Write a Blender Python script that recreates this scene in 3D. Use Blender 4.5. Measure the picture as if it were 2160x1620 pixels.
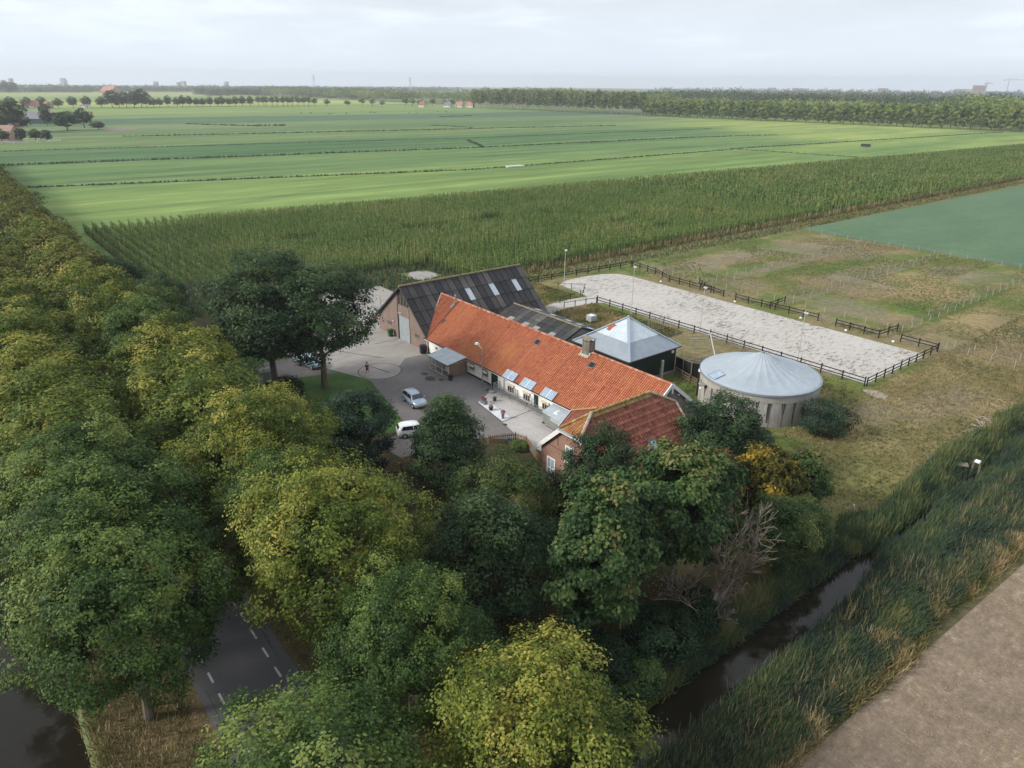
import bpy, bmesh, math, random
import numpy as np
from mathutils import Vector, Matrix
for o in list(bpy.data.objects): bpy.data.objects.remove(o)
SC = bpy.context.scene; COL = SC.collection; PI = math.pi
random.seed(7); RNG = np.random.default_rng(11)
# world frame: X runs along the long barn (towards the near ditch), Y from the road towards the paddocks, metres

# ---------------------------------------------------------------- camera
CAM_POS = Vector((80.30, -49.36, 35.0))
U = Vector((0.62536, -0.78033)); V = Vector((0.78033, 0.62536))
def to_farm(v): return Vector((v[0]*U[0]+v[1]*U[1], v[0]*V[0]+v[1]*V[1], v[2]))
_p = math.radians(22.9); _r = math.radians(0.53)
_f = Vector((0, math.cos(_p), -math.sin(_p))); _x = Vector((1, 0, 0)); _u = _x.cross(_f)
_x2 = _x*math.cos(_r)+_u*math.sin(_r); _u2 = _u*math.cos(_r)-_x*math.sin(_r)
fx, fu, ff = to_farm(_x2), to_farm(_u2), to_farm(_f)
cd = bpy.data.cameras.new('camera'); cam = bpy.data.objects.new('camera', cd); COL.objects.link(cam)
cam.matrix_world = Matrix(((fx.x, fu.x, -ff.x, CAM_POS.x), (fx.y, fu.y, -ff.y, CAM_POS.y), (fx.z, fu.z, -ff.z, CAM_POS.z), (0, 0, 0, 1)))
cd.sensor_width = 36; cd.lens = 1498/2160*36; cd.clip_start = 0.5; cd.clip_end = 30000
SC.camera = cam
# ---------------------------------------------------------------- light
SUN_EL, SUN_AZ_OLD = 32, 258          # azimuth clockwise from the camera's forward direction
a = math.radians(SUN_AZ_OLD)
sd = to_farm(Vector((math.sin(a)*math.cos(math.radians(SUN_EL)), math.cos(a)*math.cos(math.radians(SUN_EL)), math.sin(math.radians(SUN_EL)))))
w = bpy.data.worlds.new("World"); SC.world = w; w.use_nodes = True
N = w.node_tree.nodes; K = w.node_tree.links
bg = N['Background']; sky = N.new('ShaderNodeTexSky'); sky.sky_type = 'NISHITA'; sky.sun_disc = False
sky.sun_elevation = math.radians(SUN_EL); sky.sun_rotation = math.atan2(sd.x, sd.y); sky.dust_density = 2.0; sky.air_density = 1.2
tc = N.new('ShaderNodeTexCoord')
sep = N.new('ShaderNodeSeparateXYZ'); K.new(tc.outputs['Generated'], sep.inputs[0])
zz = N.new('ShaderNodeMath'); zz.operation = 'MAXIMUM'; zz.inputs[1].default_value = 0.0; K.new(sep.outputs['Z'], zz.inputs[0])
za = N.new('ShaderNodeMath'); za.operation = 'ADD'; za.inputs[1].default_value = 0.11; K.new(zz.outputs[0], za.inputs[0])
dx = N.new('ShaderNodeMath'); dx.operation = 'DIVIDE'; K.new(sep.outputs['X'], dx.inputs[0]); K.new(za.outputs[0], dx.inputs[1])
dy = N.new('ShaderNodeMath'); dy.operation = 'DIVIDE'; K.new(sep.outputs['Y'], dy.inputs[0]); K.new(za.outputs[0], dy.inputs[1])
cmb = N.new('ShaderNodeCombineXYZ'); K.new(dx.outputs[0], cmb.inputs[0]); K.new(dy.outputs[0], cmb.inputs[1])
def wnoise(scale, detail, rough, ofs):
    mp = N.new('ShaderNodeMapping'); mp.inputs['Location'].default_value = (ofs, ofs*.7, 0); K.new(cmb.outputs[0], mp.inputs[0])
    n = N.new('ShaderNodeTexNoise'); n.inputs['Scale'].default_value = scale; n.inputs['Detail'].default_value = detail; n.inputs['Roughness'].default_value = rough
    n.inputs['Distortion'].default_value = .25
    K.new(mp.outputs[0], n.inputs['Vector']); return n
n1 = wnoise(0.42, 6, .52, 3.1); n2 = wnoise(1.3, 5, .55, 8.7)
ad = N.new('ShaderNodeMath'); ad.operation = 'MULTIPLY_ADD'; ad.inputs[1].default_value = .35; K.new(n2.outputs[0], ad.inputs[0]); K.new(n1.outputs[0], ad.inputs[2])
rp = N.new('ShaderNodeValToRGB'); K.new(ad.outputs[0], rp.inputs[0])
CLOUD = [(0.0, (4.1, 4.8, 5.9)), (0.48, (4.6, 5.15, 6.0)), (0.56, (5.6, 5.85, 6.2)), (0.66, (4.4, 4.6, 4.95)), (1.0, (3.2, 3.35, 3.7))]
rp.color_ramp.elements[0].position = CLOUD[0][0]; rp.color_ramp.elements[0].color = (*[c/10 for c in CLOUD[0][1]], 1)
rp.color_ramp.elements[1].position = CLOUD[-1][0]; rp.color_ramp.elements[1].color = (*[c/10 for c in CLOUD[-1][1]], 1)
for p, c in CLOUD[1:-1]:
    e = rp.color_ramp.elements.new(p); e.color = (*[x/10 for x in c], 1)
# near the horizon the cloud detail thins into the pale hazy air
hz = N.new('ShaderNodeMapRange'); hz.inputs['From Min'].default_value = 0.0; hz.inputs['From Max'].default_value = 0.13; K.new(zz.outputs[0], hz.inputs[0])
mh = N.new('ShaderNodeMix'); mh.data_type = 'RGBA'; mh.inputs[6].default_value = (.50, .58, .68, 1); K.new(hz.outputs[0], mh.inputs[0]); K.new(rp.outputs[0], mh.inputs[7])
sc = N.new('ShaderNodeVectorMath'); sc.operation = 'SCALE'; sc.inputs['Scale'].default_value = 10.0; K.new(mh.outputs[2], sc.inputs[0])
mx = N.new('ShaderNodeMix'); mx.data_type = 'RGBA'; mx.inputs[0].default_value = 0.90
K.new(sky.outputs[0], mx.inputs[6]); K.new(sc.outputs[0], mx.inputs[7]); K.new(mx.outputs[2], bg.inputs[0])
bg.inputs[1].default_value = 0.10
sl = bpy.data.lights.new('sun', 'SUN'); sl.energy = 2.1; sl.angle = math.radians(11); sl.color = (1, .95, .86)
so = bpy.data.objects.new('sun', sl); COL.objects.link(so); so.rotation_euler = sd.to_track_quat('Z', 'Y').to_euler()
SC.view_settings.view_transform = 'Standard'; SC.view_settings.look = 'None'; SC.view_settings.gamma = 1; SC.view_settings.exposure = 0.88
SC.render.engine = 'CYCLES'
try:
    SC.cycles.max_bounces = 5; SC.cycles.diffuse_bounces = 3; SC.cycles.volume_bounces = 0; SC.cycles.transparent_max_bounces = 6
except Exception: pass

# ---------------------------------------------------------------- materials
_M = {}
def ramp(n, stops):
    r = n.new('ShaderNodeValToRGB'); el = r.color_ramp.elements
    el[0].position = stops[0][0]; el[0].color = (*stops[0][1], 1); el[1].position = stops[-1][0]; el[1].color = (*stops[-1][1], 1)
    for p, c in stops[1:-1]:
        e = el.new(p); e.color = (*c, 1)
    return r
def noise_node(nt, scale, detail=4, rough=.55, stretch=(1, 1, 1), rot=0, coord=None):
    n, l = nt.nodes, nt.links
    mp = n.new('ShaderNodeMapping'); mp.inputs['Scale'].default_value = stretch; mp.inputs['Rotation'].default_value = (0, 0, rot)
    l.new(coord, mp.inputs[0])
    t = n.new('ShaderNodeTexNoise'); t.inputs['Scale'].default_value = scale; t.inputs['Detail'].default_value = detail; t.inputs['Roughness'].default_value = rough
    l.new(mp.outputs[0], t.inputs['Vector']); return t.outputs[0]
def mat(name, stops, layers=(), rough=.8, metal=0.0, bump=None, spec=.3, coat=0):
    """stops: colour or [(pos,col)] over the mean of noise layers (scale,detail,weight,stretch,rot)"""
    if name in _M: return _M[name]
    m = bpy.data.materials.new(name); m.use_nodes = True; nt = m.node_tree; n, l = nt.nodes, nt.links
    b = n['Principled BSDF']; b.inputs['Roughness'].default_value = rough; b.inputs['Metallic'].default_value = metal
    b.inputs['Specular IOR Level'].default_value = spec; b.inputs['Coat Weight'].default_value = coat
    tcn = n.new('ShaderNodeTexCoord'); co = tcn.outputs['Object']
    if not isinstance(stops, list): stops = [(0.3, tuple(c*.88 for c in stops)), (0.7, tuple(min(1, c*1.12) for c in stops))]
    if not layers: layers = [(1.3, 5, 1, (1, 1, 1), 0)]
    tot = None; ws = sum(x[2] for x in layers)
    for (s, d, wt, st, ro) in layers:
        o = noise_node(nt, s, d, .6, st, ro, co)
        mm = n.new('ShaderNodeMath'); mm.operation = 'MULTIPLY_ADD'; l.new(o, mm.inputs[0]); mm.inputs[1].default_value = wt/ws
        if tot is None: mm.inputs[2].default_value = 0
        else: l.new(tot, mm.inputs[2])
        tot = mm.outputs[0]
    r = ramp(n, stops); l.new(tot, r.inputs[0]); l.new(r.outputs[0], b.inputs['Base Color'])
    if bump:
        bn = n.new('ShaderNodeBump'); bn.inputs['Strength'].default_value = bump[1]; bn.inputs['Distance'].default_value = bump[2] if len(bump) > 2 else .05
        l.new(noise_node(nt, bump[0], 4, .6, (1, 1, 1), 0, co), bn.inputs['Height']); l.new(bn.outputs[0], b.inputs['Normal'])
    m['bsdf'] = 1; _M[name] = m; return m
def tint_mat(name, stops, noise=None, rough=.75, transl=0.0, objrand=0.0, patch=None, spec=.25):
    """colour from the per-face 'tint' attribute (own variation of leaves / tiles / sheets) plus soft noise patches"""
    if name in _M: return _M[name]
    m = bpy.data.materials.new(name); m.use_nodes = True; nt = m.node_tree; n, l = nt.nodes, nt.links
    b = n['Principled BSDF']; b.inputs['Roughness'].default_value = rough; b.inputs['Specular IOR Level'].default_value = spec
    at = n.new('ShaderNodeAttribute'); at.attribute_name = 'tint'; val = at.outputs['Fac']
    tcn = n.new('ShaderNodeTexCoord')
    if noise:
        o = noise_node(nt, noise[0], 3, .5, noise[2] if len(noise) > 2 else (1, 1, 1), 0, tcn.outputs['Object'])
        s = n.new('ShaderNodeMath'); s.operation = 'SUBTRACT'; l.new(o, s.inputs[0]); s.inputs[1].default_value = .5
        a2 = n.new('ShaderNodeMath'); a2.operation = 'MULTIPLY_ADD'; l.new(s.outputs[0], a2.inputs[0]); a2.inputs[1].default_value = noise[1]; l.new(val, a2.inputs[2]); val = a2.outputs[0]
    if objrand:
        oi = n.new('ShaderNodeObjectInfo'); s = n.new('ShaderNodeMath'); s.operation = 'SUBTRACT'; l.new(oi.outputs['Random'], s.inputs[0]); s.inputs[1].default_value = .5
        a3 = n.new('ShaderNodeMath'); a3.operation = 'MULTIPLY_ADD'; l.new(s.outputs[0], a3.inputs[0]); a3.inputs[1].default_value = objrand; l.new(val, a3.inputs[2]); val = a3.outputs[0]
    r = ramp(n, stops); l.new(val, r.inputs[0]); colr = r.outputs[0]
    if patch:
        for (psc, pcol, lo, hi, pst) in patch:
            o = noise_node(nt, psc, 4, .65, pst, 0, tcn.outputs['Object'])
            mr = n.new('ShaderNodeMapRange'); mr.inputs['From Min'].default_value = lo; mr.inputs['From Max'].default_value = hi; l.new(o, mr.inputs[0])
            mm = n.new('ShaderNodeMix'); mm.data_type = 'RGBA'; l.new(mr.outputs[0], mm.inputs[0]); l.new(colr, mm.inputs[6]); mm.inputs[7].default_value = (*pcol, 1); colr = mm.outputs[2]
    l.new(colr, b.inputs['Base Color'])
    if transl:
        tr = n.new('ShaderNodeBsdfTranslucent'); l.new(colr, tr.inputs[0]); ms = n.new('ShaderNodeMixShader'); ms.inputs[0].default_value = transl
        l.new(b.outputs[0], ms.inputs[1]); l.new(tr.outputs[0], ms.inputs[2]); l.new(ms.outputs[0], n['Material Output'].inputs[0])
    _M[name] = m; return m

# ---------------------------------------------------------------- helpers
def tag(o, label=None, cat=None, group=None, kind=None):
    if label: o['label'] = label
    if cat: o['category'] = cat
    if group: o['group'] = group
    if kind: o['kind'] = kind
    return o
def link(o, parent=None, world=True):
    COL.objects.link(o)
    if parent is not None:
        o.parent = parent
        if world:
            top = parent; mw = Matrix.LocRotScale(parent.location, parent.rotation_euler, parent.scale)
            if parent.parent is not None: mw = Matrix.Identity(4) if not parent.get('_e') else mw
            o.matrix_parent_inverse = mw.inverted() if parent.get('_e') else Matrix.Identity(4)
    return o
def empty(name, loc, rz=0, label=None, cat=None, group=None):
    o = bpy.data.objects.new(name, None); o.location = loc; o.rotation_euler = (0, 0, rz); o.empty_display_size = .3; COL.objects.link(o)
    o['_e'] = 1; return tag(o, label, cat, group)
class MB:
    def __init__(s): s.v = []; s.f = []; s.t = []
    def add(s, vs, fs, tint=0.5):
        b = len(s.v); s.v += [tuple(x) for x in vs]
        for f in fs: s.f.append([b+i for i in f]); s.t.append(tint)
        return s
    def box(s, x0, y0, z0, x1, y1, z1, tint=.5):
        if x0 > x1: x0, x1 = x1, x0
        if y0 > y1: y0, y1 = y1, y0
        if z0 > z1: z0, z1 = z1, z0
        return s.add([(x0,y0,z0),(x1,y0,z0),(x1,y1,z0),(x0,y1,z0),(x0,y0,z1),(x1,y0,z1),(x1,y1,z1),(x0,y1,z1)],
              [(0,3,2,1),(4,5,6,7),(0,1,5,4),(1,2,6,5),(2,3,7,6),(3,0,4,7)], tint)
    def poly(s, pts, tint=.5): return s.add(pts, [list(range(len(pts)))], tint)
    def slab(s, pts, d, tint=.5):
        """polygon pts extruded by vector d"""
        n = len(pts); q = [tuple(Vector(p)+Vector(d)) for p in pts]
        fs = [list(range(n)), [2*n-1-i for i in range(n)]]
        fs += [(i, i+n, (i+1) % n+n, (i+1) % n) for i in range(n)]
        return s.add(list(pts)+q, fs, tint)
    def bar(s, p, q, w, h=None, tint=.5):
        p, q = Vector(p), Vector(q); h = h or w; d = (q-p).normalized()
        up = Vector((0, 0, 1)) if abs(d.z) < .95 else Vector((1, 0, 0))
        a = d.cross(up).normalized()*w/2; b = a.cross(d).normalized()*h/2
        return s.add([p-a-b, p+a-b, p+a+b, p-a+b, q-a-b, q+a-b, q+a+b, q-a+b], [(0,1,2,3),(7,6,5,4),(0,4,5,1),(1,5,6,2),(2,6,7,3),(3,7,4,0)], tint)
    def tube(s, p, q, r, r2=None, n=8, tint=.5, cap=True):
        p, q = Vector(p), Vector(q); r2 = r if r2 is None else r2; d = (q-p).normalized()
        up = Vector((0, 0, 1)) if abs(d.z) < .95 else Vector((1, 0, 0)); a = d.cross(up).normalized(); b = a.cross(d).normalized()
        vs = [p+(a*math.cos(t)+b*math.sin(t))*r for t in [2*PI*i/n for i in range(n)]]+[q+(a*math.cos(t)+b*math.sin(t))*r2 for t in [2*PI*i/n for i in range(n)]]
        fs = [(i, (i+1) % n, (i+1) % n+n, i+n) for i in range(n)]
        if cap: fs += [list(range(n))[::-1], [n+i for i in range(n)]]
        return s.add(vs, fs, tint)
    def path(s, pts, r, n=6):
        for a, b in zip(pts, pts[1:]): s.tube(a, b, r, n=n)
        return s
    def lathe(s, prof, n=16, c=(0, 0, 0), tint=.5):
        vs = []; fs = []
        for (r, z) in prof:
            for i in range(n): vs.append((c[0]+r*math.cos(2*PI*i/n), c[1]+r*math.sin(2*PI*i/n), c[2]+z))
        for k in range(len(prof)-1):
            for i in range(n): fs.append((k*n+i, k*n+(i+1) % n, (k+1)*n+(i+1) % n, (k+1)*n+i))
        fs.append([(len(prof)-1)*n+i for i in range(n)]); fs.append(list(range(n))[::-1])
        return s.add(vs, fs, tint)
    def mesh(s, name, m):
        me = bpy.data.meshes.new(name); me.from_pydata(s.v, [], s.f); me.materials.append(m)
        at = me.attributes.new('tint', 'FLOAT', 'FACE'); at.data.foreach_set('value', s.t); return me
    def build(s, name, m, parent=None, label=None, cat=None, group=None, kind=None, smooth=False, bevel=0, world=True):
        me = s.mesh(name, m)
        if smooth: me.polygons.foreach_set('use_smooth', [True]*len(me.polygons))
        o = bpy.data.objects.new(name, me); link(o, parent, world)
        if bevel:
            b = o.modifiers.new('b', 'BEVEL'); b.width = bevel; b.segments = 2; b.limit_method = 'ANGLE'
        return tag(o, label, cat, group, kind)
def quads_mesh(name, P, tint, m):
    """P (n,4,3) quads"""
    n = len(P); me = bpy.data.meshes.new(name)
    me.vertices.add(n*4); me.vertices.foreach_set('co', P.astype(np.float32).ravel())
    me.loops.add(n*4); me.loops.foreach_set('vertex_index', np.arange(n*4, dtype=np.int32))
    me.polygons.add(n); me.polygons.foreach_set('loop_start', np.arange(0, n*4, 4, dtype=np.int32)); me.polygons.foreach_set('loop_total', np.full(n, 4, dtype=np.int32))
    at = me.attributes.new('tint', 'FLOAT', 'FACE'); at.data.foreach_set('value', np.clip(tint, 0, 1).astype(np.float32))
    me.materials.append(m); me.update(calc_edges=True); return me
def copy_tree(o, parent=None):
    c = o.copy(); COL.objects.link(c); c.parent = parent
    if parent is not None: c.matrix_parent_inverse = o.matrix_parent_inverse.copy()
    for ch in list(o.children): copy_tree(ch, c)
    return c
def vnoise2(x, y, seed=0):
    """cheap smooth value noise for numpy arrays"""
    xi = np.floor(x).astype(int); yi = np.floor(y).astype(int); xf = x-xi; yf = y-yi; xf = xf*xf*(3-2*xf); yf = yf*yf*(3-2*yf)
    def h(a, b):
        v = np.sin(a*127.1+b*311.7+seed*74.7)*43758.5453; return v-np.floor(v)
    return (h(xi, yi)*(1-xf)+h(xi+1, yi)*xf)*(1-yf)+(h(xi, yi+1)*(1-xf)+h(xi+1, yi+1)*xf)*yf
# ================================================================ setting: ground, fields, water, road
GRASS = mat('meadow_far', [(.3, (.070, .095, .035)), (.5, (.105, .135, .05)), (.72, (.165, .175, .075))], [(.02, 3, 1, (.5, .12, 1), .06), (.15, 4, .5, (1, .08, 1), .06)], rough=.9)
xs = [-6400, -4500, -2500, -1200, -600, -300, -140, -80, -40, 0, 30, 58.4, 59.9, 62.7, 63.9, 80, 160, 400, 1200, 3000, 6400]
ys = [-6400, -3000, -900, -200, -73, -71.5, -50.6, -49.2, -30, 0, 40, 80, 131, 133, 300, 700, 1500, 3000, 5000, 6400]
def gz(x, y):
    if -71.6 <= y <= -50.5: return -1.4
    if 59.8 <= x <= 62.8 and -51 < y <= 131.5: return -1.4
    return 0.0
g = MB(); nx = len(xs)
vs = [(x, y, gz(x, y)) for y in ys for x in xs]
g.add(vs, [(j*nx+i, j*nx+i+1, (j+1)*nx+i+1, (j+1)*nx+i) for j in range(len(ys)-1) for i in range(nx-1)])
g.build('ground', GRASS, kind='structure')
def sheet(name, pts, z, m, sub=0):
    if name == 'meadow': sheet.n = getattr(sheet, 'n', 0)
    b = MB(); b.poly([(x, y, z) for x, y in pts]); return b.build(name, m, kind='structure')
# water
def water_mat():
    m = bpy.data.materials.new('water'); m.use_nodes = True; nt = m.node_tree; n, l = nt.nodes, nt.links; b = n['Principled BSDF']
    b.inputs['Base Color'].default_value = (.016, .014, .009, 1); b.inputs['Roughness'].default_value = .03; b.inputs['IOR'].default_value = 1.33; b.inputs['Specular IOR Level'].default_value = .5
    tcn = n.new('ShaderNodeTexCoord'); bn = n.new('ShaderNodeBump'); bn.inputs['Strength'].default_value = .12; bn.inputs['Distance'].default_value = .05
    l.new(noise_node(nt, 2.2, 3, .5, (1, 1, 1), 0, tcn.outputs['Object']), bn.inputs['Height']); l.new(bn.outputs[0], b.inputs['Normal']); return m
WATER = water_mat()
b = MB(); b.poly([(-1500, -72.2, -.75), (200, -72.2, -.75), (200, -49.9, -.75), (-1500, -49.9, -.75)]); b.build('canal_water', WATER, kind='structure')
b = MB(); b.poly([(59.1, -49.9, -.749), (63.4, -49.9, -.749), (63.4, 131.6, -.749), (59.1, 131.6, -.749)]); b.build('ditch_water', WATER, kind='structure')

def vcol_mat(name, sc=(1.1, 5.0), amp=.9, bump=.10, st=(1, 1, 1)):
    m = bpy.data.materials.new(name); m.use_nodes = True; nt = m.node_tree; n, l = nt.nodes, nt.links; b = n['Principled BSDF']; b.inputs['Roughness'].default_value = .97; b.inputs['Specular IOR Level'].default_value = .1
    at = n.new('ShaderNodeAttribute'); at.attribute_name = 'col'; tcn = n.new('ShaderNodeTexCoord')
    o1 = noise_node(nt, sc[0], 5, .65, st, 0, tcn.outputs['Object']); o2 = noise_node(nt, sc[1], 4, .7, st, 0, tcn.outputs['Object'])
    ad = n.new('ShaderNodeMath'); ad.operation = 'ADD'; l.new(o1, ad.inputs[0]); l.new(o2, ad.inputs[1])
    mr = n.new('ShaderNodeMapRange'); mr.inputs['From Min'].default_value = .7; mr.inputs['From Max'].default_value = 1.3; mr.inputs['To Min'].default_value = 1-amp*.6; mr.inputs['To Max'].default_value = 1+amp*.6; l.new(ad.outputs[0], mr.inputs[0])
    vm = n.new('ShaderNodeVectorMath'); vm.operation = 'SCALE'; l.new(at.outputs['Color'], vm.inputs[0]); l.new(mr.outputs[0], vm.inputs['Scale']); l.new(vm.outputs[0], b.inputs['Base Color'])
    bn = n.new('ShaderNodeBump'); bn.inputs['Strength'].default_value = .8; bn.inputs['Distance'].default_value = bump; l.new(o2, bn.inputs['Height']); l.new(bn.outputs[0], b.inputs['Normal']); return m
def fbm(x, y, sc, seed, oct=4):
    v = 0; a = .5; 
    for k in range(oct): v = v+a*vnoise2(x*sc*2**k+k*13.7, y*sc*2**k-k*7.1, seed+k); a *= .5
    return v/(1-.5**oct)
def grid(name, x0, x1, y0, y1, st, fn, z, m, kind='structure'):
    gx = np.arange(x0, x1+st*.5, st); gy = np.arange(y0, y1+st*.5, st); gx[-1] = x1; gy[-1] = y1; X, Y = np.meshgrid(gx, gy); nx_, ny_ = len(gx), len(gy); X = X.ravel(); Y = Y.ravel()
    zz_ = np.broadcast_to(z, X.shape); co = np.stack([X, Y, zz_], 1); i = (np.arange(ny_-1)[:, None]*nx_+np.arange(nx_-1)[None]).ravel(); F_ = np.stack([i, i+1, i+1+nx_, i+nx_], 1).astype(np.int32); n = len(F_)
    me = bpy.data.meshes.new(name); me.vertices.add(len(co)); me.vertices.foreach_set('co', co.astype(np.float32).ravel()); me.loops.add(n*4); me.loops.foreach_set('vertex_index', F_.ravel()); me.polygons.add(n)
    me.polygons.foreach_set('loop_start', np.arange(0, n*4, 4, dtype=np.int32)); me.polygons.foreach_set('loop_total', np.full(n, 4, dtype=np.int32))
    C = fn(X, Y); at = me.attributes.new('col', 'FLOAT_COLOR', 'POINT'); at.data.foreach_set('color', np.concatenate([C, np.ones((len(C), 1))], 1).astype(np.float32).ravel()); me.materials.append(m); me.update(calc_edges=True)
    o = bpy.data.objects.new(name, me); COL.objects.link(o); return tag(o, kind=kind)
def sst(e0, e1, v): t = np.clip((v-e0)/(e1-e0), 0, 1); return t*t*(3-2*t)
def blob(name, cx, cy, rx, ry, z, m, seed, rot=0, n=46, jag=.22):
    r = random.Random(seed); ph = [r.uniform(0, 6.28) for _ in range(5)]; pts = []
    for i in range(n):
        a = 2*PI*i/n; k = 1+jag*(math.sin(2*a+ph[0])*.45+math.sin(3*a+ph[1])*.35+math.sin(5*a+ph[2])*.25+math.sin(9*a+ph[3])*.2)+r.uniform(-.04, .04)
        x, y = rx*k*math.cos(a), ry*k*math.sin(a); pts.append((cx+x*math.cos(rot)-y*math.sin(rot), cy+x*math.sin(rot)+y*math.cos(rot)))
    return sheet(name, pts, z, m)
def meadow(c, name):
    return mat(name, [(.30, (c[0]*.70, c[1]*.74, c[2]*.85)), (.47, c), (.62, (c[0]*1.40, c[1]*1.17, c[2]*1.15)), (.75, (c[0]*1.9, c[1]*1.3, c[2]*1.4))],
               [(.16, 4, 1, (1, .07, 1), .06), (.55, 4, .6, (1, .10, 1), .06), (.012, 3, .9, (1, .4, 1), .06)], rough=.95, spec=.1)
L_ = .062   # the parcels run very slightly skewed to the farm
def ln(s0, t): return s0+L_*(t+20)
rows = [(-124, -214, (.150, .265, .075)), (-214, -309, (.120, .225, .075)), (-309, -392, (.078, .165, .062)), (-392, -500, (.140, .225, .085)), (-500, -625, (.105, .185, .078)), (-625, -760, (.080, .165, .085)), (-760, -1075, (.17, .29, .09))]
PARC = [(-90, (.155, .232, .072)), (-214, (.118, .192, .070)), (-309, (.080, .148, .060)), (-392, (.138, .198, .078)), (-500, (.105, .168, .074)), (-560, (.135, .190, .085)), (-640, (.084, .148, .080)), (-760, (.150, .220, .086)), (-860, (.185, .255, .086))]
def meadow_col(x, y):
    d = x-L_*(y+20); col = np.zeros((len(x), 3))
    wob = (fbm(x, y, .03, 31)-.5)*5
    for (d0, c) in PARC: col[d+wob*(d0 < -520) < d0+.0] = c
    col[d >= -90] = PARC[0][1]
    f = (.65*fbm(x*.9, y*.07, .12, 3)+.35*fbm(x*3, y*.10, .12, 8))[:, None]; col *= 1+(f-.5)*.95*np.array([[1.5, 1, .9]])
    # sunlit patches nearer the wood, painted into the grass as a paler colour
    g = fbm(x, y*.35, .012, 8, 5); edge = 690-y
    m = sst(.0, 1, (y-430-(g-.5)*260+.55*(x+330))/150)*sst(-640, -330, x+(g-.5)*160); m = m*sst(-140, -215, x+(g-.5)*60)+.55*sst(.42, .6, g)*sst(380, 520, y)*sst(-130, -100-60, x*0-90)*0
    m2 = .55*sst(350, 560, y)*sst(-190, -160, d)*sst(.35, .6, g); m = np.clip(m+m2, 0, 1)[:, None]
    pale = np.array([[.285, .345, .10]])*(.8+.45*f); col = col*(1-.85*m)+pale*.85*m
    # flattened swath and darker wet hollows
    w2 = sst(.60, .72, fbm(x, y*.25, .02, 14, 5))[:, None]*.35; col = col*(1-w2)+np.array([[.075, .16, .06]])*w2
    return col
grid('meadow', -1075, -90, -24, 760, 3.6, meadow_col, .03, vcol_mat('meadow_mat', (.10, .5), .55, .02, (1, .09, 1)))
sheet('meadow_edge', [(-90, -24), (-130, -24), (-130, -20), (-90, -20)], .02, GRASS)
for i, (a0, a1, c) in enumerate([(-1110, -1250, (.22, .32, .08)), (-1250, -1380, (.34, .33, .14)), (-1380, -1600, (.20, .30, .09)), (-1600, -1900, (.16, .25, .09)), (-1900, -2600, (.26, .31, .13))]):  # sunlight on the far fields is put into the brighter strip colours
    sheet('meadow', [(a0, -900), (a1, -900), (a1, 720), (a0, 720)][::-1], .08, meadow(c, 'strip_%d' % i))
TRK = mat('wheel_track', (.085, .125, .050), rough=.97)
def track(pts, gap, w, m, z, name='wheel_tracks'):
    b = MB()
    for sg in (-1, 1):
        P = [Vector(p) for p in pts]
        for p, q in zip(P, P[1:]):
            d = (q-p).normalized(); nn = Vector((-d.y, d.x)); a, c = p+nn*sg*gap/2, q+nn*sg*gap/2; b.poly([(*(a-nn*w/2), z), (*(c-nn*w/2), z), (*(c+nn*w/2), z), (*(a+nn*w/2), z)])
    b.build(name, m, kind='structure')
track([(-140, 6), (-165, 60), (-172, 180), (-160, 420)], 1.9, .35, TRK, .055); track([(-232, -10), (-240, 120), (-222, 330)], 1.9, .4, TRK, .055)
# drainage ditches between the parcels
DITCH = mat('ditch_mud', (.022, .030, .014), rough=.6)
def ditch(p, q, w):
    b = MB(); n = 40; pts = []; r = random.Random(int(abs(p[0]*7)+abs(q[1])))
    L = []; R = []
    d = Vector((q[0]-p[0], q[1]-p[1])); nn = Vector((-d.y, d.x)).normalized()
    for i in range(n+1):
        c = Vector(p)+d*i/n; j = r.uniform(-.3, .3)*w; ww = w*r.uniform(.35, .62); a = c+nn*(ww+j); e = c-nn*(ww-j); L.append((a.x, a.y, .09)); R.append((e.x, e.y, .09))
    for i in range(n): b.poly([R[i], R[i+1], L[i+1], L[i]])
    b.build('ditch', DITCH, kind='structure')
DT = [((-226, -24), (-185, 140), 1.9), ((-185, 140), (-186, 331), 1.7), ((-190, 335), (-112, 348), 1.3), ((-189, 336), (-165, 690), 1.8),
      ((-314, -24), (-279, 208), 2.6), ((-279, 208), (-268, 397), 2.2), ((-268, 397), (-250, 480), 2), ((-330, 240), (-279, 215), 2.2),
      ((-480, 60), (-468, 130), 2.6), ((-468, 130), (-411, 466), 2.4), ((-450, 330), (-500, 318), 2.2), ((-620, 140), (-560, 180), 3.2), ((-560, 180), (-555, 205), 5),
      ((-395, -24), (-347, 257), 1.2), ((-347, 257), (-330, 502), 1.4), ((-640, 420), (-648, 470), 3)]
for a0 in DT: ditch(*a0)

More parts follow.
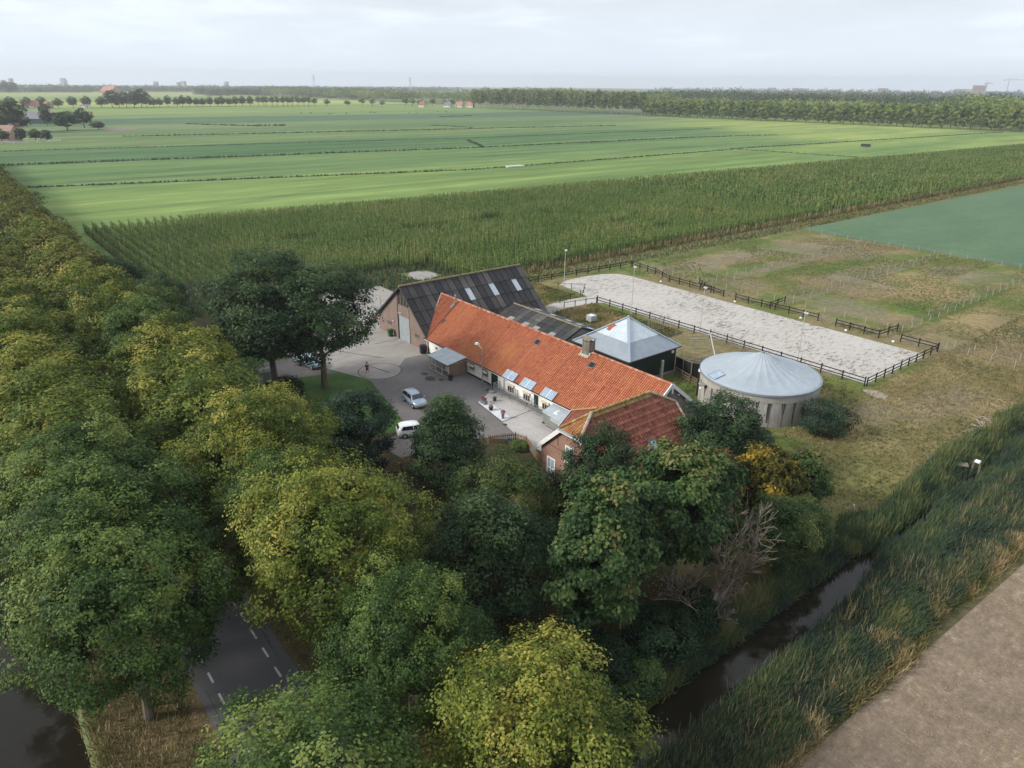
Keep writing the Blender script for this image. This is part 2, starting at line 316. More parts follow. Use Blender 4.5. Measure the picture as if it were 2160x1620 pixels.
DP = []
for (p, q, w_) in DT:   # rough growth along the ditches
    d = Vector((q[0]-p[0], q[1]-p[1])); n = int(d.length*2.2); k = RNG.random(n); off = RNG.normal(0, w_*.35, n)
    nn = Vector((-d.y, d.x)).normalized(); DP.append(np.stack([p[0]+d.x*k+nn.x*off, p[1]+d.y*k+nn.y*off, np.full(n, w_)], 1))
DP = np.concatenate(DP)
def tufts(name, xy, z0, h, wd, spread, per, m, tint, rng=RNG, seed=0, kindlabel=None, lean=0.0):
    """blades: each point gets `per` long narrow quads leaning outward"""
    n = len(xy); xy = np.repeat(xy, per, 0); tint = np.repeat(tint, per) + rng.normal(0, .10, n*per)
    h = np.repeat(h, per)*rng.uniform(.6, 1.1, n*per); z0 = np.repeat(np.broadcast_to(z0, n), per)
    ang = rng.uniform(0, 2*PI, n*per); sp = spread*rng.uniform(.2, 1, n*per)
    base = np.stack([xy[:, 0]+rng.normal(0, spread*.4, n*per), xy[:, 1]+rng.normal(0, spread*.4, n*per), z0], 1)
    dirn = np.stack([np.cos(ang)*sp+lean*.7, np.sin(ang)*sp+lean*.3, h], 1)
    fa = rng.uniform(0, 2*PI, n*per); sd_ = np.stack([np.cos(fa), np.sin(fa), np.zeros(n*per)], 1)*(wd*rng.uniform(.6, 1.3, n*per))[:, None]
    P = np.stack([base-sd_, base+sd_, base+dirn+sd_*.25, base+dirn-sd_*.25], 1)
    me = quads_mesh(name, P, tint, m); o = bpy.data.objects.new(name, me); COL.objects.link(o); return tag(o, kind='stuff', label=kindlabel)
REED = tint_mat('reed_leaf', [(0, (.028, .048, .036)), (.35, (.060, .094, .064)), (.65, (.100, .150, .058)), (1, (.26, .23, .10))], noise=(.35, .5), transl=.2)
DRYG = tint_mat('dry_grass', [(0, (.05, .075, .02)), (.35, (.13, .14, .045)), (.7, (.30, .23, .11)), (1, (.46, .36, .20))], noise=(.12, .5), transl=.15)
tufts('ditch_reeds', DP[:, :2], 0, DP[:, 2]*.35, .35, .5, 2, REED, RNG.uniform(.2, .7, len(DP)), kindlabel='rough dark growth lining the ditches between the meadows')
# corn soil, beet field, stubble, verges
SOIL = mat('soil', (.045, .042, .026), rough=.95)
sheet('corn_field_soil', [(-28, 26), (-28, 560), (-92, 560), (-124, -22), (-48, -22), (-40, 17), (-53, 25), (-36, 26)][::-1], .07, SOIL)
BEET = mat('beet_leaf_field', [(.30, (.040, .088, .040)), (.5, (.078, .150, .072)), (.70, (.135, .215, .100))], [(.08, 3, .7, (1, .3, 1), 0), (2.2, 5, 1, (1, 1, 1), 0), (.5, 4, .5, (.4, 1, 1), 0)], rough=.7, bump=(2.5, .9, .25))
sheet('beet_field', [(-20.5, 129.5), (57, 127), (57, 620), (-14, 620)], .07, BEET)
WEED = mat('weedy_strip', [(.25, (.055, .095, .03)), (.5, (.11, .14, .045)), (.68, (.22, .15, .09)), (.85, (.25, .22, .14))], [(.35, 5, 1, (1, .35, 1), 0), (2.5, 5, .6, (1, 1, 1), 0)], rough=.95)
sheet('weedy_bank', [(-29, 30), (-20.5, 30), (-20.5, 129.5), (-14, 620), (-28, 620)], .06, WEED)
sheet('bank_soil', [(63.5, -49), (68.6, -49), (68.6, -20), (70, 14), (72.5, 60), (75.5, 300), (63.5, 300)], .03, mat('bank_mud', [(.3, (.04, .045, .018)), (.7, (.14, .115, .055))], [(.7, 5, 1, (1, 1, 1), 0)], rough=.97))
STUB = mat('stubble_soil', [(.33, (.10, .074, .052)), (.45, (.175, .135, .098)), (.54, (.245, .190, .138)), (.64, (.46, .37, .255))], [(.12, 4, .5, (1, .35, 1), .5), (2.2, 6, .9, (1, .5, 1), .9), (9, 5, 1.2, (.5, 2.2, 1), .7), (.5, 3, .5, (.4, 1.5, 1), .35)], rough=.97, bump=(9, .8, .08))
sheet('stubble_field', [(68.4, -49.2), (400, -49.2), (400, 300), (75, 300), (72, 60), (69.5, 14), (68.2, -20)], .05, STUB)
PAD = mat('paddock_grass', [(.22, (.060, .090, .022)), (.42, (.115, .140, .040)), (.55, (.175, .160, .068)), (.68, (.215, .175, .095)), (.85, (.26, .20, .12))], [(.055, 5, 1.2, (1, 1, 1), .3), (.35, 5, .8, (1, 1, 1), 0), (2.4, 5, .9, (1, 1, 1), 0), (7, 3, .5, (1, 1, 1), 0)], rough=.97, bump=(3.0, .8, .10))
DIRT = mat('paddock_dirt', [(.3, (.13, .11, .075)), (.55, (.20, .175, .135)), (.75, (.26, .235, .195))], [(.2, 5, 1, (1, 1, 1), 0), (3.5, 5, .8, (1, 1, 1), 0)], rough=.98, bump=(4, .6, .06))
DIRTS = [(-10, 72, 5.2, 7), (-11, 88, 4.5, 11), (-8, 108, 6, 12), (5, 69, 5, 4.2), (12, 92, 2.6, 18), (3, 112, 6, 9), (24, 70, 7, 5), (20, 84, 4, 9), (26, 112, 7, 8), (-14, 64, 4, 3), (6, 61, 12, 2.0), (28, 61, 10, 1.8), (40, 61, 5, 2), (49, 73, 3.5, 8), (52, 40, 3, 8), (48, 30, 3, 4), (-9, 26, 4, 4), (0, 90, 1.4, 30), (16.3, 90, 1.4, 30), (29, 25, 3.2, 2.4)]
LUSHS = [(-13, 97, 3, 9), (-4, 82, 3.5, 7), (4, 86, 4.4, 14), (9, 75, 3, 5), (-10, 39.5, 3.5, 2.2), (-13, 33, 5, 3), (-14, 58, 3, 2), (-18, 85, 3, 40), (31, 104, 3, 7), (31, 78, 3, 6), (42, 96, 4, 8), (53, 92, 3, 9), (27, 20, 6, 3.5), (33, 15, 7, 5), (28, 15, 6, 3), (8, 100, 3, 14), (36, 88, 1.6, 26), (45, 14, 3, 4)]
STRAWS = [(2, 30, 6, 4), (10, 32.5, 6, 3), (20, 99, 3.5, 8), (24, 86, 3, 6), (40, 80, 3, 8), (33, 92, 2.4, 5), (27, 96, 5, 10), (46, 112, 8, 8)]
def paddock_col(x, y):
    A3 = lambda c: np.array(c)[None, :]
    f1 = fbm(x, y, .06, 5)[:, None]; f2 = fbm(x, y, .25, 9)[:, None]; f3 = fbm(x, y, .5, 19, 5)[:, None]
    col = A3((.195, .165, .085))*(1-sst(.40, .62, f1))+A3((.120, .150, .042))*sst(.40, .62, f1)
    col = col*(1-.6*sst(.48, .68, f2))+A3((.255, .205, .11))*.6*sst(.48, .68, f2)
    br = sst(43.5, 46, x)[:, None]*.75; col = col*(1-br)+br*(A3((.175, .135, .070))*(1-sst(.35, .7, f2))+A3((.25, .20, .10))*sst(.35, .7, f2))
    gs = (sst(26, 12, y)*sst(40, 46, x))[:, None]*.7; col = col*(1-gs)+gs*A3((.135, .145, .045))
    for L_3, c, k in ((LUSHS, (.085, .135, .032), .75), (STRAWS, (.30, .235, .12), .75), (DIRTS, (.215, .185, .135), .6)):
        for (cx, cy, rx, ry) in L_3:
            d = np.hypot((x-cx)/rx, (y-cy)/ry)[:, None]+(f3-.5)*1.5; m_ = k*sst(1.25, .55, d); col = col*(1-m_)+A3(c)*m_
    # trodden line along the fences and behind the arena
    return col*(.82+.36*f3)
PADM = vcol_mat('paddock_turf_mat', amp=.7)
grid('paddock_turf', -20.5, 58.4, 13, 128.5, .6, paddock_col, .028, PADM)
grid('south_paddock_turf', 44.2, 58.4, -6, 13, .6, paddock_col, .028, PADM)
# riding arena sand
SAND = mat('arena_sand', [(.36, (.11, .095, .075)), (.43, (.235, .21, .18)), (.475, (.43, .41, .38)), (.7, (.56, .54, .51))], [(.09, 4, .8, (1, 1, 1), .4), (1.0, 6, 1.2, (1.9, .7, 1), .9), (2.4, 5, .9, (1.6, .7, 1), .6)], rough=.98, bump=(2.6, .9, .12))
sheet('riding_arena_sand', [(-16.9, 39.8), (-18.2, 43), (-18.4, 47.5), (-17.6, 52), (-16, 54.6), (-13, 55.4), (42.4, 55.8), (43.2, 54.5), (43.2, 38.4), (-3.0, 37.6), (-3.6, 36.6), (-4.4, 33.5), (-4.6, 29.5), (-7.6, 28.6), (-8.6, 31.4), (-7.6, 38.2), (-12, 39)][::-1], .055, SAND)
sheet('sandy_track', [(-7.6, 28.7), (-4.6, 29.6), (-2.6, 24), (-1.5, 21.6), (-6.5, 21.5)][::-1], .048, mat('track_sand', (.30, .26, .215), rough=.97))
blob('sand_spill', 45.5, 36.2, 1.6, 1.0, .06, mat('track_sand', (.30, .26, .215), rough=.97), 5)
# yard
CONC = mat('yard_concrete', [(.25, (.19, .175, .155)), (.5, (.30, .285, .265)), (.75, (.385, .37, .35))], [(.25, 5, 1, (1, 1, 1), 0), (1.3, 5, .7, (1, .4, 1), 0), (7, 4, .4, (1, 1, 1), 0)], rough=.93, bump=(8, .3, .02))
ASPH = mat('yard_asphalt', [(.25, (.105, .098, .094)), (.5, (.155, .146, .142)), (.75, (.215, .205, .195))], [(.22, 5, 1.2, (1, .6, 1), .5), (1.6, 5, .7, (1, 1, 1), 0), (9, 3, .4, (1, 1, 1), 0)], rough=.93, bump=(12, .3, .02))
PALE = mat('terrace_concrete', [(.25, (.27, .25, .235)), (.5, (.40, .385, .37)), (.75, (.50, .49, .475))], [(.4, 6, 1, (1, 1, 1), .3), (2.5, 5, .7, (1, 1, 1), 0)], rough=.9, bump=(9, .3, .02))
WPAL = mat('whitewashed_concrete', [(.25, (.46, .47, .49)), (.6, (.62, .64, .67))], [(.9, 6, 1, (1, 1, 1), .3)], rough=.85)
DARKJ = mat('joint_gap', (.05, .045, .04), rough=.95)
LAWN = mat('yard_lawn', [(.3, (.030, .075, .016)), (.55, (.060, .125, .026)), (.8, (.12, .155, .045))], [(.4, 5, 1, (1, 1, 1), 0), (3, 4, .8, (1, 1, 1), 0)], rough=.95, bump=(6, .8, .08))
LITTER = mat('leaf_litter_ground', [(.25, (.022, .028, .010)), (.5, (.048, .045, .018)), (.65, (.085, .062, .030)), (.8, (.15, .105, .055))], [(.15, 4, 1, (1, 1, 1), 0), (2.2, 6, .9, (1, 1, 1), 0), (9, 4, .6, (1, 1, 1), 0)], rough=.97, bump=(7, .8, .06))
sheet('garden_ground', [(18, -35), (58.4, -35), (58.4, 14), (44.2, 18), (30, 22), (-20.5, 26), (-36, 26), (-36, -35)][::-1], .012, LITTER)
sheet('lawn', [(-22, -10), (3, -10.8), (18.6, -14.2), (17.5, -24), (2, -27), (-22, -24)][::-1], .024, LAWN)
sheet('yard_concrete_apron', [(-36, -16), (-10, -16), (-3, -13.8), (3.6, -11.2), (2.4, -6.5), (-.4, -3.6), (0, 0), (-14.3, 0), (-14.3, 12), (-40, 12)][::-1], .05, CONC)
sheet('yard_asphalt', [(2.4, -6.5), (3.6, -11.2), (18.6, -14.4), (20, -19), (24, -18.5), (25.5, -9.2), (28.6, -6.2), (28.6, 0), (0, 0), (-.4, -3.6)][::-1], .056, ASPH)
sheet('driveway_asphalt', [(-11, -38.3), (-4, -38.3), (-3.2, -20), (-1, -13.4), (-10, -16)], .045, ASPH)
pts = [(1.7+2.75*math.cos(a), -8.7+2.75*math.sin(a)) for a in [2*PI*i/40 for i in range(40)]]
sheet('round_concrete_pad', pts, .064, CONC)
b = MB()
for i in range(40):
    a, c = 2*PI*i/40, 2*PI*(i+1)/40
    b.poly([(1.7+r*math.cos(t), -8.7+r*math.sin(t), .068) for r, t in [(2.75, a), (2.85, a), (2.85, c), (2.75, c)]])
def strip(b, p, q, w, z=.070):
    d = (Vector(q)-Vector(p)).normalized(); nn = Vector((-d.y, d.x))*w/2; p, q = Vector(p), Vector(q)
    b.poly([(*(p-nn), z), (*(q-nn), z), (*(q+nn), z), (*(p+nn), z)])
strip(b, (-9, -10), (-2.2, -6.0), .10); strip(b, (-30, -8), (-14.3, -8), .08); strip(b, (-8, -4.2), (-8, 0), .06); strip(b, (-16, -3), (-16, -16), .06); strip(b, (3.0, -8.0), (-1.5, -9.2), .16)
b.build('expansion_joints', DARKJ, kind='structure')
sheet('terrace_paving', [(16.2, -1.6), (17.7, -4.4), (23.6, -5.3), (28.4, -6.4), (31.5, -6.4), (35.8, -6), (35.8, 0), (16.2, 0)][::-1], .075, PALE)
sheet('whitewashed_paving', [(17.8, -4.35), (18.2, -3.2), (23.5, -3.9), (23.55, -5.25)][::-1], .083, WPAL)
b = MB(); strip(b, (23.7, -5.3), (23.2, -.2), .09, .089); strip(b, (17.7, -4.45), (23.7, -5.36), .10, .089); b.build('paving_joints', DARKJ, kind='structure')
b = MB()
for x, y, r in [(6.2, -4.6, .55), (8.0, -4.9, .85), (9.2, -4.0, .4), (24.4, -5.5, .3), (15.6, -1.2, .4)]:
    b.poly([(x+r*1.0*math.cos(t), y+r*.75*math.sin(t), .094) for t in [2*PI*i/14 for i in range(14)]])
b.build('oil_stains_on_asphalt', mat('oil_stain', (.045, .042, .040), rough=.6), kind='structure')
# slab in the corn notch
blob('concrete_slab', -38, 22.5, 3.4, 3.0, .085, CONC, 12, jag=.15)
# road with suggestion lanes
ROAD = mat('road_asphalt', [(.25, (.080, .080, .086)), (.5, (.112, .111, .118)), (.8, (.150, .149, .153))], [(.3, 5, 1, (.4, 1, 1), 0), (5, 5, .7, (1, 1, 1), 0), (20, 3, .5, (1, 1, 1), 0)], rough=.9, bump=(25, .3, .01))
VERGE = mat('verge_dry', [(.25, (.06, .055, .02)), (.5, (.13, .10, .05)), (.8, (.27, .20, .115))], [(.5, 5, 1, (1, 1, 1), 0), (4, 5, .8, (1, 1, 1), 0)], rough=.97, bump=(7, .9, .08))
sheet('road_verge', [(-300, -49.0), (75, -49.0), (75, -34.5), (-300, -34.5)], .016, VERGE)
sheet('road', [(-300, -43.8), (80, -43.8), (80, -38.1), (-300, -38.1)], .04, ROAD)
b = MB()
for k in range(-60, 40):
    s0 = 39.0+k*2.14
    if s0 > 76: break
    for t0 in (-42.75, -39.2): b.poly([(s0, t0-.07, .046), (s0+1.05, t0-.07, .046), (s0+1.05, t0+.07, .046), (s0, t0+.07, .046)])
b.build('road_markings', mat('road_paint', (.55, .55, .56), rough=.7), kind='structure')
b = MB(); rr = random.Random(3)
for k in range(16):   # cracks along the wheel track
    x, y = rr.uniform(30, 56), rr.choice([-43.2, -38.7])+rr.uniform(-.2, .2)
    for _ in range(6):
        x2, y2 = x+rr.uniform(.2, .8), y+rr.uniform(-.12, .12); strip(b, (x, y), (x2, y2), .03, .0445); x, y = x2, y2
b.build('road_cracks', DARKJ, kind='structure')
# ---------------------------------------------------------------- corn
CORN = tint_mat('corn_leaf', [(0, (.032, .066, .016)), (.4, (.080, .155, .034)), (.7, (.160, .225, .060)), (.88, (.29, .27, .10)), (1, (.40, .31, .15))], noise=(.03, .35), transl=.22)
def corn(xs_, ys_, h, blades, bw, bl, rng):
    n = len(xs_); patch = vnoise2(xs_/9, ys_/14, 3)*.25-.12+vnoise2(xs_/2.5, ys_/4, 5)*.16-.08
    h = h*(1+patch*.5)*rng.uniform(.88, 1.08, n); Ps = []; Ts = []
    for k in range(blades):
        z0 = h*(.22+.72*k/max(1, blades-1)); ang = rng.uniform(0, 2*PI, n); L = bl*rng.uniform(.6, 1.1, n)*(1.05-.35*k/blades)
        d = np.stack([np.cos(ang)*L, np.sin(ang)*L, L*rng.uniform(.05, .7, n)], 1); sdv = np.stack([-np.sin(ang), np.cos(ang), rng.normal(0, .5, n)], 1)*bw
        base = np.stack([xs_, ys_, z0], 1); Ps.append(np.stack([base-sdv, base+sdv, base+d+sdv*.35, base+d-sdv*.35], 1))
        Ts.append(.18+.40*k/blades+rng.normal(0, .10, n)+patch*.7)
    ang = rng.uniform(0, PI, n); sdv = np.stack([np.cos(ang), np.sin(ang), np.zeros(n)], 1)*bw*.8
    b0 = np.stack([xs_, ys_, h*.3], 1); t0 = np.stack([xs_+rng.normal(0, .05, n), ys_+rng.normal(0, .05, n), h+.35], 1)
    Ps.append(np.stack([b0-sdv, b0+sdv, t0+sdv*.45, t0-sdv*.45], 1)); Ts.append(.66+rng.normal(0, .14, n)+patch*.5)
    return np.concatenate(Ps), np.concatenate(Ts)
def far_edge(y): return -124+(y+22)*.0585
cp = []; 
# headland rows (run along X) and the main rows (run along Y)
gx, gy = np.meshgrid(np.arange(-124, -27, .36), np.arange(-22, 1.5, 2.0)); gx = gx.ravel()+RNG.normal(0, .10, gx.size); gy = gy.ravel()+RNG.normal(0, .06, gy.size)
k = (gx > far_edge(gy)) & (gx < -50-(gy+22)*.0+np.maximum(0, gy+6)*.9); cp.append((gx[k], gy[k], 2.4, 6, .10, .55))
gx, gy = np.meshgrid(np.arange(-124, -28, .85), np.arange(1.5, 150, .48)); gx = gx.ravel()+RNG.normal(0, .10, gx.size); gy = gy.ravel()+RNG.normal(0, .12, gy.size)
k = (gx > far_edge(gy)) & ~((gy < 18) & (gx > -46)) & ~((gy < 27.5) & (gy >= 17) & (gx > -44-(gy < 22)*2)) & (vnoise2(gx/5, gy/7, 9) > .13); cp.append((gx[k], gy[k], 2.3, 6, .10, .58))
gx, gy = np.meshgrid(np.arange(-124, -27, 1.25), np.arange(150, 560, .95)); gx = gx.ravel()+RNG.normal(0, .25, gx.size); gy = gy.ravel()+RNG.normal(0, .3, gy.size)
k = (gx > far_edge(gy)) & (gx < -28+(gy-150)*.006); cp.append((gx[k], gy[k], 2.3, 4, .22, .80))
PP = [corn(*c, RNG) for c in cp]
me = quads_mesh('corn_crop', np.concatenate([p[0] for p in PP]), np.concatenate([p[1] for p in PP]), CORN)
o = bpy.data.objects.new('corn_crop', me); COL.objects.link(o); tag(o, kind='stuff', label='tall green maize crop with yellow tassels behind the farm')
# brown stems at the corn edge facing the farm
n = 5200; ex = np.concatenate([RNG.normal(-27.6, .3, n)]); ey = RNG.uniform(27, 560, n)
tufts('corn_edge_stalks', np.stack([ex, ey], 1), 0, RNG.uniform(.8, 2.0, n), .10, .25, 2, DRYG, RNG.uniform(.35, .95, n), kindlabel='withered stalks and dry weeds along the near edge of the maize')
# rough weeds between maize and farm
def scat(n, x0, x1, y0, y1): return np.stack([RNG.uniform(x0, x1, n), RNG.uniform(y0, y1, n)], 1)
q = scat(9000, -48, -24, -24, 30); q = q[(q[:, 0] < -36) | (q[:, 1] > 12.5)]; q = q[~((abs(q[:, 0]+38) < 4) & (abs(q[:, 1]-22.5) < 3.4))]
tufts('field_edge_weeds', q, 0, RNG.uniform(.3, 1.1, len(q)), .10, .35, 3, REED, RNG.uniform(.3, .9, len(q)), kindlabel='weeds and reeds between the maize and the concrete yard')
q = scat(9000, -27.5, -20.8, 28, 300)
tufts('bank_weeds', q, .05, RNG.uniform(.15, .6, len(q)), .12, .3, 2, DRYG, RNG.uniform(.0, .7, len(q)), kindlabel='weeds on the bank between the maize and the beet field')
# paddock tufts
q = scat(26000, -20, 58, 58, 127); nn_ = vnoise2(q[:, 0]/6, q[:, 1]/8, 21); q = q[nn_ > .45]; tt = vnoise2(q[:, 0]/8, q[:, 1]/10, 4)
tufts('paddock_grass_tufts', q, .03, RNG.uniform(.06, .22, len(q)), .05, .22, 4, DRYG, tt*.7+.15, kindlabel='dry tussocky grass in the paddocks beside the riding arena')
q = scat(16000, 44.4, 58.3, 6, 126); tt = vnoise2(q[:, 0]/4, q[:, 1]/7, 8)
tufts('field_grass_tufts', q, .03, RNG.uniform(.08, .26, len(q)), .05, .2, 3, DRYG, tt*.8+.05, kindlabel='short brownish grass in the field between the tank and the ditch')
q = np.concatenate([scat(3500, -4, 16, 26.5, 36), scat(1500, -20, -8, 27, 37), scat(2000, 26, 44, 13, 36.5)]); q = q[np.hypot(q[:, 0]-37.9, q[:, 1]-22) > 7.1]
tufts('rough_grass', q, .05, RNG.uniform(.12, .40, len(q)), .05, .25, 4, DRYG, vnoise2(q[:, 0]/3, q[:, 1]/3, 5)*.9, kindlabel='rough straw coloured grass between the barns and the arena fence')
# green reeds on the farm bank of the ditch, blue-green reeds on the field bank, dry grass edge
def wv(t, k): return vnoise2(t/6.0, t*0+k, k)*.6+vnoise2(t/2.2, t*0+k, k+1)*.4
t = RNG.uniform(4, 128, 15000); w_ = .7+2.9*wv(t, 3); q = np.stack([60.5-RNG.random(len(t))**1.1*w_, t], 1); tn = vnoise2(q[:, 0]/1.5, t/2.5, 6)
tufts('farm_bank_reeds', q, -.7+np.clip((60.2-q[:, 0])/1.3, 0, 1)*.7, RNG.uniform(.4, 1.5, len(q))*(.5+.9*tn), .045, .5, 6, REED, .32+.55*tn, kindlabel='bright green reeds and grass on the farm side of the ditch')
t = RNG.uniform(-26, 6, 9000); w_ = .7+1.9*wv(t, 5); q = np.stack([59.95-RNG.random(len(t))*w_, t], 1); tn = vnoise2(q[:, 0]/1.2, t/1.5, 6)
tufts('farm_bank_grass', q, -.7+np.clip((60.3-q[:, 0])/1.2, 0, 1)*.7, RNG.uniform(.2, .9, len(q))*(.4+tn), .04, .55, 6, REED, .10+.9*tn, kindlabel='mottled low growth on the shaded farm bank of the ditch')
t = RNG.uniform(-34, 72, 27000); lo = 63.2-np.clip((t+1)/6, 0, 1)*(1.2+1.6*wv(t, 8))+.9*(wv(t, 2)-.5); q = np.stack([lo+RNG.random(len(t))*(67.6-lo), t], 1); tn = vnoise2(q[:, 0]/1.6, t/3, 2)*.6+vnoise2(q[:, 0]/.7, t/1.1, 4)*.4
tufts('field_bank_reeds', q, -.6+np.clip((q[:, 0]-62.6)/1.2, 0, 1)*.6, RNG.uniform(.45, 1.15, len(q))*(.55+.8*tn), .034, .50, 8, REED, .06+.60*tn+.5*np.clip(vnoise2(q[:, 0]/2.2, t/4.5, 31)-.66, 0, 1)*2, kindlabel='dense blue-green reed bed between the ditch and the bare field', lean=.28)
t = RNG.uniform(-32, 70, 5200); q = np.stack([63.4+RNG.random(len(t))*3.8, t], 1); q = q[vnoise2(q[:, 0]/1.5, q[:, 1]/3.5, 51) > .42]
tufts('reed_plumes', q, 0, RNG.uniform(.9, 1.55, len(q)), .022, .5, 2, DRYG, RNG.uniform(.25, .95, len(q)), kindlabel='pale plumes and bent dead stems standing in the reed bed')
t = RNG.uniform(-36, 90, 19000); q = np.stack([67.6+(RNG.random(len(t))**1.2-.60)*4.2*wv(t, 9)+np.clip((t-5)/60, 0, 1)*2, t], 1); tn = vnoise2(q[:, 0]/1.1, t/1.6, 12)
tufts('reed_bed_edge_grass', q, 0, RNG.uniform(.15, .9, len(q))*(.4+tn), .035, .5, 5, DRYG, -.05+1.0*tn, kindlabel='yellow and brown grass edging the bare field')
q = scat(30000, 68.6, 84, -36, 60); q = q[vnoise2(q[:, 0]/1.3, q[:, 1]/4, 44) > .35]
tufts('stubble_straw', q, .05, RNG.uniform(.02, .10, len(q)), .018, .16, 2, DRYG, RNG.uniform(.5, 1.0, len(q)), kindlabel='scattered pale straw on the bare brown field')
q = scat(6000, 20, 70, -49.8, -44.2); q = q[(q[:, 1] < -44.6)]
tufts('canal_bank_grass', q, -.2, RNG.uniform(.25, .75, len(q)), .035, .4, 6, DRYG, RNG.uniform(.1, 1, len(q)), kindlabel='straw coloured grass on the bank between road and canal')
q = scat(7000, -20, 60, -37.8, -33)
tufts('road_verge_grass', q, 0, RNG.uniform(.06, .3, len(q)), .035, .22, 4, DRYG, RNG.uniform(0, .55, len(q)), kindlabel='dull brown-green grass along the farm side of the road')
q = scat(14000, 18, 58.5, -34, -12)
LIT = tint_mat('fallen_leaf', [(0, (.04, .045, .015)), (.4, (.10, .07, .03)), (.75, (.24, .17, .06)), (1, (.42, .36, .16))], rough=.9)
n = len(q); an = RNG.uniform(0, 2*PI, n); c_, s_ = np.cos(an)*.07, np.sin(an)*.07; z_ = .035+RNG.random(n)*.03
P = np.stack([np.stack([q[:, 0]+c_, q[:, 1]+s_, z_], 1), np.stack([q[:, 0]-s_, q[:, 1]+c_, z_+.02], 1), np.stack([q[:, 0]-c_, q[:, 1]-s_, z_], 1), np.stack([q[:, 0]+s_, q[:, 1]-c_, z_+.02], 1)], 1)
o = bpy.data.objects.new('fallen_leaves', quads_mesh('fallen_leaves', P, RNG.random(n)**1.5, LIT)); COL.objects.link(o); tag(o, kind='stuff', label='fallen leaves scattered on the shaded garden ground')
# ================================================================ trees
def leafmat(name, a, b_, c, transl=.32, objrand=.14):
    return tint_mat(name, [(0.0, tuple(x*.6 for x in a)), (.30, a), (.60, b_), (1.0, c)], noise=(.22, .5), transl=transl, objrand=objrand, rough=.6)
LM = {
 'yellow': leafmat('elm_leaf_yellow', (.074, .120, .018), (.195, .228, .034), (.43, .38, .085)),
 'olive': leafmat('elm_leaf_olive', (.055, .100, .016), (.135, .190, .028), (.34, .31, .065)),
 'green': leafmat('elm_leaf_green', (.040, .088, .020), (.105, .172, .036), (.24, .28, .07)),
 'bronze': leafmat('elm_leaf_bronze', (.066, .092, .018), (.160, .175, .032), (.36, .28, .07)),
 'dark': leafmat('dark_leaf', (.021, .050, .021), (.049, .097, .036), (.115, .165, .060)),
 'blue': leafmat('blue_green_leaf', (.016, .040, .023), (.036, .076, .042), (.085, .13, .075)),
 'maple': leafmat('maple_leaf', (.032, .074, .023), (.080, .148, .042), (.24, .23, .075)),
 'feather': leafmat('feathery_leaf', (.040, .085, .024), (.105, .165, .042), (.27, .22, .08)),
 'chestnut': leafmat('chestnut_leaf', (.060, .070, .016), (.17, .14, .018), (.42, .27, .025)),
 'rusty': leafmat('rusty_leaf', (.05, .045, .018), (.13, .085, .03), (.24, .15, .05)),
 'ivy': leafmat('ivy_leaf', (.010, .030, .012), (.022, .052, .020), (.05, .085, .03)),
 'poplar': leafmat('poplar_leaf', (.10, .150, .055), (.21, .285, .10), (.36, .41, .15), objrand=.3),
 'poplar2': leafmat('wood_leaf', (.105, .165, .050), (.23, .315, .085), (.40, .42, .13), objrand=.3),
 'far': leafmat('far_tree_leaf', (.036, .065, .028), (.065, .110, .042), (.12, .165, .065), objrand=.3),
}
BARK = mat('bark', [(.3, (.075, .058, .042)), (.7, (.20, .165, .13))], [(3, 5, 1, (1, 1, .25), 0)], rough=.95, bump=(9, .8, .04))
BARKP = mat('bark_pale', [(.3, (.20, .165, .125)), (.7, (.36, .31, .25))], [(3, 5, 1, (1, 1, .25), 0)], rough=.95)
def rdir(n, rng, zmin=-1.0):
    z = rng.uniform(zmin, 1, n); a = rng.uniform(0, 2*PI, n); r = np.sqrt(np.maximum(0, 1-z*z)); return np.stack([r*np.cos(a), r*np.sin(a), z], 1)
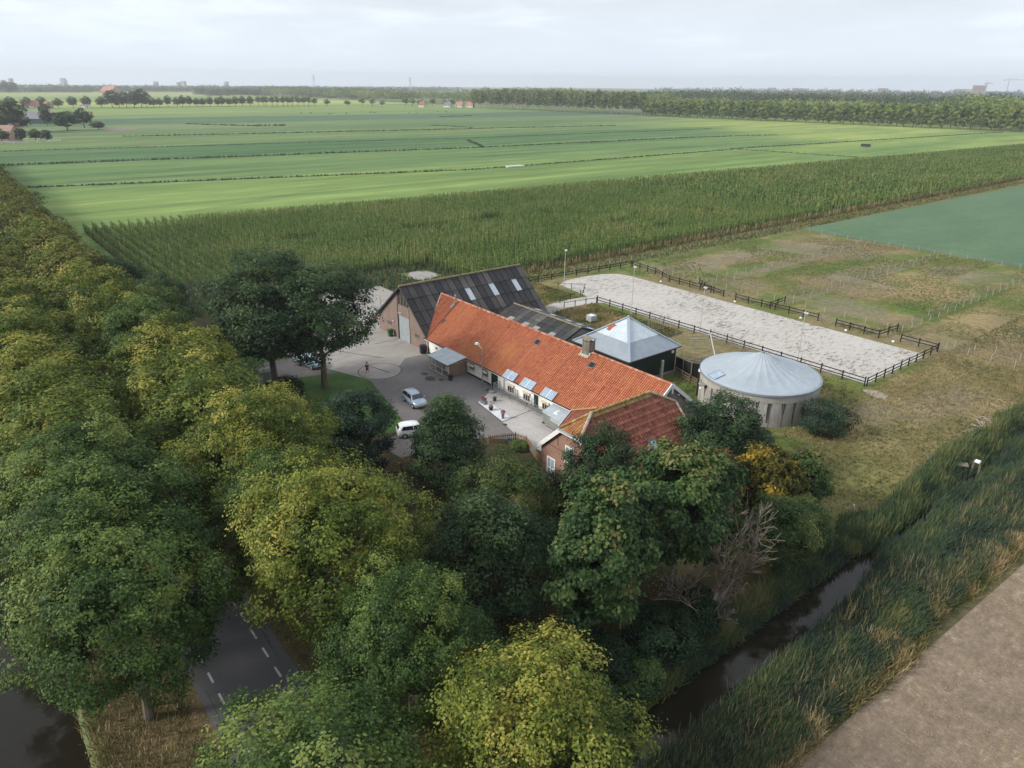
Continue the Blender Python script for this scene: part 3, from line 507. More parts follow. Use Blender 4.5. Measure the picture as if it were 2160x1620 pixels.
def crown(seed, R, z0, H, nblob, nspray, nleaf, leaf, shape='round', blobr=(.24, .36), spr=.30, asp=.62, gap=0.0, up=.5, inner=600, zmin=-.85, tipy=.16, radr=(.56, .90)):
    rng = np.random.default_rng(seed); zc = (z0+H)/2; hz = (H-z0)/2
    # blob centres spread by best-candidate so the crown has an even but lumpy skin
    cand = rdir(nblob*6, rng, zmin); pts = [cand[0]]
    for i in range(1, nblob):
        c = cand[rng.integers(0, len(cand), 14)]; P = np.array(pts); d = ((c[:, None]-P[None])**2).sum(2).min(1); pts.append(c[d.argmax()])
    D = np.array(pts); rad = rng.uniform(*radr, nblob); br = R*rng.uniform(blobr[0], blobr[1], nblob)
    if shape == 'cone': k = 1.12-.80*((D[:, 2]+1)/2)**1.0
    elif shape == 'column': k = 1-.25*np.abs(D[:, 2])
    elif shape == 'egg': k = 1.08-.34*((D[:, 2]+1)/2)
    elif shape == 'flat': k = np.where(D[:, 2] > 0, 1, 1+.2*D[:, 2])
    else: k = np.ones(nblob)
    az = np.arctan2(D[:, 1], D[:, 0]); ph = rng.uniform(0, 6.28, 3); lump = 1+.12*np.sin(2*az+ph[0])+.10*np.sin(3*az+ph[1]+D[:, 2]*3)+.05*np.sin(7*az+ph[2])
    C = np.stack([D[:, 0]*R*rad*k*lump, D[:, 1]*R*rad*k*lump, zc+D[:, 2]*hz*np.clip(rad+.10, 0, .95)], 1)
    if gap: keep = rng.random(nblob) > gap; C, br, D = C[keep], br[keep], D[keep]
    nb = len(C)
    # sprays
    bi = np.repeat(np.arange(nb), nspray); d = rdir(nb*nspray, rng); out = D[bi]; fl = (d*out).sum(1) < -.25
    d[fl] = -d[fl]; d[:, 2] += .15
    sp = C[bi]+d*(br[bi]*rng.uniform(.55, 1.12, len(bi)))[:, None]*np.array([1, 1, .82])
    bt = rng.normal(0, .16, nb)[bi]; st = bt+rng.normal(0, .10, len(bi))+.10*d[:, 2]*0
    # leaves round each spray
    li = np.repeat(np.arange(len(sp)), nleaf); n = len(li)
    off = rng.normal(0, 1, (n, 3))*np.array([spr, spr, spr*.6]); pos = sp[li]+off
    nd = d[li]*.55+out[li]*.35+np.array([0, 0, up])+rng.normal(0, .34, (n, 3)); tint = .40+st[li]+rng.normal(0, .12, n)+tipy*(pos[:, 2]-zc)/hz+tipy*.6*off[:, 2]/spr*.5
    if inner:
        q = rdir(inner, rng)*rng.uniform(.1, .62, inner)[:, None]*np.array([R, R, hz])*np.array([1, 1, 1]); kk = 1
        if shape == 'cone': q[:, :2] *= np.clip(1-.75*((q[:, 2]/hz+1)/2), .1, 1)[:, None]
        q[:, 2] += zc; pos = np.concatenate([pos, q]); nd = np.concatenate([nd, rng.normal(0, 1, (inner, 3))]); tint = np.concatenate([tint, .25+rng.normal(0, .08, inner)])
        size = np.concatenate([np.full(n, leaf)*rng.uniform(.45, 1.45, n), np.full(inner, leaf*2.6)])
    else: size = leaf*rng.uniform(.65, 1.25, n)
    return leaf_quads(pos, nd, size, asp, rng), tint, C, br
def leaf_quads(pos, nd, size, asp, rng):
    nd = nd/np.linalg.norm(nd, axis=1, keepdims=True); r = rng.normal(0, 1, pos.shape); a = np.cross(nd, r); a /= np.linalg.norm(a, axis=1, keepdims=True)+1e-9; b = np.cross(nd, a)
    a = a*size[:, None]*.5; b = b*(size*asp)[:, None]*.5; dr = np.zeros_like(pos); dr[:, 2] = -size*.12
    return np.stack([pos-a+dr, pos-b, pos+a+dr, pos+b], 1)
def trunk(seed, H, z0, C, r, nl=12, lean=(0, 0), limb=.30):
    rng = random.Random(seed); b = MB(); top = z0+(H-z0)*.62
    pts = [Vector((0, 0, -.15))]; m = 6
    for i in range(1, m+1):
        k = i/m; pts.append(Vector((lean[0]*k+rng.uniform(-.12, .12), lean[1]*k+rng.uniform(-.12, .12), top*k)))
    rr = [r*(1.25 if i == 0 else 1-.72*i/m) for i in range(m+1)]
    for i in range(m): b.tube(pts[i], pts[i+1], rr[i], rr[i+1], n=9)
    if len(C):
        idx = np.linspace(0, len(C)-1, min(nl, len(C))).astype(int)
        for j in idx:
            c = Vector(C[j]); k = min(.95, max(.28, (c.z-1.2)/top*.75)); st = pts[0].lerp(pts[-1], k); i0 = min(m-1, int(k*m)); r0 = rr[i0]*.55
            st = Vector((pts[i0].x, pts[i0].y, top*k)); mid = st.lerp(c, .5)+Vector((rng.uniform(-.3, .3), rng.uniform(-.3, .3), -.15*(c-st).length*limb*2))
            b.tube(st, mid, r0, r0*.55, n=6); b.tube(mid, c, r0*.55, r0*.18, n=5)
            for _ in range(3):
                e = c+Vector((rng.uniform(-1, 1), rng.uniform(-1, 1), rng.uniform(-.3, 1)))*.9; q = mid.lerp(c, rng.uniform(.3, 1)); b.tube(q, e, r0*.22, r0*.08, n=4)
    return b
PROTO = {}
def proto(kind, m, bark=None, tr=.28, nl=12, lean=(0, 0), **kw):
    """mesh pair (crown, trunk) for one variety"""
    P, t, C, br = crown(**kw); me = quads_mesh('crown', P, t, LM[m]); tb = trunk(kw['seed'], kw['H'], kw['z0'], C, tr, nl, lean).mesh('trunk', bark or BARK)
    PROTO[kind] = (me, tb, kw['R'], kw['H'])
NEAR = dict(nblob=96, nspray=36, nleaf=18, leaf=.165, spr=.20, radr=(.52, 1.0), zmin=-.8)
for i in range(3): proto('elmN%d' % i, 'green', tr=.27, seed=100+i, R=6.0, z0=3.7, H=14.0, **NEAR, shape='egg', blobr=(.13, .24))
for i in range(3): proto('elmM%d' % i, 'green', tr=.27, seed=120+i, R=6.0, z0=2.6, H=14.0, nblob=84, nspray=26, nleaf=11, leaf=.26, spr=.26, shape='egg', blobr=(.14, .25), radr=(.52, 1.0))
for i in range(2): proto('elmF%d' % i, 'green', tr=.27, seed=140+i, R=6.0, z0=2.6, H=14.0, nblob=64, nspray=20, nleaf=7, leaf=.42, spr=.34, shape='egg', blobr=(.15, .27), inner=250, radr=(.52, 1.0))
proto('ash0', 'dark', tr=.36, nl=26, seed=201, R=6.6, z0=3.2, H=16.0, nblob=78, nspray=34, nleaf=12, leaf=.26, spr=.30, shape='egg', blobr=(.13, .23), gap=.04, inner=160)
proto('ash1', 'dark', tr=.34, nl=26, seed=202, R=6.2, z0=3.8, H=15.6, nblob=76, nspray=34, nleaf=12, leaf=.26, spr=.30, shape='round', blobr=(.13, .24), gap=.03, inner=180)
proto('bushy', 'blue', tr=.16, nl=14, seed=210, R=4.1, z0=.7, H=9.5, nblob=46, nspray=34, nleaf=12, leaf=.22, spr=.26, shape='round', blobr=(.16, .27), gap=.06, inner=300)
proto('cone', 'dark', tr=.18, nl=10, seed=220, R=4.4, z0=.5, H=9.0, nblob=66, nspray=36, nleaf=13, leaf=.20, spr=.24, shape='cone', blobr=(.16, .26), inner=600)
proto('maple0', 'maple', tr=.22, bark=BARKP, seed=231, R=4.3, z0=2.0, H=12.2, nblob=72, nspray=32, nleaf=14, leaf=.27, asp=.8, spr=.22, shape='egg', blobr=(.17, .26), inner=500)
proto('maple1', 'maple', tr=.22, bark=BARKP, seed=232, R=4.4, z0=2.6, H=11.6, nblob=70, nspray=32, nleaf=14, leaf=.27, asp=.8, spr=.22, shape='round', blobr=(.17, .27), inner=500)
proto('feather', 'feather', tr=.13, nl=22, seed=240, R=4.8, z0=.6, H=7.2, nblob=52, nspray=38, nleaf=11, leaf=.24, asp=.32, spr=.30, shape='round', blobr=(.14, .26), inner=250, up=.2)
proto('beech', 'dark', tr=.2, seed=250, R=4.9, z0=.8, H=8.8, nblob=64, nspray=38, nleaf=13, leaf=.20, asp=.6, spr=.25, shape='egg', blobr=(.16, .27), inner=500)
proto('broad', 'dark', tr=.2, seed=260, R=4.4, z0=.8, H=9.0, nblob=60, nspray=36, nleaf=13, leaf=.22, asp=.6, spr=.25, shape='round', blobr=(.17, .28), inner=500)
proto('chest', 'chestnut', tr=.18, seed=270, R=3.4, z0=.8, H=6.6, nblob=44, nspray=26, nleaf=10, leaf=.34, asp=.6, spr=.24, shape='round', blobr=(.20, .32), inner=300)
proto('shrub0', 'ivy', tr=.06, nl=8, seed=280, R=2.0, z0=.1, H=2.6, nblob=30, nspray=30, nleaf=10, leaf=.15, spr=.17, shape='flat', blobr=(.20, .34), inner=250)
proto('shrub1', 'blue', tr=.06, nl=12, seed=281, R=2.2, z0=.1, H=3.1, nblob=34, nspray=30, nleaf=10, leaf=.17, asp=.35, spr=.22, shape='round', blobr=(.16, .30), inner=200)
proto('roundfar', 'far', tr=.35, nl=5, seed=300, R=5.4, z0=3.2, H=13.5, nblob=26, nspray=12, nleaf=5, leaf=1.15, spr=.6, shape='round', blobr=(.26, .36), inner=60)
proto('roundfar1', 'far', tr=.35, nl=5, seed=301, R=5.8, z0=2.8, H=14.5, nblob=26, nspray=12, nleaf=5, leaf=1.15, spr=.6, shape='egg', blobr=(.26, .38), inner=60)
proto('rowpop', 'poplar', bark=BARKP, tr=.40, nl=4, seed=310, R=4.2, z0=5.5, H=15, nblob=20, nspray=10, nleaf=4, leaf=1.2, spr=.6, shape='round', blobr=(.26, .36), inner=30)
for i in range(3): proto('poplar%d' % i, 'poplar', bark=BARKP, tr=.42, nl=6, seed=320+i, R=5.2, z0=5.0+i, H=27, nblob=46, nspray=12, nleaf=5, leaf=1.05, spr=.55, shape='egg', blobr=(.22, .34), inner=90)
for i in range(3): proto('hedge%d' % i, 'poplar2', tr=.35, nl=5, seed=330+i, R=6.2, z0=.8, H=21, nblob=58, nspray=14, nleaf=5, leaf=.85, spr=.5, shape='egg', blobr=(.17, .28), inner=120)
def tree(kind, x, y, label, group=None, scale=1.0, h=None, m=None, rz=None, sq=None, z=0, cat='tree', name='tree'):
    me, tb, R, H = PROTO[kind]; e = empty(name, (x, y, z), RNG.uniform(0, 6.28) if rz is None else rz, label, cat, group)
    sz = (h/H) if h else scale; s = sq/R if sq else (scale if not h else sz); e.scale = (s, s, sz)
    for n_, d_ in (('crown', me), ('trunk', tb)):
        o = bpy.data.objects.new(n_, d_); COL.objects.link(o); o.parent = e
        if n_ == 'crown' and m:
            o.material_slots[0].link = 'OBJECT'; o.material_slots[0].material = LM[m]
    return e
ORD = ['nearest', 'second', 'third', 'fourth', 'fifth', 'sixth', 'seventh', 'eighth', 'ninth', 'tenth', 'eleventh', 'twelfth', 'thirteenth', 'fourteenth', 'fifteenth', 'sixteenth', 'seventeenth', 'eighteenth', 'nineteenth', 'twentieth']
TINTN = {'yellow': 'yellow-green', 'olive': 'olive green', 'green': 'mid green', 'dark': 'dark green', 'blue': 'dull blue-green', 'bronze': 'bronze tinted'}
# farm-side avenue row
EAST = [(63.3, -34.4, 6.0, 12.3, 'yellow'), (54.0, -35.2, 4.7, 12.4, 'green'), (45.4, -35.2, 6.6, 14.6, 'yellow'), (38.2, -36.0, 4.6, 12.2, 'green'), (31.2, -34.6, 6.3, 14.2, 'yellow'), (22.5, -35.4, 5.6, 13.2, 'olive'), (14.2, -34.9, 5.6, 13.4, 'yellow'),
        (5.6, -34.8, 5.4, 12.8, 'olive'), (-1.8, -34.6, 5.3, 13.4, 'green'), (-10.5, -36.2, 5.2, 13.0, 'yellow'), (-19, -36, 5.4, 13.4, 'olive'), (-28, -36.5, 5.2, 13, 'yellow'), (-37, -36.5, 5.4, 13.2, 'bronze'), (-46, -36, 5.2, 13, 'olive'), (-55, -36, 5.3, 13, 'bronze'), (-64, -36, 5.2, 13, 'olive')]
for i, (x, y, R, H, m) in enumerate(EAST):
    if x < 28: R *= 1.12
    k = 'elmN%d' % (i % 3) if x > 28 else 'elmM%d' % (i % 3) if x > -25 else 'elmF%d' % (i % 2)
    tree(k, x, y, '%s elm in the farm-side avenue row, %s tree from the camera' % (TINTN[m], ORD[i]), 'elms in the farm-side avenue row', h=H, sq=R, m=m, name='elm_tree')
j = 0
for x in np.arange(-73, -330, -9.0):
    m = ['olive', 'bronze', 'bronze'][j % 3]
    tree('elmF%d' % (j % 2), x+RNG.uniform(-1, 1), -36+RNG.uniform(-.5, .5), 'olive and rust tinted elm in the distant end of the farm-side avenue row', 'distant elms of the farm-side row', h=12.5+RNG.uniform(-.8, .8), sq=6.2, m=m, name='elm_tree'); j += 1
# canal-side avenue row
WEST = [(60.6, -43.6, 6.2, 12.8, 'green'), (42.6, -46.6, 6.1, 13.6, 'green'), (37.0, -46.8, 6.0, 14.2, 'green'), (29.5, -46.4, 5.8, 13.6, 'green'), (22.0, -46.4, 5.6, 13.4, 'olive'), (13.5, -46.2, 5.6, 13.4, 'olive'), (5.2, -46.6, 5.4, 13.2, 'yellow'), (-3.5, -46.2, 5.4, 13.4, 'olive'), (-12, -46.6, 5.4, 13, 'yellow'), (-21, -46.4, 5.4, 13, 'olive'), (-30, -46.4, 5.4, 13, 'yellow'), (-39, -46, 5.4, 13, 'bronze'), (-48, -46, 5.4, 13, 'yellow'), (-57, -46, 5.4, 13, 'olive')]
for i, (x, y, R, H, m) in enumerate(WEST):
    if x < 40: R *= 1.15; y += .5
    k = 'elmN%d' % ((i+1) % 3) if x > 28 else 'elmM%d' % ((i+1) % 3) if x > -25 else 'elmF%d' % (i % 2)
    tree(k, x, y, '%s elm on the canal bank, %s tree from the camera' % (TINTN[m], ORD[i]), 'elms on the canal bank', h=H, sq=R, m=m, name='elm_tree')
# inner row between road and yard
for x, y, R, H, m, lb in [(7.6, -41.0+9.6, 4.4, 11.6, 'olive', 'olive elm squeezed between the avenue row and the tall dark ash trees'), (-36, -31, 5.0, 10.6, 'dark', 'large dark rounded tree between the avenue and the maize corner'), (-29, -27.5, 4.4, 9.2, 'dark', 'smaller dark tree leaning toward the maize beside a larger dark one'), (-20, -30, 4.6, 10.5, 'green', 'mid green tree at the yard entrance behind the avenue row')]:
    tree('elmM1' if m != 'dark' else 'broad', x, y, lb, h=H, sq=R, m=m, name='broadleaf_tree')
# yard and garden trees
tree('ash0', -.2, -21.8, 'tall dark green ash with bare limbs, left of the pair beside the yard', 'pair of tall dark ashes', h=17.2, sq=8.2, rz=.6, name='ash_tree')
tree('ash1', 2.6, -16.8, 'tall dark green ash with pale trunk, right of the pair beside the yard', 'pair of tall dark ashes', h=16.0, sq=7.4, rz=2.2, name='ash_tree')
tree('shrub0', 4.6, -22.6, 'dark bush at the foot of the left tall ash tree', h=3.2, sq=2.3, name='bush', cat='bush')
tree('bushy', 25.2, -23.6, 'dark many-stemmed tree beside the lawn and the silver car', h=9.6, sq=4.1, name='bushy_tree')
tree('cone', 31.2, -17.6, 'dark cone shaped hornbeam in front of the asphalt yard', h=8.7, sq=4.7, name='hornbeam_tree')
tree('feather', 40.6, -18.6, 'feathery light green tree with bare twigs left of the farmhouse gable', h=7.0, sq=4.5, name='feathery_tree')
tree('beech', 47.8, -25.2, 'broad dark beech at the centre of the shaded garden', h=9.4, sq=5.2, name='beech_tree')
tree('broad', 44.6, -11.0, 'dense green tree growing against the farmhouse front gable', h=8.8, sq=3.3, m='dark', name='broadleaf_tree')
tree('shrub1', 40.8, -12.6, 'dark olive shrub under the front gable window of the farmhouse', h=4.0, sq=1.8, m='ivy', name='bush', cat='bush')
tree('maple0', 54.2, -21.0, 'dense mid green maple, nearest of the two maples in front of the farmhouse', 'two maples before the farmhouse', h=12.6, sq=4.0, name='maple_tree')
tree('maple1', 54.0, -12.8, 'dense dark maple with pale trunk right of the nearer maple', 'two maples before the farmhouse', h=11.9, sq=4.2, name='maple_tree')
tree('broad', 45.8, 4.2, 'bushy green tree between the farmhouse roof and the round tank', h=7.8, sq=4.5, m='dark', name='broadleaf_tree')
tree('chest', 52.6, 1.2, 'chestnut with yellow and brown autumn leaves beside the dry paddock', h=6.6, sq=3.0, name='chestnut_tree')
tree('chest', 53.8, 4.6, 'small rusty green tree at the paddock edge behind the yellow chestnut', h=5.6, sq=2.4, m='feather', name='broadleaf_tree')
tree('chest', 50.6, -3.2, 'rusty brown leaved tree between the dark maple and the yellow chestnut', h=7.2, sq=2.3, m='rusty', name='broadleaf_tree')
tree('bushy', 57.6, -4.4, 'grey-green willow scrub on the ditch bank right of the bare tree', h=6.6, sq=3.0, m='feather', name='willow_tree')
tree('bushy', 57.4, -.6, 'low green scrub on the ditch bank below the yellow chestnut', h=4.8, sq=2.5, m='feather', name='willow_tree')
tree('shrub1', 47.2, 21.2, 'rounded grey-green shrub standing by the round concrete tank', h=3.6, sq=2.8, name='bush', cat='bush')
for x, y, R, H, m, lb in [(57.6, -18.6, 2.4, 2.9, 'ivy', 'dark shrub on the ditch bank beside the foot of the bare tree'), (57.4, -14.8, 2.3, 2.6, 'ivy', 'dark ivy mound under the dark maple by the ditch'), (56.6, -23.2, 2.3, 2.6, 'ivy', 'dark glossy shrub in front of the nearest maple trunk'),
    (50.4, -29.2, 2.4, 3.4, 'dark', 'dark shrub below the broad beech in the garden corner'), (55.0, -28.2, 2.2, 3.0, 'dark', 'dark low shrub between the beech and the yellow avenue elm'), (58.6, -21.5, 1.9, 1.5, 'maple', 'low mottled hedge plants on the ditch bank below the nearest maple'), (58.4, -25.2, 1.9, 1.4, 'maple', 'low mottled plants where the ditch passes under the yellow elm'),
    (31.9, -5.0, 1.0, 1.0, 'green', 'small green shrub beside the picket fence and the terrace'), (29.6, -7.8, 1.1, .8, 'green', 'low green plants inside the picket fence corner'), (44.0, -17.5, 2.3, 3.0, 'dark', 'dark shrub between the feathery tree and the nearest maple'),
    (49.6, -16.4, 2.4, 3.4, 'ivy', 'dark shrub in the shade between the two maples'), (21.5, -26.0, 2.2, 4.4, 'dark', 'dark shrub left of the many-stemmed tree'), (-13, -24, 2.6, 4.2, 'dark', 'dark bush beside the driveway behind the ash pair')]:
    tree('shrub0', x, y, lb, h=H, sq=R, m=m, name='bush', cat='bush')
# bare, half dead tree over the ditch
def bare_tree(x, y):
    e = empty('bare_tree', (x, y, 0), 0, 'leafless pale twiggy tree leaning over the ditch bank', 'tree'); r = random.Random(5); b = MB(); tw = MB()
    def grow(mb, p, d, L, rad, lv):
        q = p+d*L; mb.tube(p, q, max(rad, .022), max(rad*.62, .018), n=6 if lv < 2 else 3, cap=False)
        if lv >= 5: return
        for _ in range(3 if lv else 2):
            nd = (d+Vector((r.uniform(-.75, .75), r.uniform(-.75, .75), r.uniform(-.15, .42)))).normalized(); grow(tw if lv >= 1 else mb, p.lerp(q, r.uniform(.45, 1)), nd, L*r.uniform(.62, .82), rad*.52, lv+1)
    for (dx, dy, L, rr) in [(-.08, .50, 3.9, .13), (.0, .72, 3.9, .12), (-.15, -.25, 2.4, .07), (.25, .1, 2.2, .06), (-.4, .5, 2.2, .06)]: grow(b, Vector((x, y, 0)), Vector((dx, dy, 1)).normalized(), L, rr, 0)
    tg = mat('twig', (.15, .125, .105), rough=.95); b.build('trunk', BARKP, e); tw.build('twigs', tg, e)
    rng = np.random.default_rng(3); P = np.array(tw.v); P = P[P[:, 2] > 3.6]; P = P[rng.integers(0, len(P), 900)]+rng.normal(0, .12, (900, 3))
    o = bpy.data.objects.new('leaves', quads_mesh('leaves', leaf_quads(P, rng.normal(0, 1, P.shape), np.full(900, .17), .6, rng), rng.uniform(.2, 1, 900), LM['rusty'])); link(o, e)
bare_tree(58.4, -14.6)
# ---------------------------------------------------------------- far trees
def far_e(kind, x, y, h, sq, label, group, m=None, name='tree'): return tree(kind, x, y, label, group, h=h, sq=sq, m=m, name=name)
k = 0
y = 40.0
while y < 372:
    if not (168 < y < 222): far_e('roundfar', -1092+RNG.uniform(-8, 8), y, 13+RNG.uniform(-1.5, 2), 5.4 if y > 220 else 6.5, 'round tree in the far avenue crossing the meadows', 'round trees in the far avenue', name='avenue_tree'); k += 1
    y += (9.6 if y > 220 else 17)+RNG.uniform(-1, 1)
for i, (y, h, r) in enumerate([(172, 22, 9), (181, 19, 6), (190, 20, 8), (200, 21, 8), (209, 24, 9), (216, 19, 7)]): far_e('roundfar1', -1076, y, h, r, 'large dark tree in the clump breaking the far avenue', 'dark clump in the far avenue', m='dark', name='avenue_tree')
y = 366
while y < 640:
    if RNG.random() > (.06 if y < 440 else .22): far_e('rowpop', -1070+(y-366)*.46+RNG.uniform(-6, 6), y, (15 if y < 440 else RNG.uniform(9, 15)), 4.6, 'slim pale-stemmed tree in the far roadside row', 'slim trees in the far roadside row', name='roadside_tree')
    y += RNG.uniform(5, 9) if y < 440 else RNG.uniform(8, 16)
# the wood: edge trees as individuals, the rest one mass
edge = []; x = -905
while x < -560: edge.append((x, 655+(x+905)*.05+RNG.uniform(-3, 3), 'p')); x += 7.2+RNG.uniform(-1, 1)
while x < -60: edge.append((x, 672+(x+560)*.10+RNG.uniform(-3, 3), 'h')); x += 8.0+RNG.uniform(-1, 1)
for i, (x, y, t) in enumerate(edge):
    if t == 'p': far_e('poplar%d' % (i % 3), x, y, 27+RNG.uniform(-2, 2), 5.4, 'tall pale-stemmed poplar on the far edge of the wood', 'poplars on the edge of the far wood', name='poplar_tree')
    else: far_e('hedge%d' % (i % 3), x, y, (20.5 if x < -230 else 24)+RNG.uniform(-2, 2), 6.6, 'bushy tree on the right-hand edge of the wood behind the meadows', 'bushy trees on the edge of the wood', name='wood_edge_tree')
def wood(name, boxes, m, label, leaf=1.6, per=34):
    """many lumpy crowns merged into one mass; boxes: (x0,x1,y0,y1,h0,h1,spacing,R)"""
    Ps = []; Ts = []; rng = np.random.default_rng(77+len(boxes))
    for (x0, x1, y0, y1, h0, h1, spc, R, skew) in boxes:
        gx, gy = np.meshgrid(np.arange(x0, x1, spc), np.arange(y0, y1, spc)); gx = gx.ravel()+rng.uniform(-.4, .4, gx.size)*spc; gy = gy.ravel()+rng.uniform(-.4, .4, gy.size)*spc+skew*(gx-x0)
        n = len(gx); h = rng.uniform(h0, h1, n)*(.85+.3*vnoise2(gx/60, gy/60, 4)); tt = rng.normal(0, .14, n)+.5*(vnoise2(gx/80, gy/80, 9)-.5)
        i = np.repeat(np.arange(n), per); d = rdir(len(i), rng, -.5); lump = rng.uniform(.7, 1.1, len(i))
        pos = np.stack([gx[i]+d[:, 0]*R*lump, gy[i]+d[:, 1]*R*lump, h[i]-R*1.3+d[:, 2]*R*1.3*lump], 1); nd = d+rng.normal(0, .45, d.shape)+np.array([0, 0, .3])
        Ps.append(leaf_quads(pos, nd, leaf*(R/4.5)*rng.uniform(.7, 1.3, len(i)), .8, rng)); Ts.append(.42+tt[i]+rng.normal(0, .12, len(i))+.12*d[:, 2])
    o = bpy.data.objects.new(name, quads_mesh(name, np.concatenate(Ps), np.concatenate(Ts), LM[m])); COL.objects.link(o); return tag(o, kind='stuff', label=label)
wood('poplar_wood', [(-905, -560, 664, 740, 24, 29, 8.5, 5, .05), (-1500, -900, 700, 760, 18, 24, 11, 6, 0), (-1960, -1200, 705, 735, 17, 23, 11, 6, -.0)], 'poplar', 'mass of poplars filling the wood behind its front row')
wood('bushy_wood', [(-560, -60, 684, 770, 16, 22, 8.5, 5, .10), (-230, -40, 740, 850, 22, 28, 9, 6, .1)], 'poplar2', 'mass of lower bushy trees filling the right part of the wood')
wood('far_tree_belt', [(-2650, -2560, -900, 420, 11, 15, 15, 8, 0), (-2050, -1930, 560, 730, 15, 20, 13, 8, 0), (-3300, -3150, -1200, 2200, 14, 22, 22, 13, 0), (-2900, -2800, 300, 1100, 14, 20, 18, 10, 0), (-2100, -1500, 760, 900, 18, 24, 16, 9, 0)], 'far', 'hazy belt of trees along the left horizon')
wood('far_right_woods', [(-1500, -900, 1050, 1250, 17, 24, 15, 9, .3), (-1500, -200, 1700, 1900, 16, 26, 22, 12, .35), (-2300, -200, 2700, 2900, 18, 30, 28, 16, .5), (-900, -300, 980, 1100, 22, 27, 14, 9, .2)], 'far', 'hazy woods and suburbs greenery beyond the wood on the right horizon')
# farm trees at the far left
for x, y, h, r, kd, lb in [(-566, 8, 21, 11, 'roundfar1', 'very large dark tree beside the distant green barn'), (-560, -4, 14, 9, 'roundfar', 'dark tree left of the very large tree at the distant farm'), (-572, 42, 13, 9, 'roundfar1', 'dark dome shaped tree right of the distant green barn'), (-600, 58, 14, 7, 'roundfar', 'round tree behind the dark dome tree at the distant farm'), (-640, 38, 17, 5, 'roundfar1', 'tall dark oval tree behind the distant green barn roof'), (-566, 62, 6, 5, 'roundfar', 'low bush at the right end of the distant farm'),
    (-462, -9, 7.4, 4.2, 'roundfar', 'clipped round tree beside the white distant house'), (-462, 8.5, 7, 3.3, 'roundfar', 'clipped dark tree left of the trailer at the distant houses'), (-458, 14, 6.6, 3.2, 'roundfar1', 'clipped dark tree right of the distant houses'), (-468, 2, 7.4, 3.0, 'roundfar1', 'low green clipped tree by the pink distant house'), (-2500, 190, 28, 26, 'roundfar1', 'single hazy tree rising above the far left treeline')]:
    far_e(kd, x, y, h, r, lb, None, m='dark', name='farm_tree')
# ================================================================ buildings
BRICK = mat('brick_pinkbrown', [(.3, (.155, .115, .098)), (.5, (.225, .165, .142)), (.75, (.29, .215, .185))], [(.7, 5, 1, (1, 1, 1), 0), (6, 3, .7, (1, 1, 3.5), 0)], rough=.9, bump=(10, .4, .02))
BRICKR = mat('brick_house', [(.3, (.20, .115, .088)), (.5, (.30, .175, .135)), (.75, (.37, .23, .18))], [(.8, 5, 1, (1, 1, 1), 0), (7, 3, .8, (1, 1, 3.5), 0)], rough=.9, bump=(10, .4, .02))
BRICKG = mat('brick_grey', [(.3, (.13, .115, .11)), (.5, (.20, .175, .168)), (.75, (.29, .26, .25))], [(.8, 5, .6, (1, 1, 1), 0), (7, 4, 1, (1, 1, 2.5), 0)], rough=.92)
WHITE = mat('white_paint', (.80, .80, .78), [(.8, 5, 1, (1, 1, 1), 0)], rough=.7)
WTRIM = mat('white_trim', (.78, .78, .77), rough=.5)
DKGREEN = mat('dark_green_paint', (.010, .024, .018), rough=.5)
BLACK = mat('black_tar', (.012, .012, .012), rough=.7)
ZINC = mat('zinc', [(.3, (.30, .36, .43)), (.7, (.40, .47, .54))], [(.5, 4, 1, (1, 1, 1), 0), (3, 3, .4, (1, 1, 1), 0)], rough=.45, metal=.25, spec=.5)
GALV = mat('galvanised', (.36, .37, .38), rough=.45, metal=.5)
GLASS = mat('dark_glass', (.03, .038, .045), rough=.12, spec=.6)
PGLASS = mat('pale_glass', [(.3, (.25, .33, .43)), (.7, (.35, .44, .54))], [(2, 3, 1, (1, 1, 1), 0)], rough=.25, spec=.6)
CREAM = mat('cream_paint', (.62, .57, .46), rough=.6)
WOODG = mat('grey_wood', [(.3, (.13, .12, .10)), (.7, (.24, .22, .18))], [(2, 5, 1, (1, 1, .2), 0)], rough=.9)
WOODB = mat('brown_wood', [(.3, (.10, .065, .045)), (.7, (.20, .14, .10))], [(2, 5, 1, (1, 1, .2), 0)], rough=.9)
TILE = tint_mat('orange_clay_tile', [(0, (.17, .058, .038)), (.30, (.38, .125, .068)), (.55, (.51, .185, .095)), (.80, (.60, .255, .14)), (1, (.66, .38, .25))], noise=(.35, .16), rough=.72,
     patch=[(.22, (.53, .25, .085), .55, .85, (1, 1.3, 1)), (1.6, (.28, .12, .07), .66, .90, (1, 1, 1)), (.9, (.56, .34, .26), .70, .92, (1, 2, 1))])
TILER = tint_mat('red_clay_tile', [(0, (.070, .026, .022)), (.35, (.195, .068, .045)), (.65, (.285, .105, .068)), (1, (.38, .18, .12))], noise=(.4, .3), rough=.75, patch=[(1.4, (.060, .040, .032), .60, .80, (1, 1, 1))])
TILEM = tint_mat('mossy_tile', [(0, (.11, .075, .035)), (.4, (.25, .165, .07)), (.7, (.34, .22, .085)), (1, (.42, .32, .15))], noise=(1.2, .5), rough=.85)
TILEO = tint_mat('old_orange_tile', [(0, (.20, .075, .035)), (.4, (.33, .145, .060)), (.7, (.40, .225, .085)), (1, (.48, .33, .17))], noise=(1.2, .5), rough=.8)
RIDGE = tint_mat('ridge_tile', [(0, (.20, .08, .05)), (.5, (.42, .17, .10)), (1, (.50, .33, .24))], noise=(.6, .8), rough=.8)
CEMENT = tint_mat('corrugated_cement', [(0, (.020, .020, .023)), (.5, (.060, .060, .064)), (.8, (.105, .10, .10)), (1, (.17, .16, .155))], noise=(.5, .35, (1, .3, 1)), rough=.9, patch=[(.5, (.13, .118, .112), .58, .85, (1, 1, 1))])
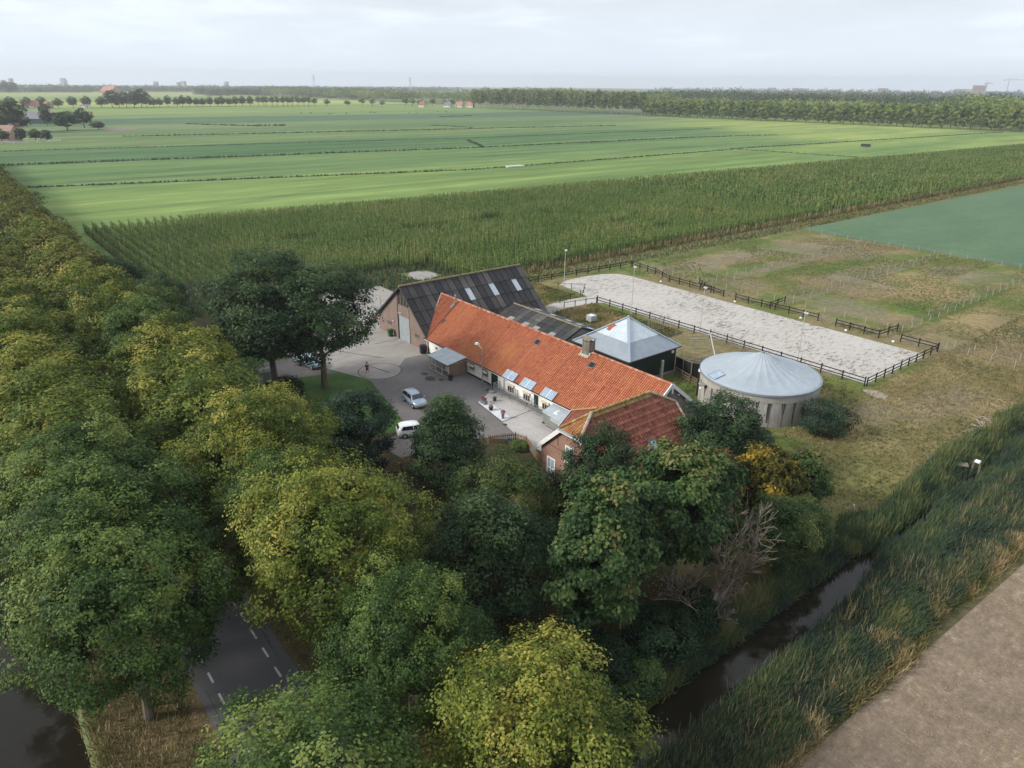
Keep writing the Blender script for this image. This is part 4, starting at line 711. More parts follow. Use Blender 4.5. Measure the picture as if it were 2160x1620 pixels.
OLDCEM = tint_mat('old_dark_cement', [(0, (.028, .030, .032)), (.5, (.060, .060, .062)), (.85, (.10, .098, .095)), (1, (.16, .155, .15))], noise=(1.6, .8), rough=.95, patch=[(.8, (.045, .055, .030), .55, .8, (1, 1, 1))])
LICHEN = mat('lichen_ridge', [(.3, (.16, .14, .10)), (.7, (.30, .25, .13))], [(2, 4, 1, (1, 1, 1), 0)], rough=.95)
SKYL = mat('translucent_sheet', [(.3, (.40, .47, .53)), (.7, (.55, .61, .66))], [(3, 3, 1, (1, 6, 1), 0)], rough=.35, spec=.5)

def surf(mb, O, A_, Up, nA, nU, wave, amp, tw, tl, inside, tint, step=.035, lap=.04):
    """overlapping profiled pieces over a plane: O origin, A_ unit along, Up unit upslope"""
    O, A_, Up = Vector(O), Vector(A_), Vector(Up); Nn = A_.cross(Up).normalized()
    if Nn.z < 0: Nn = -Nn
    for j in range(nU):
        for i in range(nA):
            ca, cu = (i+.5)*tw, (j+.5)*tl
            if not inside(ca, cu): continue
            vs = []; m = len(wave)
            for k in range(m):
                a_ = i*tw+tw*k/(m-1); h = wave[k]*amp
                vs.append(O+A_*a_+Up*(j*tl-lap)+Nn*(h+step)); vs.append(O+A_*a_+Up*((j+1)*tl)+Nn*(h+.004))
            fs = [(2*k, 2*k+2, 2*k+3, 2*k+1) for k in range(m-1)]; fs.append([2*k for k in range(m)][::-1]+[0][:0]) if False else None
            fs = [f for f in fs if f]
            t_ = tint(i, j)
            mb.add(vs, fs, t_)
            # front lip of the piece
            lip = []
            for k in range(m): lip.append(vs[2*k]); lip.append(vs[2*k]-Nn*step*.9)
            mb.add(lip, [(2*k, 2*k+1, 2*k+3, 2*k+2) for k in range(m-1)], max(0, t_-.35))
    return mb
PAN = [0, -.9, -1, -.5, .35, .9, .55]
def caps(mb, p, q, r, step, tint=lambda: .5):
    p, q = Vector(p), Vector(q); d = q-p; n = max(1, int(d.length/step))
    for i in range(n):
        a = p+d*(i/n); b = p+d*((i+1.05)/n); mb.tube(a+Vector((0, 0, .01)), b+Vector((0, 0, .03)), r, r*1.12, n=8, tint=tint())
def window(parent, P, A_, Wd, Ht, out, nx_=2, nz_=2, frame=None, name='window', glass=None, t=.07, sill=True):
    """P lower-left corner on the wall, A_ unit along wall, out unit outwards"""
    P, A_, out = Vector(P), Vector(A_), Vector(out); Z = Vector((0, 0, 1)); f = MB()
    def bx(a0, a1, z0, z1, o0, o1):
        c = [P+A_*a+Z*z+out*o for o in (o0, o1) for (a, z) in ((a0, z0), (a1, z0), (a1, z1), (a0, z1))]
        f.add(c, [(0,3,2,1),(4,5,6,7),(0,1,5,4),(1,2,6,5),(2,3,7,6),(3,0,4,7)])
    bx(0, t, 0, Ht, -.03, .05); bx(Wd-t, Wd, 0, Ht, -.03, .05); bx(t, Wd-t, 0, t, -.03, .049); bx(t, Wd-t, Ht-t, Ht, -.03, .049)
    for i in range(1, nx_): bx(Wd*i/nx_-t/3, Wd*i/nx_+t/3, t, Ht-t, -.02, .045)
    for i in range(1, nz_): bx(t, Wd-t, Ht*i/nz_-t/3, Ht*i/nz_+t/3, -.02, .041)
    if sill: bx(-.06, Wd+.06, -.09, -.002, -.03, .13)
    w_ = f.build(name, frame or WTRIM, parent); g_ = MB()
    g_.poly([P+A_*a+Z*z+out*.012 for a, z in ((t, t), (Wd-t, t), (Wd-t, Ht-t), (t, Ht-t))]); o = g_.build('pane', glass or GLASS); o.parent = w_; return w_
X_, Y_, Z_ = Vector((1, 0, 0)), Vector((0, 1, 0)), Vector((0, 0, 1))
rr = random.Random(21)
# ---------------------------------------------------------------- big barn
B = empty('big_barn', (-7, 10, 0), 0, 'large barn with a dark corrugated roof and grey roller door', 'barn')
ax_, az_, el, er, ez, D = -6.9, 8.25, -14.35, .05, 2.35, 21.4
b = MB()
def wallpoly(pts, y0, y1): b.slab([(x, y0, z) for x, z in pts], (0, y1-y0, 0))
wallpoly([(-14.1, 0), (-8.3, 0), (-8.3, 7.05-.05), (-14.1, 2.3)], 0, .25); wallpoly([(-4.95, 0), (-.25, 0), (-.25, 2.3), (-4.95, 6.55)], 0, .25)
wallpoly([(-8.3, 3.72), (-4.95, 3.72), (-4.95, 5.25), (-8.3, 5.25)], .03, .25)
b.slab([(-14.1, D-.1, 0), (-.25, D-.1, 0), (-.25, D-.1, 2.3), (ax_, D-.1, 8.1), (-14.1, D-.1, 2.3)], (0, -.2, 0))
b.box(-14.1, .25, 0, -13.9, D-.3, 2.3); b.box(-.45, .25, 0, -.25, D-.3, 2.3); b.build('wall', BRICK, B)
b = MB(); b.box(-8.34, -.02, 0, -8.22, .05, 5.3); b.box(-5.02, -.02, 0, -4.9, .05, 5.3); b.build('recess_shade', mat('dark_recess', (.05, .042, .038)), B)  # dark strips paint the shaded recess lines beside the door bay
b = MB(); b.box(-8.05, .06, 0, -5.12, .12, 3.68)
for z in np.arange(.3, 3.6, .3): b.box(-8.05, .045, z, -5.12, .06, z+.03)
for x in np.arange(-7.9, -5.2, .30): b.box(x, .04, .02, x+.03, .06, 3.66)
dr = b.build('door', mat('roller_door', (.33, .37, .39), rough=.6), B)
b = MB(); b.slab([(-8.2, .14, 5.25), (-5.05, .14, 5.25), (-5.05, .14, 6.5), (ax_, .14, 7.95), (-8.2, .14, 6.9)], (0, .03, 0)); b.build('upper_glazing', mat('glazing_dirty', (.055, .05, .045), rough=.4), B)
b = MB()
for x in (-8.2, -7.35, -6.5, -5.65, -5.1): b.box(x-.05, .06, 5.25, x+.05, .14, min(7.9-abs(x-ax_)*.8, 7.8))
b.box(-8.3, .055, 5.2, -4.95, .135, 5.32); b.build('mullions', WOODG, B)
for x0 in (-11.45, -3.65):
    for k in range(3): window(B, (x0+k*.46, -.002, 1.5), X_, .3, .62, -Y_, 1, 1, frame=mat('concrete_frame', (.30, .27, .24)), t=.04, sill=False)
b = MB(); b.tube((-9.4, -.1, 2.5), (-9.4, -.25, 2.45), .09); b.build('wall_lamp', WTRIM, B)
b = MB(); b.tube((-7.0, -.1, 4.25), (-7.4, -.45, 4.2), .05); b.build('wall_lamp', CREAM, B)
_ct = {}
def ctint(i, j, t0, t1):
    k = (i, t0)
    if k not in _ct: _ct[k] = rr.uniform(t0, t1)
    return _ct[k]+rr.uniform(-.08, .08)
def corr_slope(parent, O, A_, Up, L, S, name, m, sheetw=1.06, rows=4, sky=(), skym=None, amp=.045, waves=5, tints=(.28, .78), notch=None):
    mb = MB(); sk = []; n = int(L/sheetw); tl = S/rows; wave = [math.sin(2*PI*waves*k/(waves*4)) for k in range(waves*4+1)]
    surf(mb, O, A_, Up, n, rows, wave, amp, L/n, tl, lambda a, u: (skym is not None or not any(s0 <= a <= s1 and u0 <= u <= u1 for (s0, s1, u0, u1) in sky)) and not (notch and notch(a, u)), lambda i, j: ctint(i, j, *tints), step=.06, lap=.12)
    o = mb.build(name, m, parent); sm = MB(); A2, U2 = Vector(A_), Vector(Up); N2 = A2.cross(U2); N2 = N2 if N2.z > 0 else -N2
    for i in range(1, n):
        sm.bar(Vector(O)+A2*(i*L/n)+N2*(amp+.02), Vector(O)+A2*(i*L/n)+U2*S+N2*(amp+.02), .085, .03)
    c = sm.build('lap_shadow_lines', mat('lap_shadow', (.018, .018, .020)), None); c.parent = o  # thin dark bars draw the shadow line at each sheet lap
    for (s0, s1, u0, u1) in sky:
        i0 = round(s0/(L/n)); j0 = round(u0/tl); q = MB(); surf(q, Vector(O)+Vector(A_)*i0*(L/n)+Vector(Up)*j0*tl, A_, Up, 1, 1, wave, amp, L/n, (u1-u0), lambda a, u: True, lambda i, j: .5, step=.04 if skym is None else .10, lap=.05); q.build('skylight', skym or SKYL, parent)
    return o
th = math.atan2(az_-ez, er-ax_); upR = Vector((-math.cos(th), 0, math.sin(th))); SL = math.hypot(az_-ez, er-ax_)
nn = int(22.2/1.06); sw = 22.2/nn; tl = SL/4
def skyat(t_): i = int((t_+.35)/sw); return (i*sw, (i+1)*sw, tl*1.0+.62*0+tl*1.0*0+tl*1, tl*2+tl*1-0.001) 
sk = []
for t_ in (10.2, 14.6, 19.1):
    i = int((t_+.35)/sw); sk.append((i*sw, (i+1)*sw, tl*2*.999, tl*3))
corr_slope(B, (er, -.35, ez), Y_, upR, 22.2, SL, 'roof_slope', CEMENT, sky=sk, notch=lambda a, u: False)
thl = math.atan2(az_-ez, ax_-el); upL = Vector((math.cos(thl), 0, math.sin(thl)))
corr_slope(B, (el, -.35, ez), Y_, upL, 22.2, math.hypot(az_-ez, ax_-el), 'roof_slope', CEMENT)
b = MB(); caps(b, (ax_, -.4, az_+.02), (ax_, 21.9, az_+.02), .15, .6, lambda: .5); b.build('ridge', LICHEN, B)
b = MB(); b.bar((er, -.36, ez-.02), (ax_, -.36, az_-.04), .06, .22); b.bar((el, -.36, ez-.02), (ax_, -.36, az_-.04), .06, .22); b.build('verge_board', mat('dark_verge', (.06, .06, .065)), B)
b = MB(); b.tube((-14.5, -.3, ez-.08), (-14.5, 21.6, ez-.08), .09); b.tube((-14.3, -.12, 0), (-14.3, -.12, ez-.1), .05); b.build('gutter', WTRIM, B)
b = MB(); b.tube((-.12, -.14, 0), (-.12, -.14, 2.3), .055); b.build('downpipe', WTRIM, B)

# ---------------------------------------------------------------- long barn
L = empty('long_barn', (18, 5, 0), 0, 'long low white-walled stable with an orange tiled roof', 'stable')
EZ, RZ, RT, ET = 2.30, 6.72, 5.40, -.35; SLP = math.hypot(RZ-EZ, RT-ET); up = Vector((0, (RT-ET)/SLP, (RZ-EZ)/SLP)); upb = Vector((0, -(RT-ET)/SLP, (RZ-EZ)/SLP)); S1 = 38.25
b = MB(); b.box(0.05, 0, .28, 35.9, .22, 2.28)
b.box(.05, 10.6, 0, 38, 10.8, 2.3); b.build('front_wall', WHITE, L)
b = MB(); b.box(0.05, -.02, 0, 14.5, .2, .279); b.box(16.1, -.02, 0, 22.75, .2, .279); b.box(23.75, -.02, 0, 35.8, .2, .279); b.build('tarred_plinth', BLACK, L)
b = MB(); b.slab([(37.9, 0, 0), (37.9, 10.8, 0), (37.9, 10.8, 2.4), (37.9, RT, RZ-.12), (37.9, 0, 2.4)], (.2, 0, 0)); b.build('gable_wall', BRICKG, L)
# roof: clipped on the big barn side by the valley line
def vlim(u): return -.45-(u/SLP)*4.2      # X of the valley at upslope distance u
X0 = -4.9; tw, tl = .27, .345; nU = int(SLP/tl); nA = int((S1-X0)/tw)
def ins(a, u): return X0+a > vlim(u)+.05 and not (X0+a > 34.7 and u < (RT-ET)*.0+ (X0+a-34.7)*1.9+.2 and u < 3.1)
colr = [rr.gauss(0, .05) for _ in range(199)]
b = MB(); surf(b, (X0, ET, EZ), X_, up, nA, nU, PAN, .055, tw, SLP/nU, ins, lambda i, j: .45+colr[i % 199]+rr.gauss(0, .07)-.12*(X0+i*tw < .1)+(.10 if .1 < X0+i*tw < 5 else 0), step=.05)
b.build('roof_tiles', TILE, L)
b = MB(); b.slab([(-.45, ET+.02, EZ-.06), (S1, ET+.02, EZ-.06), (S1, RT, RZ-.10), (-4.65, RT, RZ-.10)], (0, 0, -.05)); b.slab([(-.2, 2*RT-ET, EZ-.03), (S1, 2*RT-ET, EZ-.03), (S1, RT+.01, RZ-.06), (-4.6, RT+.01, RZ-.06)], (0, 0, -.04)); b.build('roof_deck', mat('roof_back_tile', (.20, .05, .03)), L)
b = MB(); caps(b, (-4.6, RT, RZ+.05), (25.3, RT, RZ+.05), .14, .38, lambda: rr.uniform(.1, .9)); b.build('ridge_tiles', RIDGE, L); b = MB(); caps(b, (26.5, RT, RZ+.05), (S1, RT, RZ+.05), .14, .38, lambda: rr.uniform(.1, .9)); b.build('ridge_tiles', RIDGE, L)
b = MB(); b.bar((-.55, ET, EZ+.02), (-4.75, RT, RZ+.04), .16, .05); b.build('valley_flashing', mat('flashing', (.30, .24, .20)), L)
b = MB(); b.box(-.5, ET-.03, EZ-.24, 29.9, ET+.02, EZ-.03); b.box(-.5, ET+.02, EZ-.26, 29.9, 0, EZ-.22); b.build('fascia', WTRIM, L)
b = MB(); b.box(-.55, ET-.16, EZ-.06, 29.85, ET-.035, EZ+.04); b.build('gutter', mat('gutter_dark', (.015, .018, .035), rough=.4), L)
# seam line where older tiles meet
b = MB(); b.bar((.0, ET+.05, EZ+.075), (.0, RT-.4, RZ-.225), .05, .02); b.build('roof_seam', mat('seam', (.10, .04, .025)), L)
for a, c in (((38.28, ET-.12, EZ-.15), (38.28, RT, RZ+.02)), ((38.28, 2*RT-ET+.1, EZ-.15), (38.28, RT, RZ+.02))):
    b = MB(); b.bar(a, c, .12, .36); b.build('bargeboard', WTRIM, L)
b = MB(); b.box(38.3, RT-.09, RZ-.95, 38.4, RT+.09, RZ-.1); b.build('finial', WTRIM, L)
for y_, z_ in ((6.6, 5.35), (8.0, 4.3), (4.2, 5.35)):
    b = MB(); b.box(38.1, y_-.07, z_-.1, 38.38, y_+.07, z_+.06); b.build('purlin_end', CREAM, L)
window(L, (38.1, 5.0, 3.4), Y_, .9, .95, X_, 1, 1); window(L, (38.1, 6.6, 1.2), Y_, .9, 1.1, X_, 1, 2)
def on_roof(s, t, h=.0): return Vector((s, t, EZ+(t-ET)*(RZ-EZ)/(RT-ET)+h))
nrm = X_.cross(up).normalized()
def roof_rect(name, s0, s1, t0, t1, m, h=.08, th_=.06, parent=None):
    p = [on_roof(s0, t0)+nrm*h, on_roof(s1, t0)+nrm*h, on_roof(s1, t1)+nrm*h, on_roof(s0, t1)+nrm*h]; b = MB(); b.slab(p, nrm*th_); return b.build(name, m, parent or L)
for s, t, w_, h_ in ((.42, 2.33, .12, .55), (18.24, 4.33, .62, .50), (27.74, 4.3, .66, .50)):
    f = roof_rect('roof_hatch', s-w_/2-.07, s+w_/2+.07, t-h_/2-.1, t+h_/2+.06, mat('lead', (.17, .17, .19)), .06, .05); g_ = roof_rect('pane', s-w_/2, s+w_/2, t-h_/2, t+h_/2, BLACK, .115, .03, f)
for s0, s1 in ((17.45, 19.45), (20.75, 22.8), (24.45, 26.45)):   # glass canopies at the eaves above the three hatches
    k = Vector((0, 0, 0)); pts = [on_roof(s0, -.42)+nrm*.10, on_roof(s1, -.42)+nrm*.10, on_roof(s1, .50)+nrm*.13, on_roof(s0, .50)+nrm*.13]
    b = MB(); b.slab(pts, nrm*.04); f = b.build('glass_canopy', PGLASS, L)
    b = MB(); m_ = (s0+s1)/2
    b.bar(on_roof(m_, -.44)+nrm*.17, on_roof(m_, .51)+nrm*.19, .08, .04); b.bar(on_roof(s0, -.44)+nrm*.165, on_roof(s0, .51)+nrm*.185, .05, .04)
    c = b.build('glazing_bar', WTRIM); c.parent = f; c.matrix_parent_inverse = Matrix.Identity(4)
# chimney shaft of boards astride the ridge
b = MB(); x0, x1, y0, y1 = 25.35, 26.45, RT-.45, RT+.55
b.box(x0+.06, y0+.06, 5.6, x1-.06, y1-.06, 7.0); 
for z in np.arange(7.0, 8.0, .2): b.box(x0, y0, z, x1, y1, z+.17)
cshaft = b.build('chimney', WOODG, L)
b = MB(); b.slab([(x0-.1, y0-.1, 8.25), (x1+.1, y0-.1, 8.25), (x1+.1, (y0+y1)/2, 8.55), (x0-.1, (y0+y1)/2, 8.55)], (0, 0, .05)); b.slab([(x0-.1, y1+.1, 8.25), (x1+.1, y1+.1, 8.25), (x1+.1, (y0+y1)/2+.002, 8.55), (x0-.1, (y0+y1)/2+.002, 8.55)], (0, 0, .05))
for xx in (x0+.05, x1-.05):
    for yy in (y0+.05, y1-.05): b.box(xx-.05, yy-.05, 7.98, xx+.05, yy+.05, 8.27)
c = b.build('chimney_cowl', WOODG); c.parent = cshaft
b = MB(); 
for k in range(7): b.box(x0-.22+k*.22, y0-.34-.03*(k % 2), 6.28, x0-.05+k*.22, y0-.06, 6.42)
b.box(x0-.18, y0-.2, 6.35, x1+.18, y0-.02, 6.52); b.box(x0-.18, y0, 6.3, x0-.04, RT, 6.8); b.box(x1+.04, y0, 6.3, x1+.18, RT, 6.8); c = b.build('flashing', mat('mortar_flashing', (.48, .46, .38))); c.parent = cshaft
b = MB()
b.tube(on_roof(-.75, 5.15), on_roof(-.75, 5.15)+Z_*.75, .06); b.tube(on_roof(-.75, 5.15)+Z_*.75, on_roof(-.75, 5.15)+Z_*.95, .13); b.tube(on_roof(-.35, 4.75), on_roof(-.35, 4.75)+Z_*.35, .1); b.build('flue_pipe', ZINC, L)
roof_rect('flue_flashing', -.75, -.3, 4.2, 4.75, mat('lead', (.17, .17, .19)), .05, .03)
# openings in the front wall
window(L, (1.75, -.001, 1.15), X_, .62, .5, -Y_, 1, 1, frame=WTRIM, sill=False)
def stable_window(s):
    wn = window(L, (s, -.001, .85), X_, 1.22, 1.2, -Y_, 3, 1, frame=CREAM); 
    q = MB(); q.slab([(s-.08, -.05, 1.62), (s+1.30, -.05, 1.62), (s+1.30, -.42, 1.50), (s-.08, -.42, 1.50)], (0, 0, .04)); c = q.build('awning_board', CREAM); c.parent = wn
for s in (9.82, 12.7): stable_window(s)
for s0, s1 in ((14.6, 15.95), (22.85, 23.65)):
    q = MB(); q.box(s0, -.05, .06, s1, -.004, 2.02); d_ = q.build('door', DKGREEN, L); q = MB(); q.box(s1-.16, -.09, 1.0, s1-.08, -.051, 1.05); c = q.build('handle', ZINC); c.parent = d_
    q = MB(); q.box(s0-.08, -.035, 0, s0-.002, 0, 2.1); q.box(s1+.002, -.035, 0, s1+.08, 0, 2.1); c = q.build('door_frame', WTRIM); c.parent = d_
for s in (17.87, 20.87, 24.32):
    wn = window(L, (s, -.001, .42), X_, 1.3, 1.0, -Y_, 3, 1, frame=CREAM); q = MB(); q.box(s, -.20, 1.32, s+1.3, -.052, 1.62); c = q.build('shutter_box', CREAM); c.parent = wn
    q = MB(); q.box(s+.5, -.215, 1.40, s+1.0, -.201, 1.46); c = q.build('slot', BLACK); c.parent = wn
for s in (12.3, 17.35, 22.6, 26.6):
    q = MB(); q.box(s, -.22, 1.86, s+.26, -.02, 2.0); q.build('floodlight', mat('lamp_grey', (.22, .23, .25)), L)
b = MB(); b.tube((17.25, -.1, .1), (17.25, -.1, 2.2), .05); b.build('downpipe', GALV, L)
# red tiled lean-to joining stable and house
b = MB(); E = Vector((29.9, -3.4, .72)); ups = up
def in_red(a, u):
    t = -3.4+u*up.y; s = 29.9+a; return u < 4.35-max(0, abs(a-3.0)-2.0)*.0 and s < 35.9
R0 = Vector((30.05, -2.6, EZ+(-2.6-ET)*(RZ-EZ)/(RT-ET)+.55)); LEN = 3.6
b = MB(); surf(b, R0, X_, up, int(5.9/.27), int(LEN/.345), PAN, .035, .27, .345, lambda a, u: u < 2.3+min(a, 2.3)*.62 and u < 2.3+(5.2-a)*.9, lambda i, j: rr.gauss(.5, .14), step=.03); RN = empty('link_roof', (33, -1.5, 0), 0, 'small dark red tiled lean-to between the stable and the farmhouse', 'annex')
b.build('roof_tiles', TILER, RN)
b = MB(); q = [R0+nrm*-.02, R0+X_*5.6+nrm*-.02, R0+X_*5.2+up*2.3, R0+X_*2.6+up*3.75, R0+up*2.25]; b.slab(q, nrm*-.08); b.build('roof_deck', mat('roof_back_tile', (.20, .05, .03)), RN)
b = MB(); b.box(30.2, -2.4, 0, 30.4, -.02, 1.25); b.box(30.4, -2.4, 0, 35.7, -2.2, 1.1); b.build('wall', BRICKR, RN)
b = MB(); b.bar(R0+X_*-.06+nrm*.06, R0+X_*-.06+up*2.3+nrm*.06, .14, .10); b.build('verge_flashing', ZINC, RN)
b = MB(); caps(b, R0+up*2.32+nrm*.05, R0+X_*2.6+up*3.8+nrm*.05, .11, .35, lambda: .8); b.build('ridge_tiles', TILEM, RN)

# ---------------------------------------------------------------- farmhouse
Hs = empty('farmhouse', (39.9, -4, 0), 0, 'pink brick farmhouse with a half-hipped dark red tiled roof and white bargeboards', 'house')
hx, hy0, hy1, hz, hw, he = 39.9, -10.15, 2.15, 7.92, 4.75, 3.45   # ridge x, gable planes, ridge z, half width at eave, eave z
tanp = (hz-he)/hw; zc = 6.70; cw = (hz-zc)/tanp                       # half-hip eave height and half width
b = MB(); b.slab([(35.87, hy0, 0), (43.95, hy0, 0), (43.95, hy0, 4.0), (hx+cw, hy0, zc-.1), (hx-cw, hy0, zc-.1), (35.87, hy0, 4.0)], (0, .25, 0)); b.slab([(35.87, hy1, 0), (43.95, hy1, 0), (43.95, hy1, 4.0), (hx+cw, hy1, zc-.1), (hx-cw, hy1, zc-.1), (35.87, hy1, 4.0)], (0, -.25, 0))
b.box(35.87, hy0+.25, 0, 36.1, hy1-.25, 3.9); b.box(43.72, hy0+.25, 0, 43.95, hy1-.25, 3.9); b.build('wall', BRICKR, Hs)
b = MB(); b.box(35.85, hy0-.02, 4.35, 43.5, hy0+.0, 4.41); b.box(36.4, hy0-.02, 6.02, 43.2, hy0+.0, 6.08) ; b.box(36.2, hy0-.02, 2.1, 43.6, hy0, 2.14); b.build('string_course', mat('dark_mortar', (.10, .06, .05)), Hs)
b = MB(); b.box(38.1, hy0-.03, 4.7, 38.16, hy0, 5.5); b.build('wall_anchor', mat('iron', (.09, .07, .06)), Hs)
window(Hs, (36.75, hy0, .95), X_, 1.15, 2.15, -Y_, 2, 2, t=.12, glass=PGLASS); window(Hs, (40.9, hy0, .95), X_, 1.15, 2.15, -Y_, 2, 2, t=.12, glass=PGLASS); window(Hs, (39.15, hy0, 3.55), X_, 1.15, 1.65, -Y_, 2, 2, t=.12, glass=PGLASS)
window(Hs, (43.95, -6, 1), Y_, 1.1, 1.7, X_, 2, 2, t=.1); window(Hs, (43.95, -2, 1), Y_, 1.1, 1.7, X_, 2, 2, t=.1)
LR = hw*1.04; EZ2 = hz-tanp*(hw+.42)
# right slope (facing +X)
c_, s_ = 1/math.hypot(1, tanp), tanp/math.hypot(1, tanp); upr = Vector((-c_, 0, s_)); SLr = (hw+.42)/c_; Yr0, Yr1 = hy0-.25, hy1+.2
RY0, RY1 = hy0+2.3, hy1-2.2
def in_r(a, u):
    y = Yr0+a; x = hx+(hw+.42)-u*c_; z = EZ2+u*s_
    if z > zc: k = (z-zc)/(hz-zc); return y > Yr0+(RY0-Yr0)*k and y < Yr1+(RY1-Yr1)*k
    return True
nU = int(SLr/.36); TLr = SLr/nU; b = MB(); b2 = MB()
surf(b, (hx+hw+.42, Yr0, EZ2), Y_, upr, int((Yr1-Yr0)/.3), nU, PAN, .035, .3, TLr, lambda a, u: in_r(a, u) and u < SLr-.42, lambda i, j: rr.gauss(.48, .11)-.22*(j % 2), step=.045); b.build('roof_tiles', TILER, Hs)
surf(b2, (hx+hw+.42, Yr0, EZ2), Y_, upr, int((Yr1-Yr0)/.3), nU, PAN, .035, .3, TLr, lambda a, u: in_r(a, u) and u >= SLr-.42, lambda i, j: rr.gauss(.5, .15)-(.25 if rr.random() < (nU-j)/6 else 0), step=.04); b2.build('mossy_tiles', TILEM, Hs)
# left slope (facing -X) and the two hips
upl = Vector((c_, 0, s_)); b = MB(); surf(b, (hx-hw-.42, Yr0, EZ2), Y_, upl, int((Yr1-Yr0)/.3), nU, PAN, .035, .3, TLr, in_r, lambda i, j: rr.gauss(.48, .11), step=.04); b.build('roof_tiles', TILER, Hs)
for (ya, yr) in ((Yr0, RY0), (Yr1, RY1)):
    b = MB(); uh = Vector((0, yr-ya, hz-zc)); ul = uh.length; uh.normalize(); W2 = cw+.1
    surf(b, (hx-W2, ya, zc), X_, uh, int(2*W2/.25), int(ul/.33), PAN, .035, .25, .33, lambda a, u: abs(a-W2) < W2*(1-u/ul)+.05, lambda i, j: rr.gauss(.5, .16), step=.04)
    b.build('hip_tiles', TILEO, Hs)
b = MB(); dk = (0, 0, -.06)
b.slab([(hx+hw+.42, Yr0, EZ2-.05), (hx+hw+.42, Yr1, EZ2-.05), (hx+cw, Yr1, zc-.06), (hx, RY1, hz-.06), (hx, RY0, hz-.06), (hx+cw, Yr0, zc-.06)], dk); b.slab([(hx-hw-.42, Yr0, EZ2-.05), (hx-hw-.42, Yr1, EZ2-.05), (hx-cw, Yr1, zc-.06), (hx-.002, RY1, hz-.06), (hx-.002, RY0, hz-.06), (hx-cw, Yr0, zc-.06)], dk)
b.slab([(hx-cw, Yr0+.01, zc-.07), (hx+cw, Yr0+.01, zc-.07), (hx, RY0, hz-.07)], dk); b.slab([(hx-cw, Yr1-.01, zc-.07), (hx+cw, Yr1-.01, zc-.07), (hx, RY1, hz-.07)], dk); b.build('roof_deck', mat('roof_back_red', (.10, .03, .022)), Hs)
b = MB(); caps(b, (hx, RY0, hz+.05), (hx, RY1, hz+.05), .13, .36, lambda: rr.uniform(.3, 1)); b.build('ridge_tiles', TILEM, Hs); b = MB(); caps(b, (hx-cw-.05, Yr0, zc+.05), (hx, RY0, hz+.05), .12, .36, lambda: rr.uniform(.3, 1)); b.build('hip_ridge_tiles', TILEM, Hs)
PRG = tint_mat('pale_ridge', [(0, (.20, .15, .11)), (1, (.42, .36, .29))])
for pp, qq, r_0, lo_ in (((hx+cw+.05, Yr0, zc+.05), (hx, RY0, hz+.08), .15, .6), ((hx+cw+.05, Yr1, zc+.05), (hx, RY1, hz+.05), .13, .4), ((hx+hw+.4, Yr1, EZ2+.05), (hx+cw+.05, Yr1, zc+.05), .10, .2)):
    b = MB(); caps(b, pp, qq, r_0, .36, lambda: rr.uniform(lo_, 1)); b.build('hip_ridge_tiles', PRG, Hs)
for sgn in (-1, 1):
    for yy in (Yr0, Yr1):
        b = MB(); b.bar((hx+sgn*(hw+.55), yy, EZ2-.28), (hx+sgn*cw, yy, zc-.14), .10, .40); b.build('bargeboard', WTRIM, Hs)
b = MB(); b.box(hx-cw-.05, Yr0-.08, zc-.34, hx+cw+.05, Yr0+.02, zc-.06); b.build('hip_fascia', WTRIM, Hs)
b = MB(); b.box(hx-cw-.05, Yr0-.22, zc-.10, hx+cw+.05, Yr0-.09, zc+.0); b.box(hx+hw+.42, Yr0, EZ2-.12, hx+hw+.56, Yr1, EZ2-.02); b.box(hx-hw-.56, Yr0, EZ2-.12, hx-hw-.42, Yr1, EZ2-.02); b.build('gutter', ZINC, Hs)
b = MB(); nr = Y_.cross(upr).normalized(); nr = nr if nr.z > 0 else -nr
def hroof(y, u): return Vector((hx+hw+.42, y, EZ2))+upr*u+nr*.10
px_, pu_ = -3.1, 2.3
b.slab([hroof(px_-.42, pu_-.6), hroof(px_+.42, pu_-.6), hroof(px_+.42, pu_+.62), hroof(px_-.42, pu_+.62)], nr*.10); sf = b.build('skylight', mat('skylight_frame', (.10, .12, .15), rough=.4), Hs)
b = MB(); b.slab([hroof(px_-.30, pu_-.45)+nr*.102, hroof(px_+.30, pu_-.45)+nr*.102, hroof(px_+.30, pu_+.40)+nr*.102, hroof(px_-.30, pu_+.40)+nr*.102], nr*.02); c = b.build('pane', PGLASS); c.parent = sf

# ---------------------------------------------------------------- middle barn with old dark roof
M_ = empty('middle_shed', (7, 15.4, 0), 0, 'low shed with a weathered near-black corrugated roof between big barn and zinc pyramid', 'shed')
mt, mz, me_, mez = 15.4, 4.55, 10.9, 2.75; x0, x1 = -.2, 14.5
for (e, sg) in ((me_, 1), (20.9, -1)):
    d_ = Vector((0, (mt-e), mz-mez if sg > 0 else mz-2.55)); S = d_.length; d_.normalize(); n_ = int((x1-x0)/1.06); sw_ = (x1-x0)/n_; tl_ = S/3
    sk = [(sw_*i, sw_*(i+.98), tl_*.999, tl_*1.6) for i in ((2, 5, 7, 10) if sg > 0 else (1, 3, 5, 8, 11))]
    if sg > 0: corr_slope(M_, (x0, e, mez), X_, d_, x1-x0, S, 'roof_slope', OLDCEM, rows=3, sky=sk, skym=mat('dirty_skylight', (.30, .29, .28)), amp=.02, tints=(.2, .9))
    else: corr_slope(M_, (x1, e, 2.55), -X_, d_, x1-x0, S, 'roof_slope', mat('smooth_slate', (.055, .065, .085), rough=.5), rows=3, sky=sk, skym=SKYL, amp=.015)
b = MB(); caps(b, (x0, mt, mz+.03), (x1, mt, mz+.03), .12, .7, lambda: .5); b.build('ridge', LICHEN, M_)
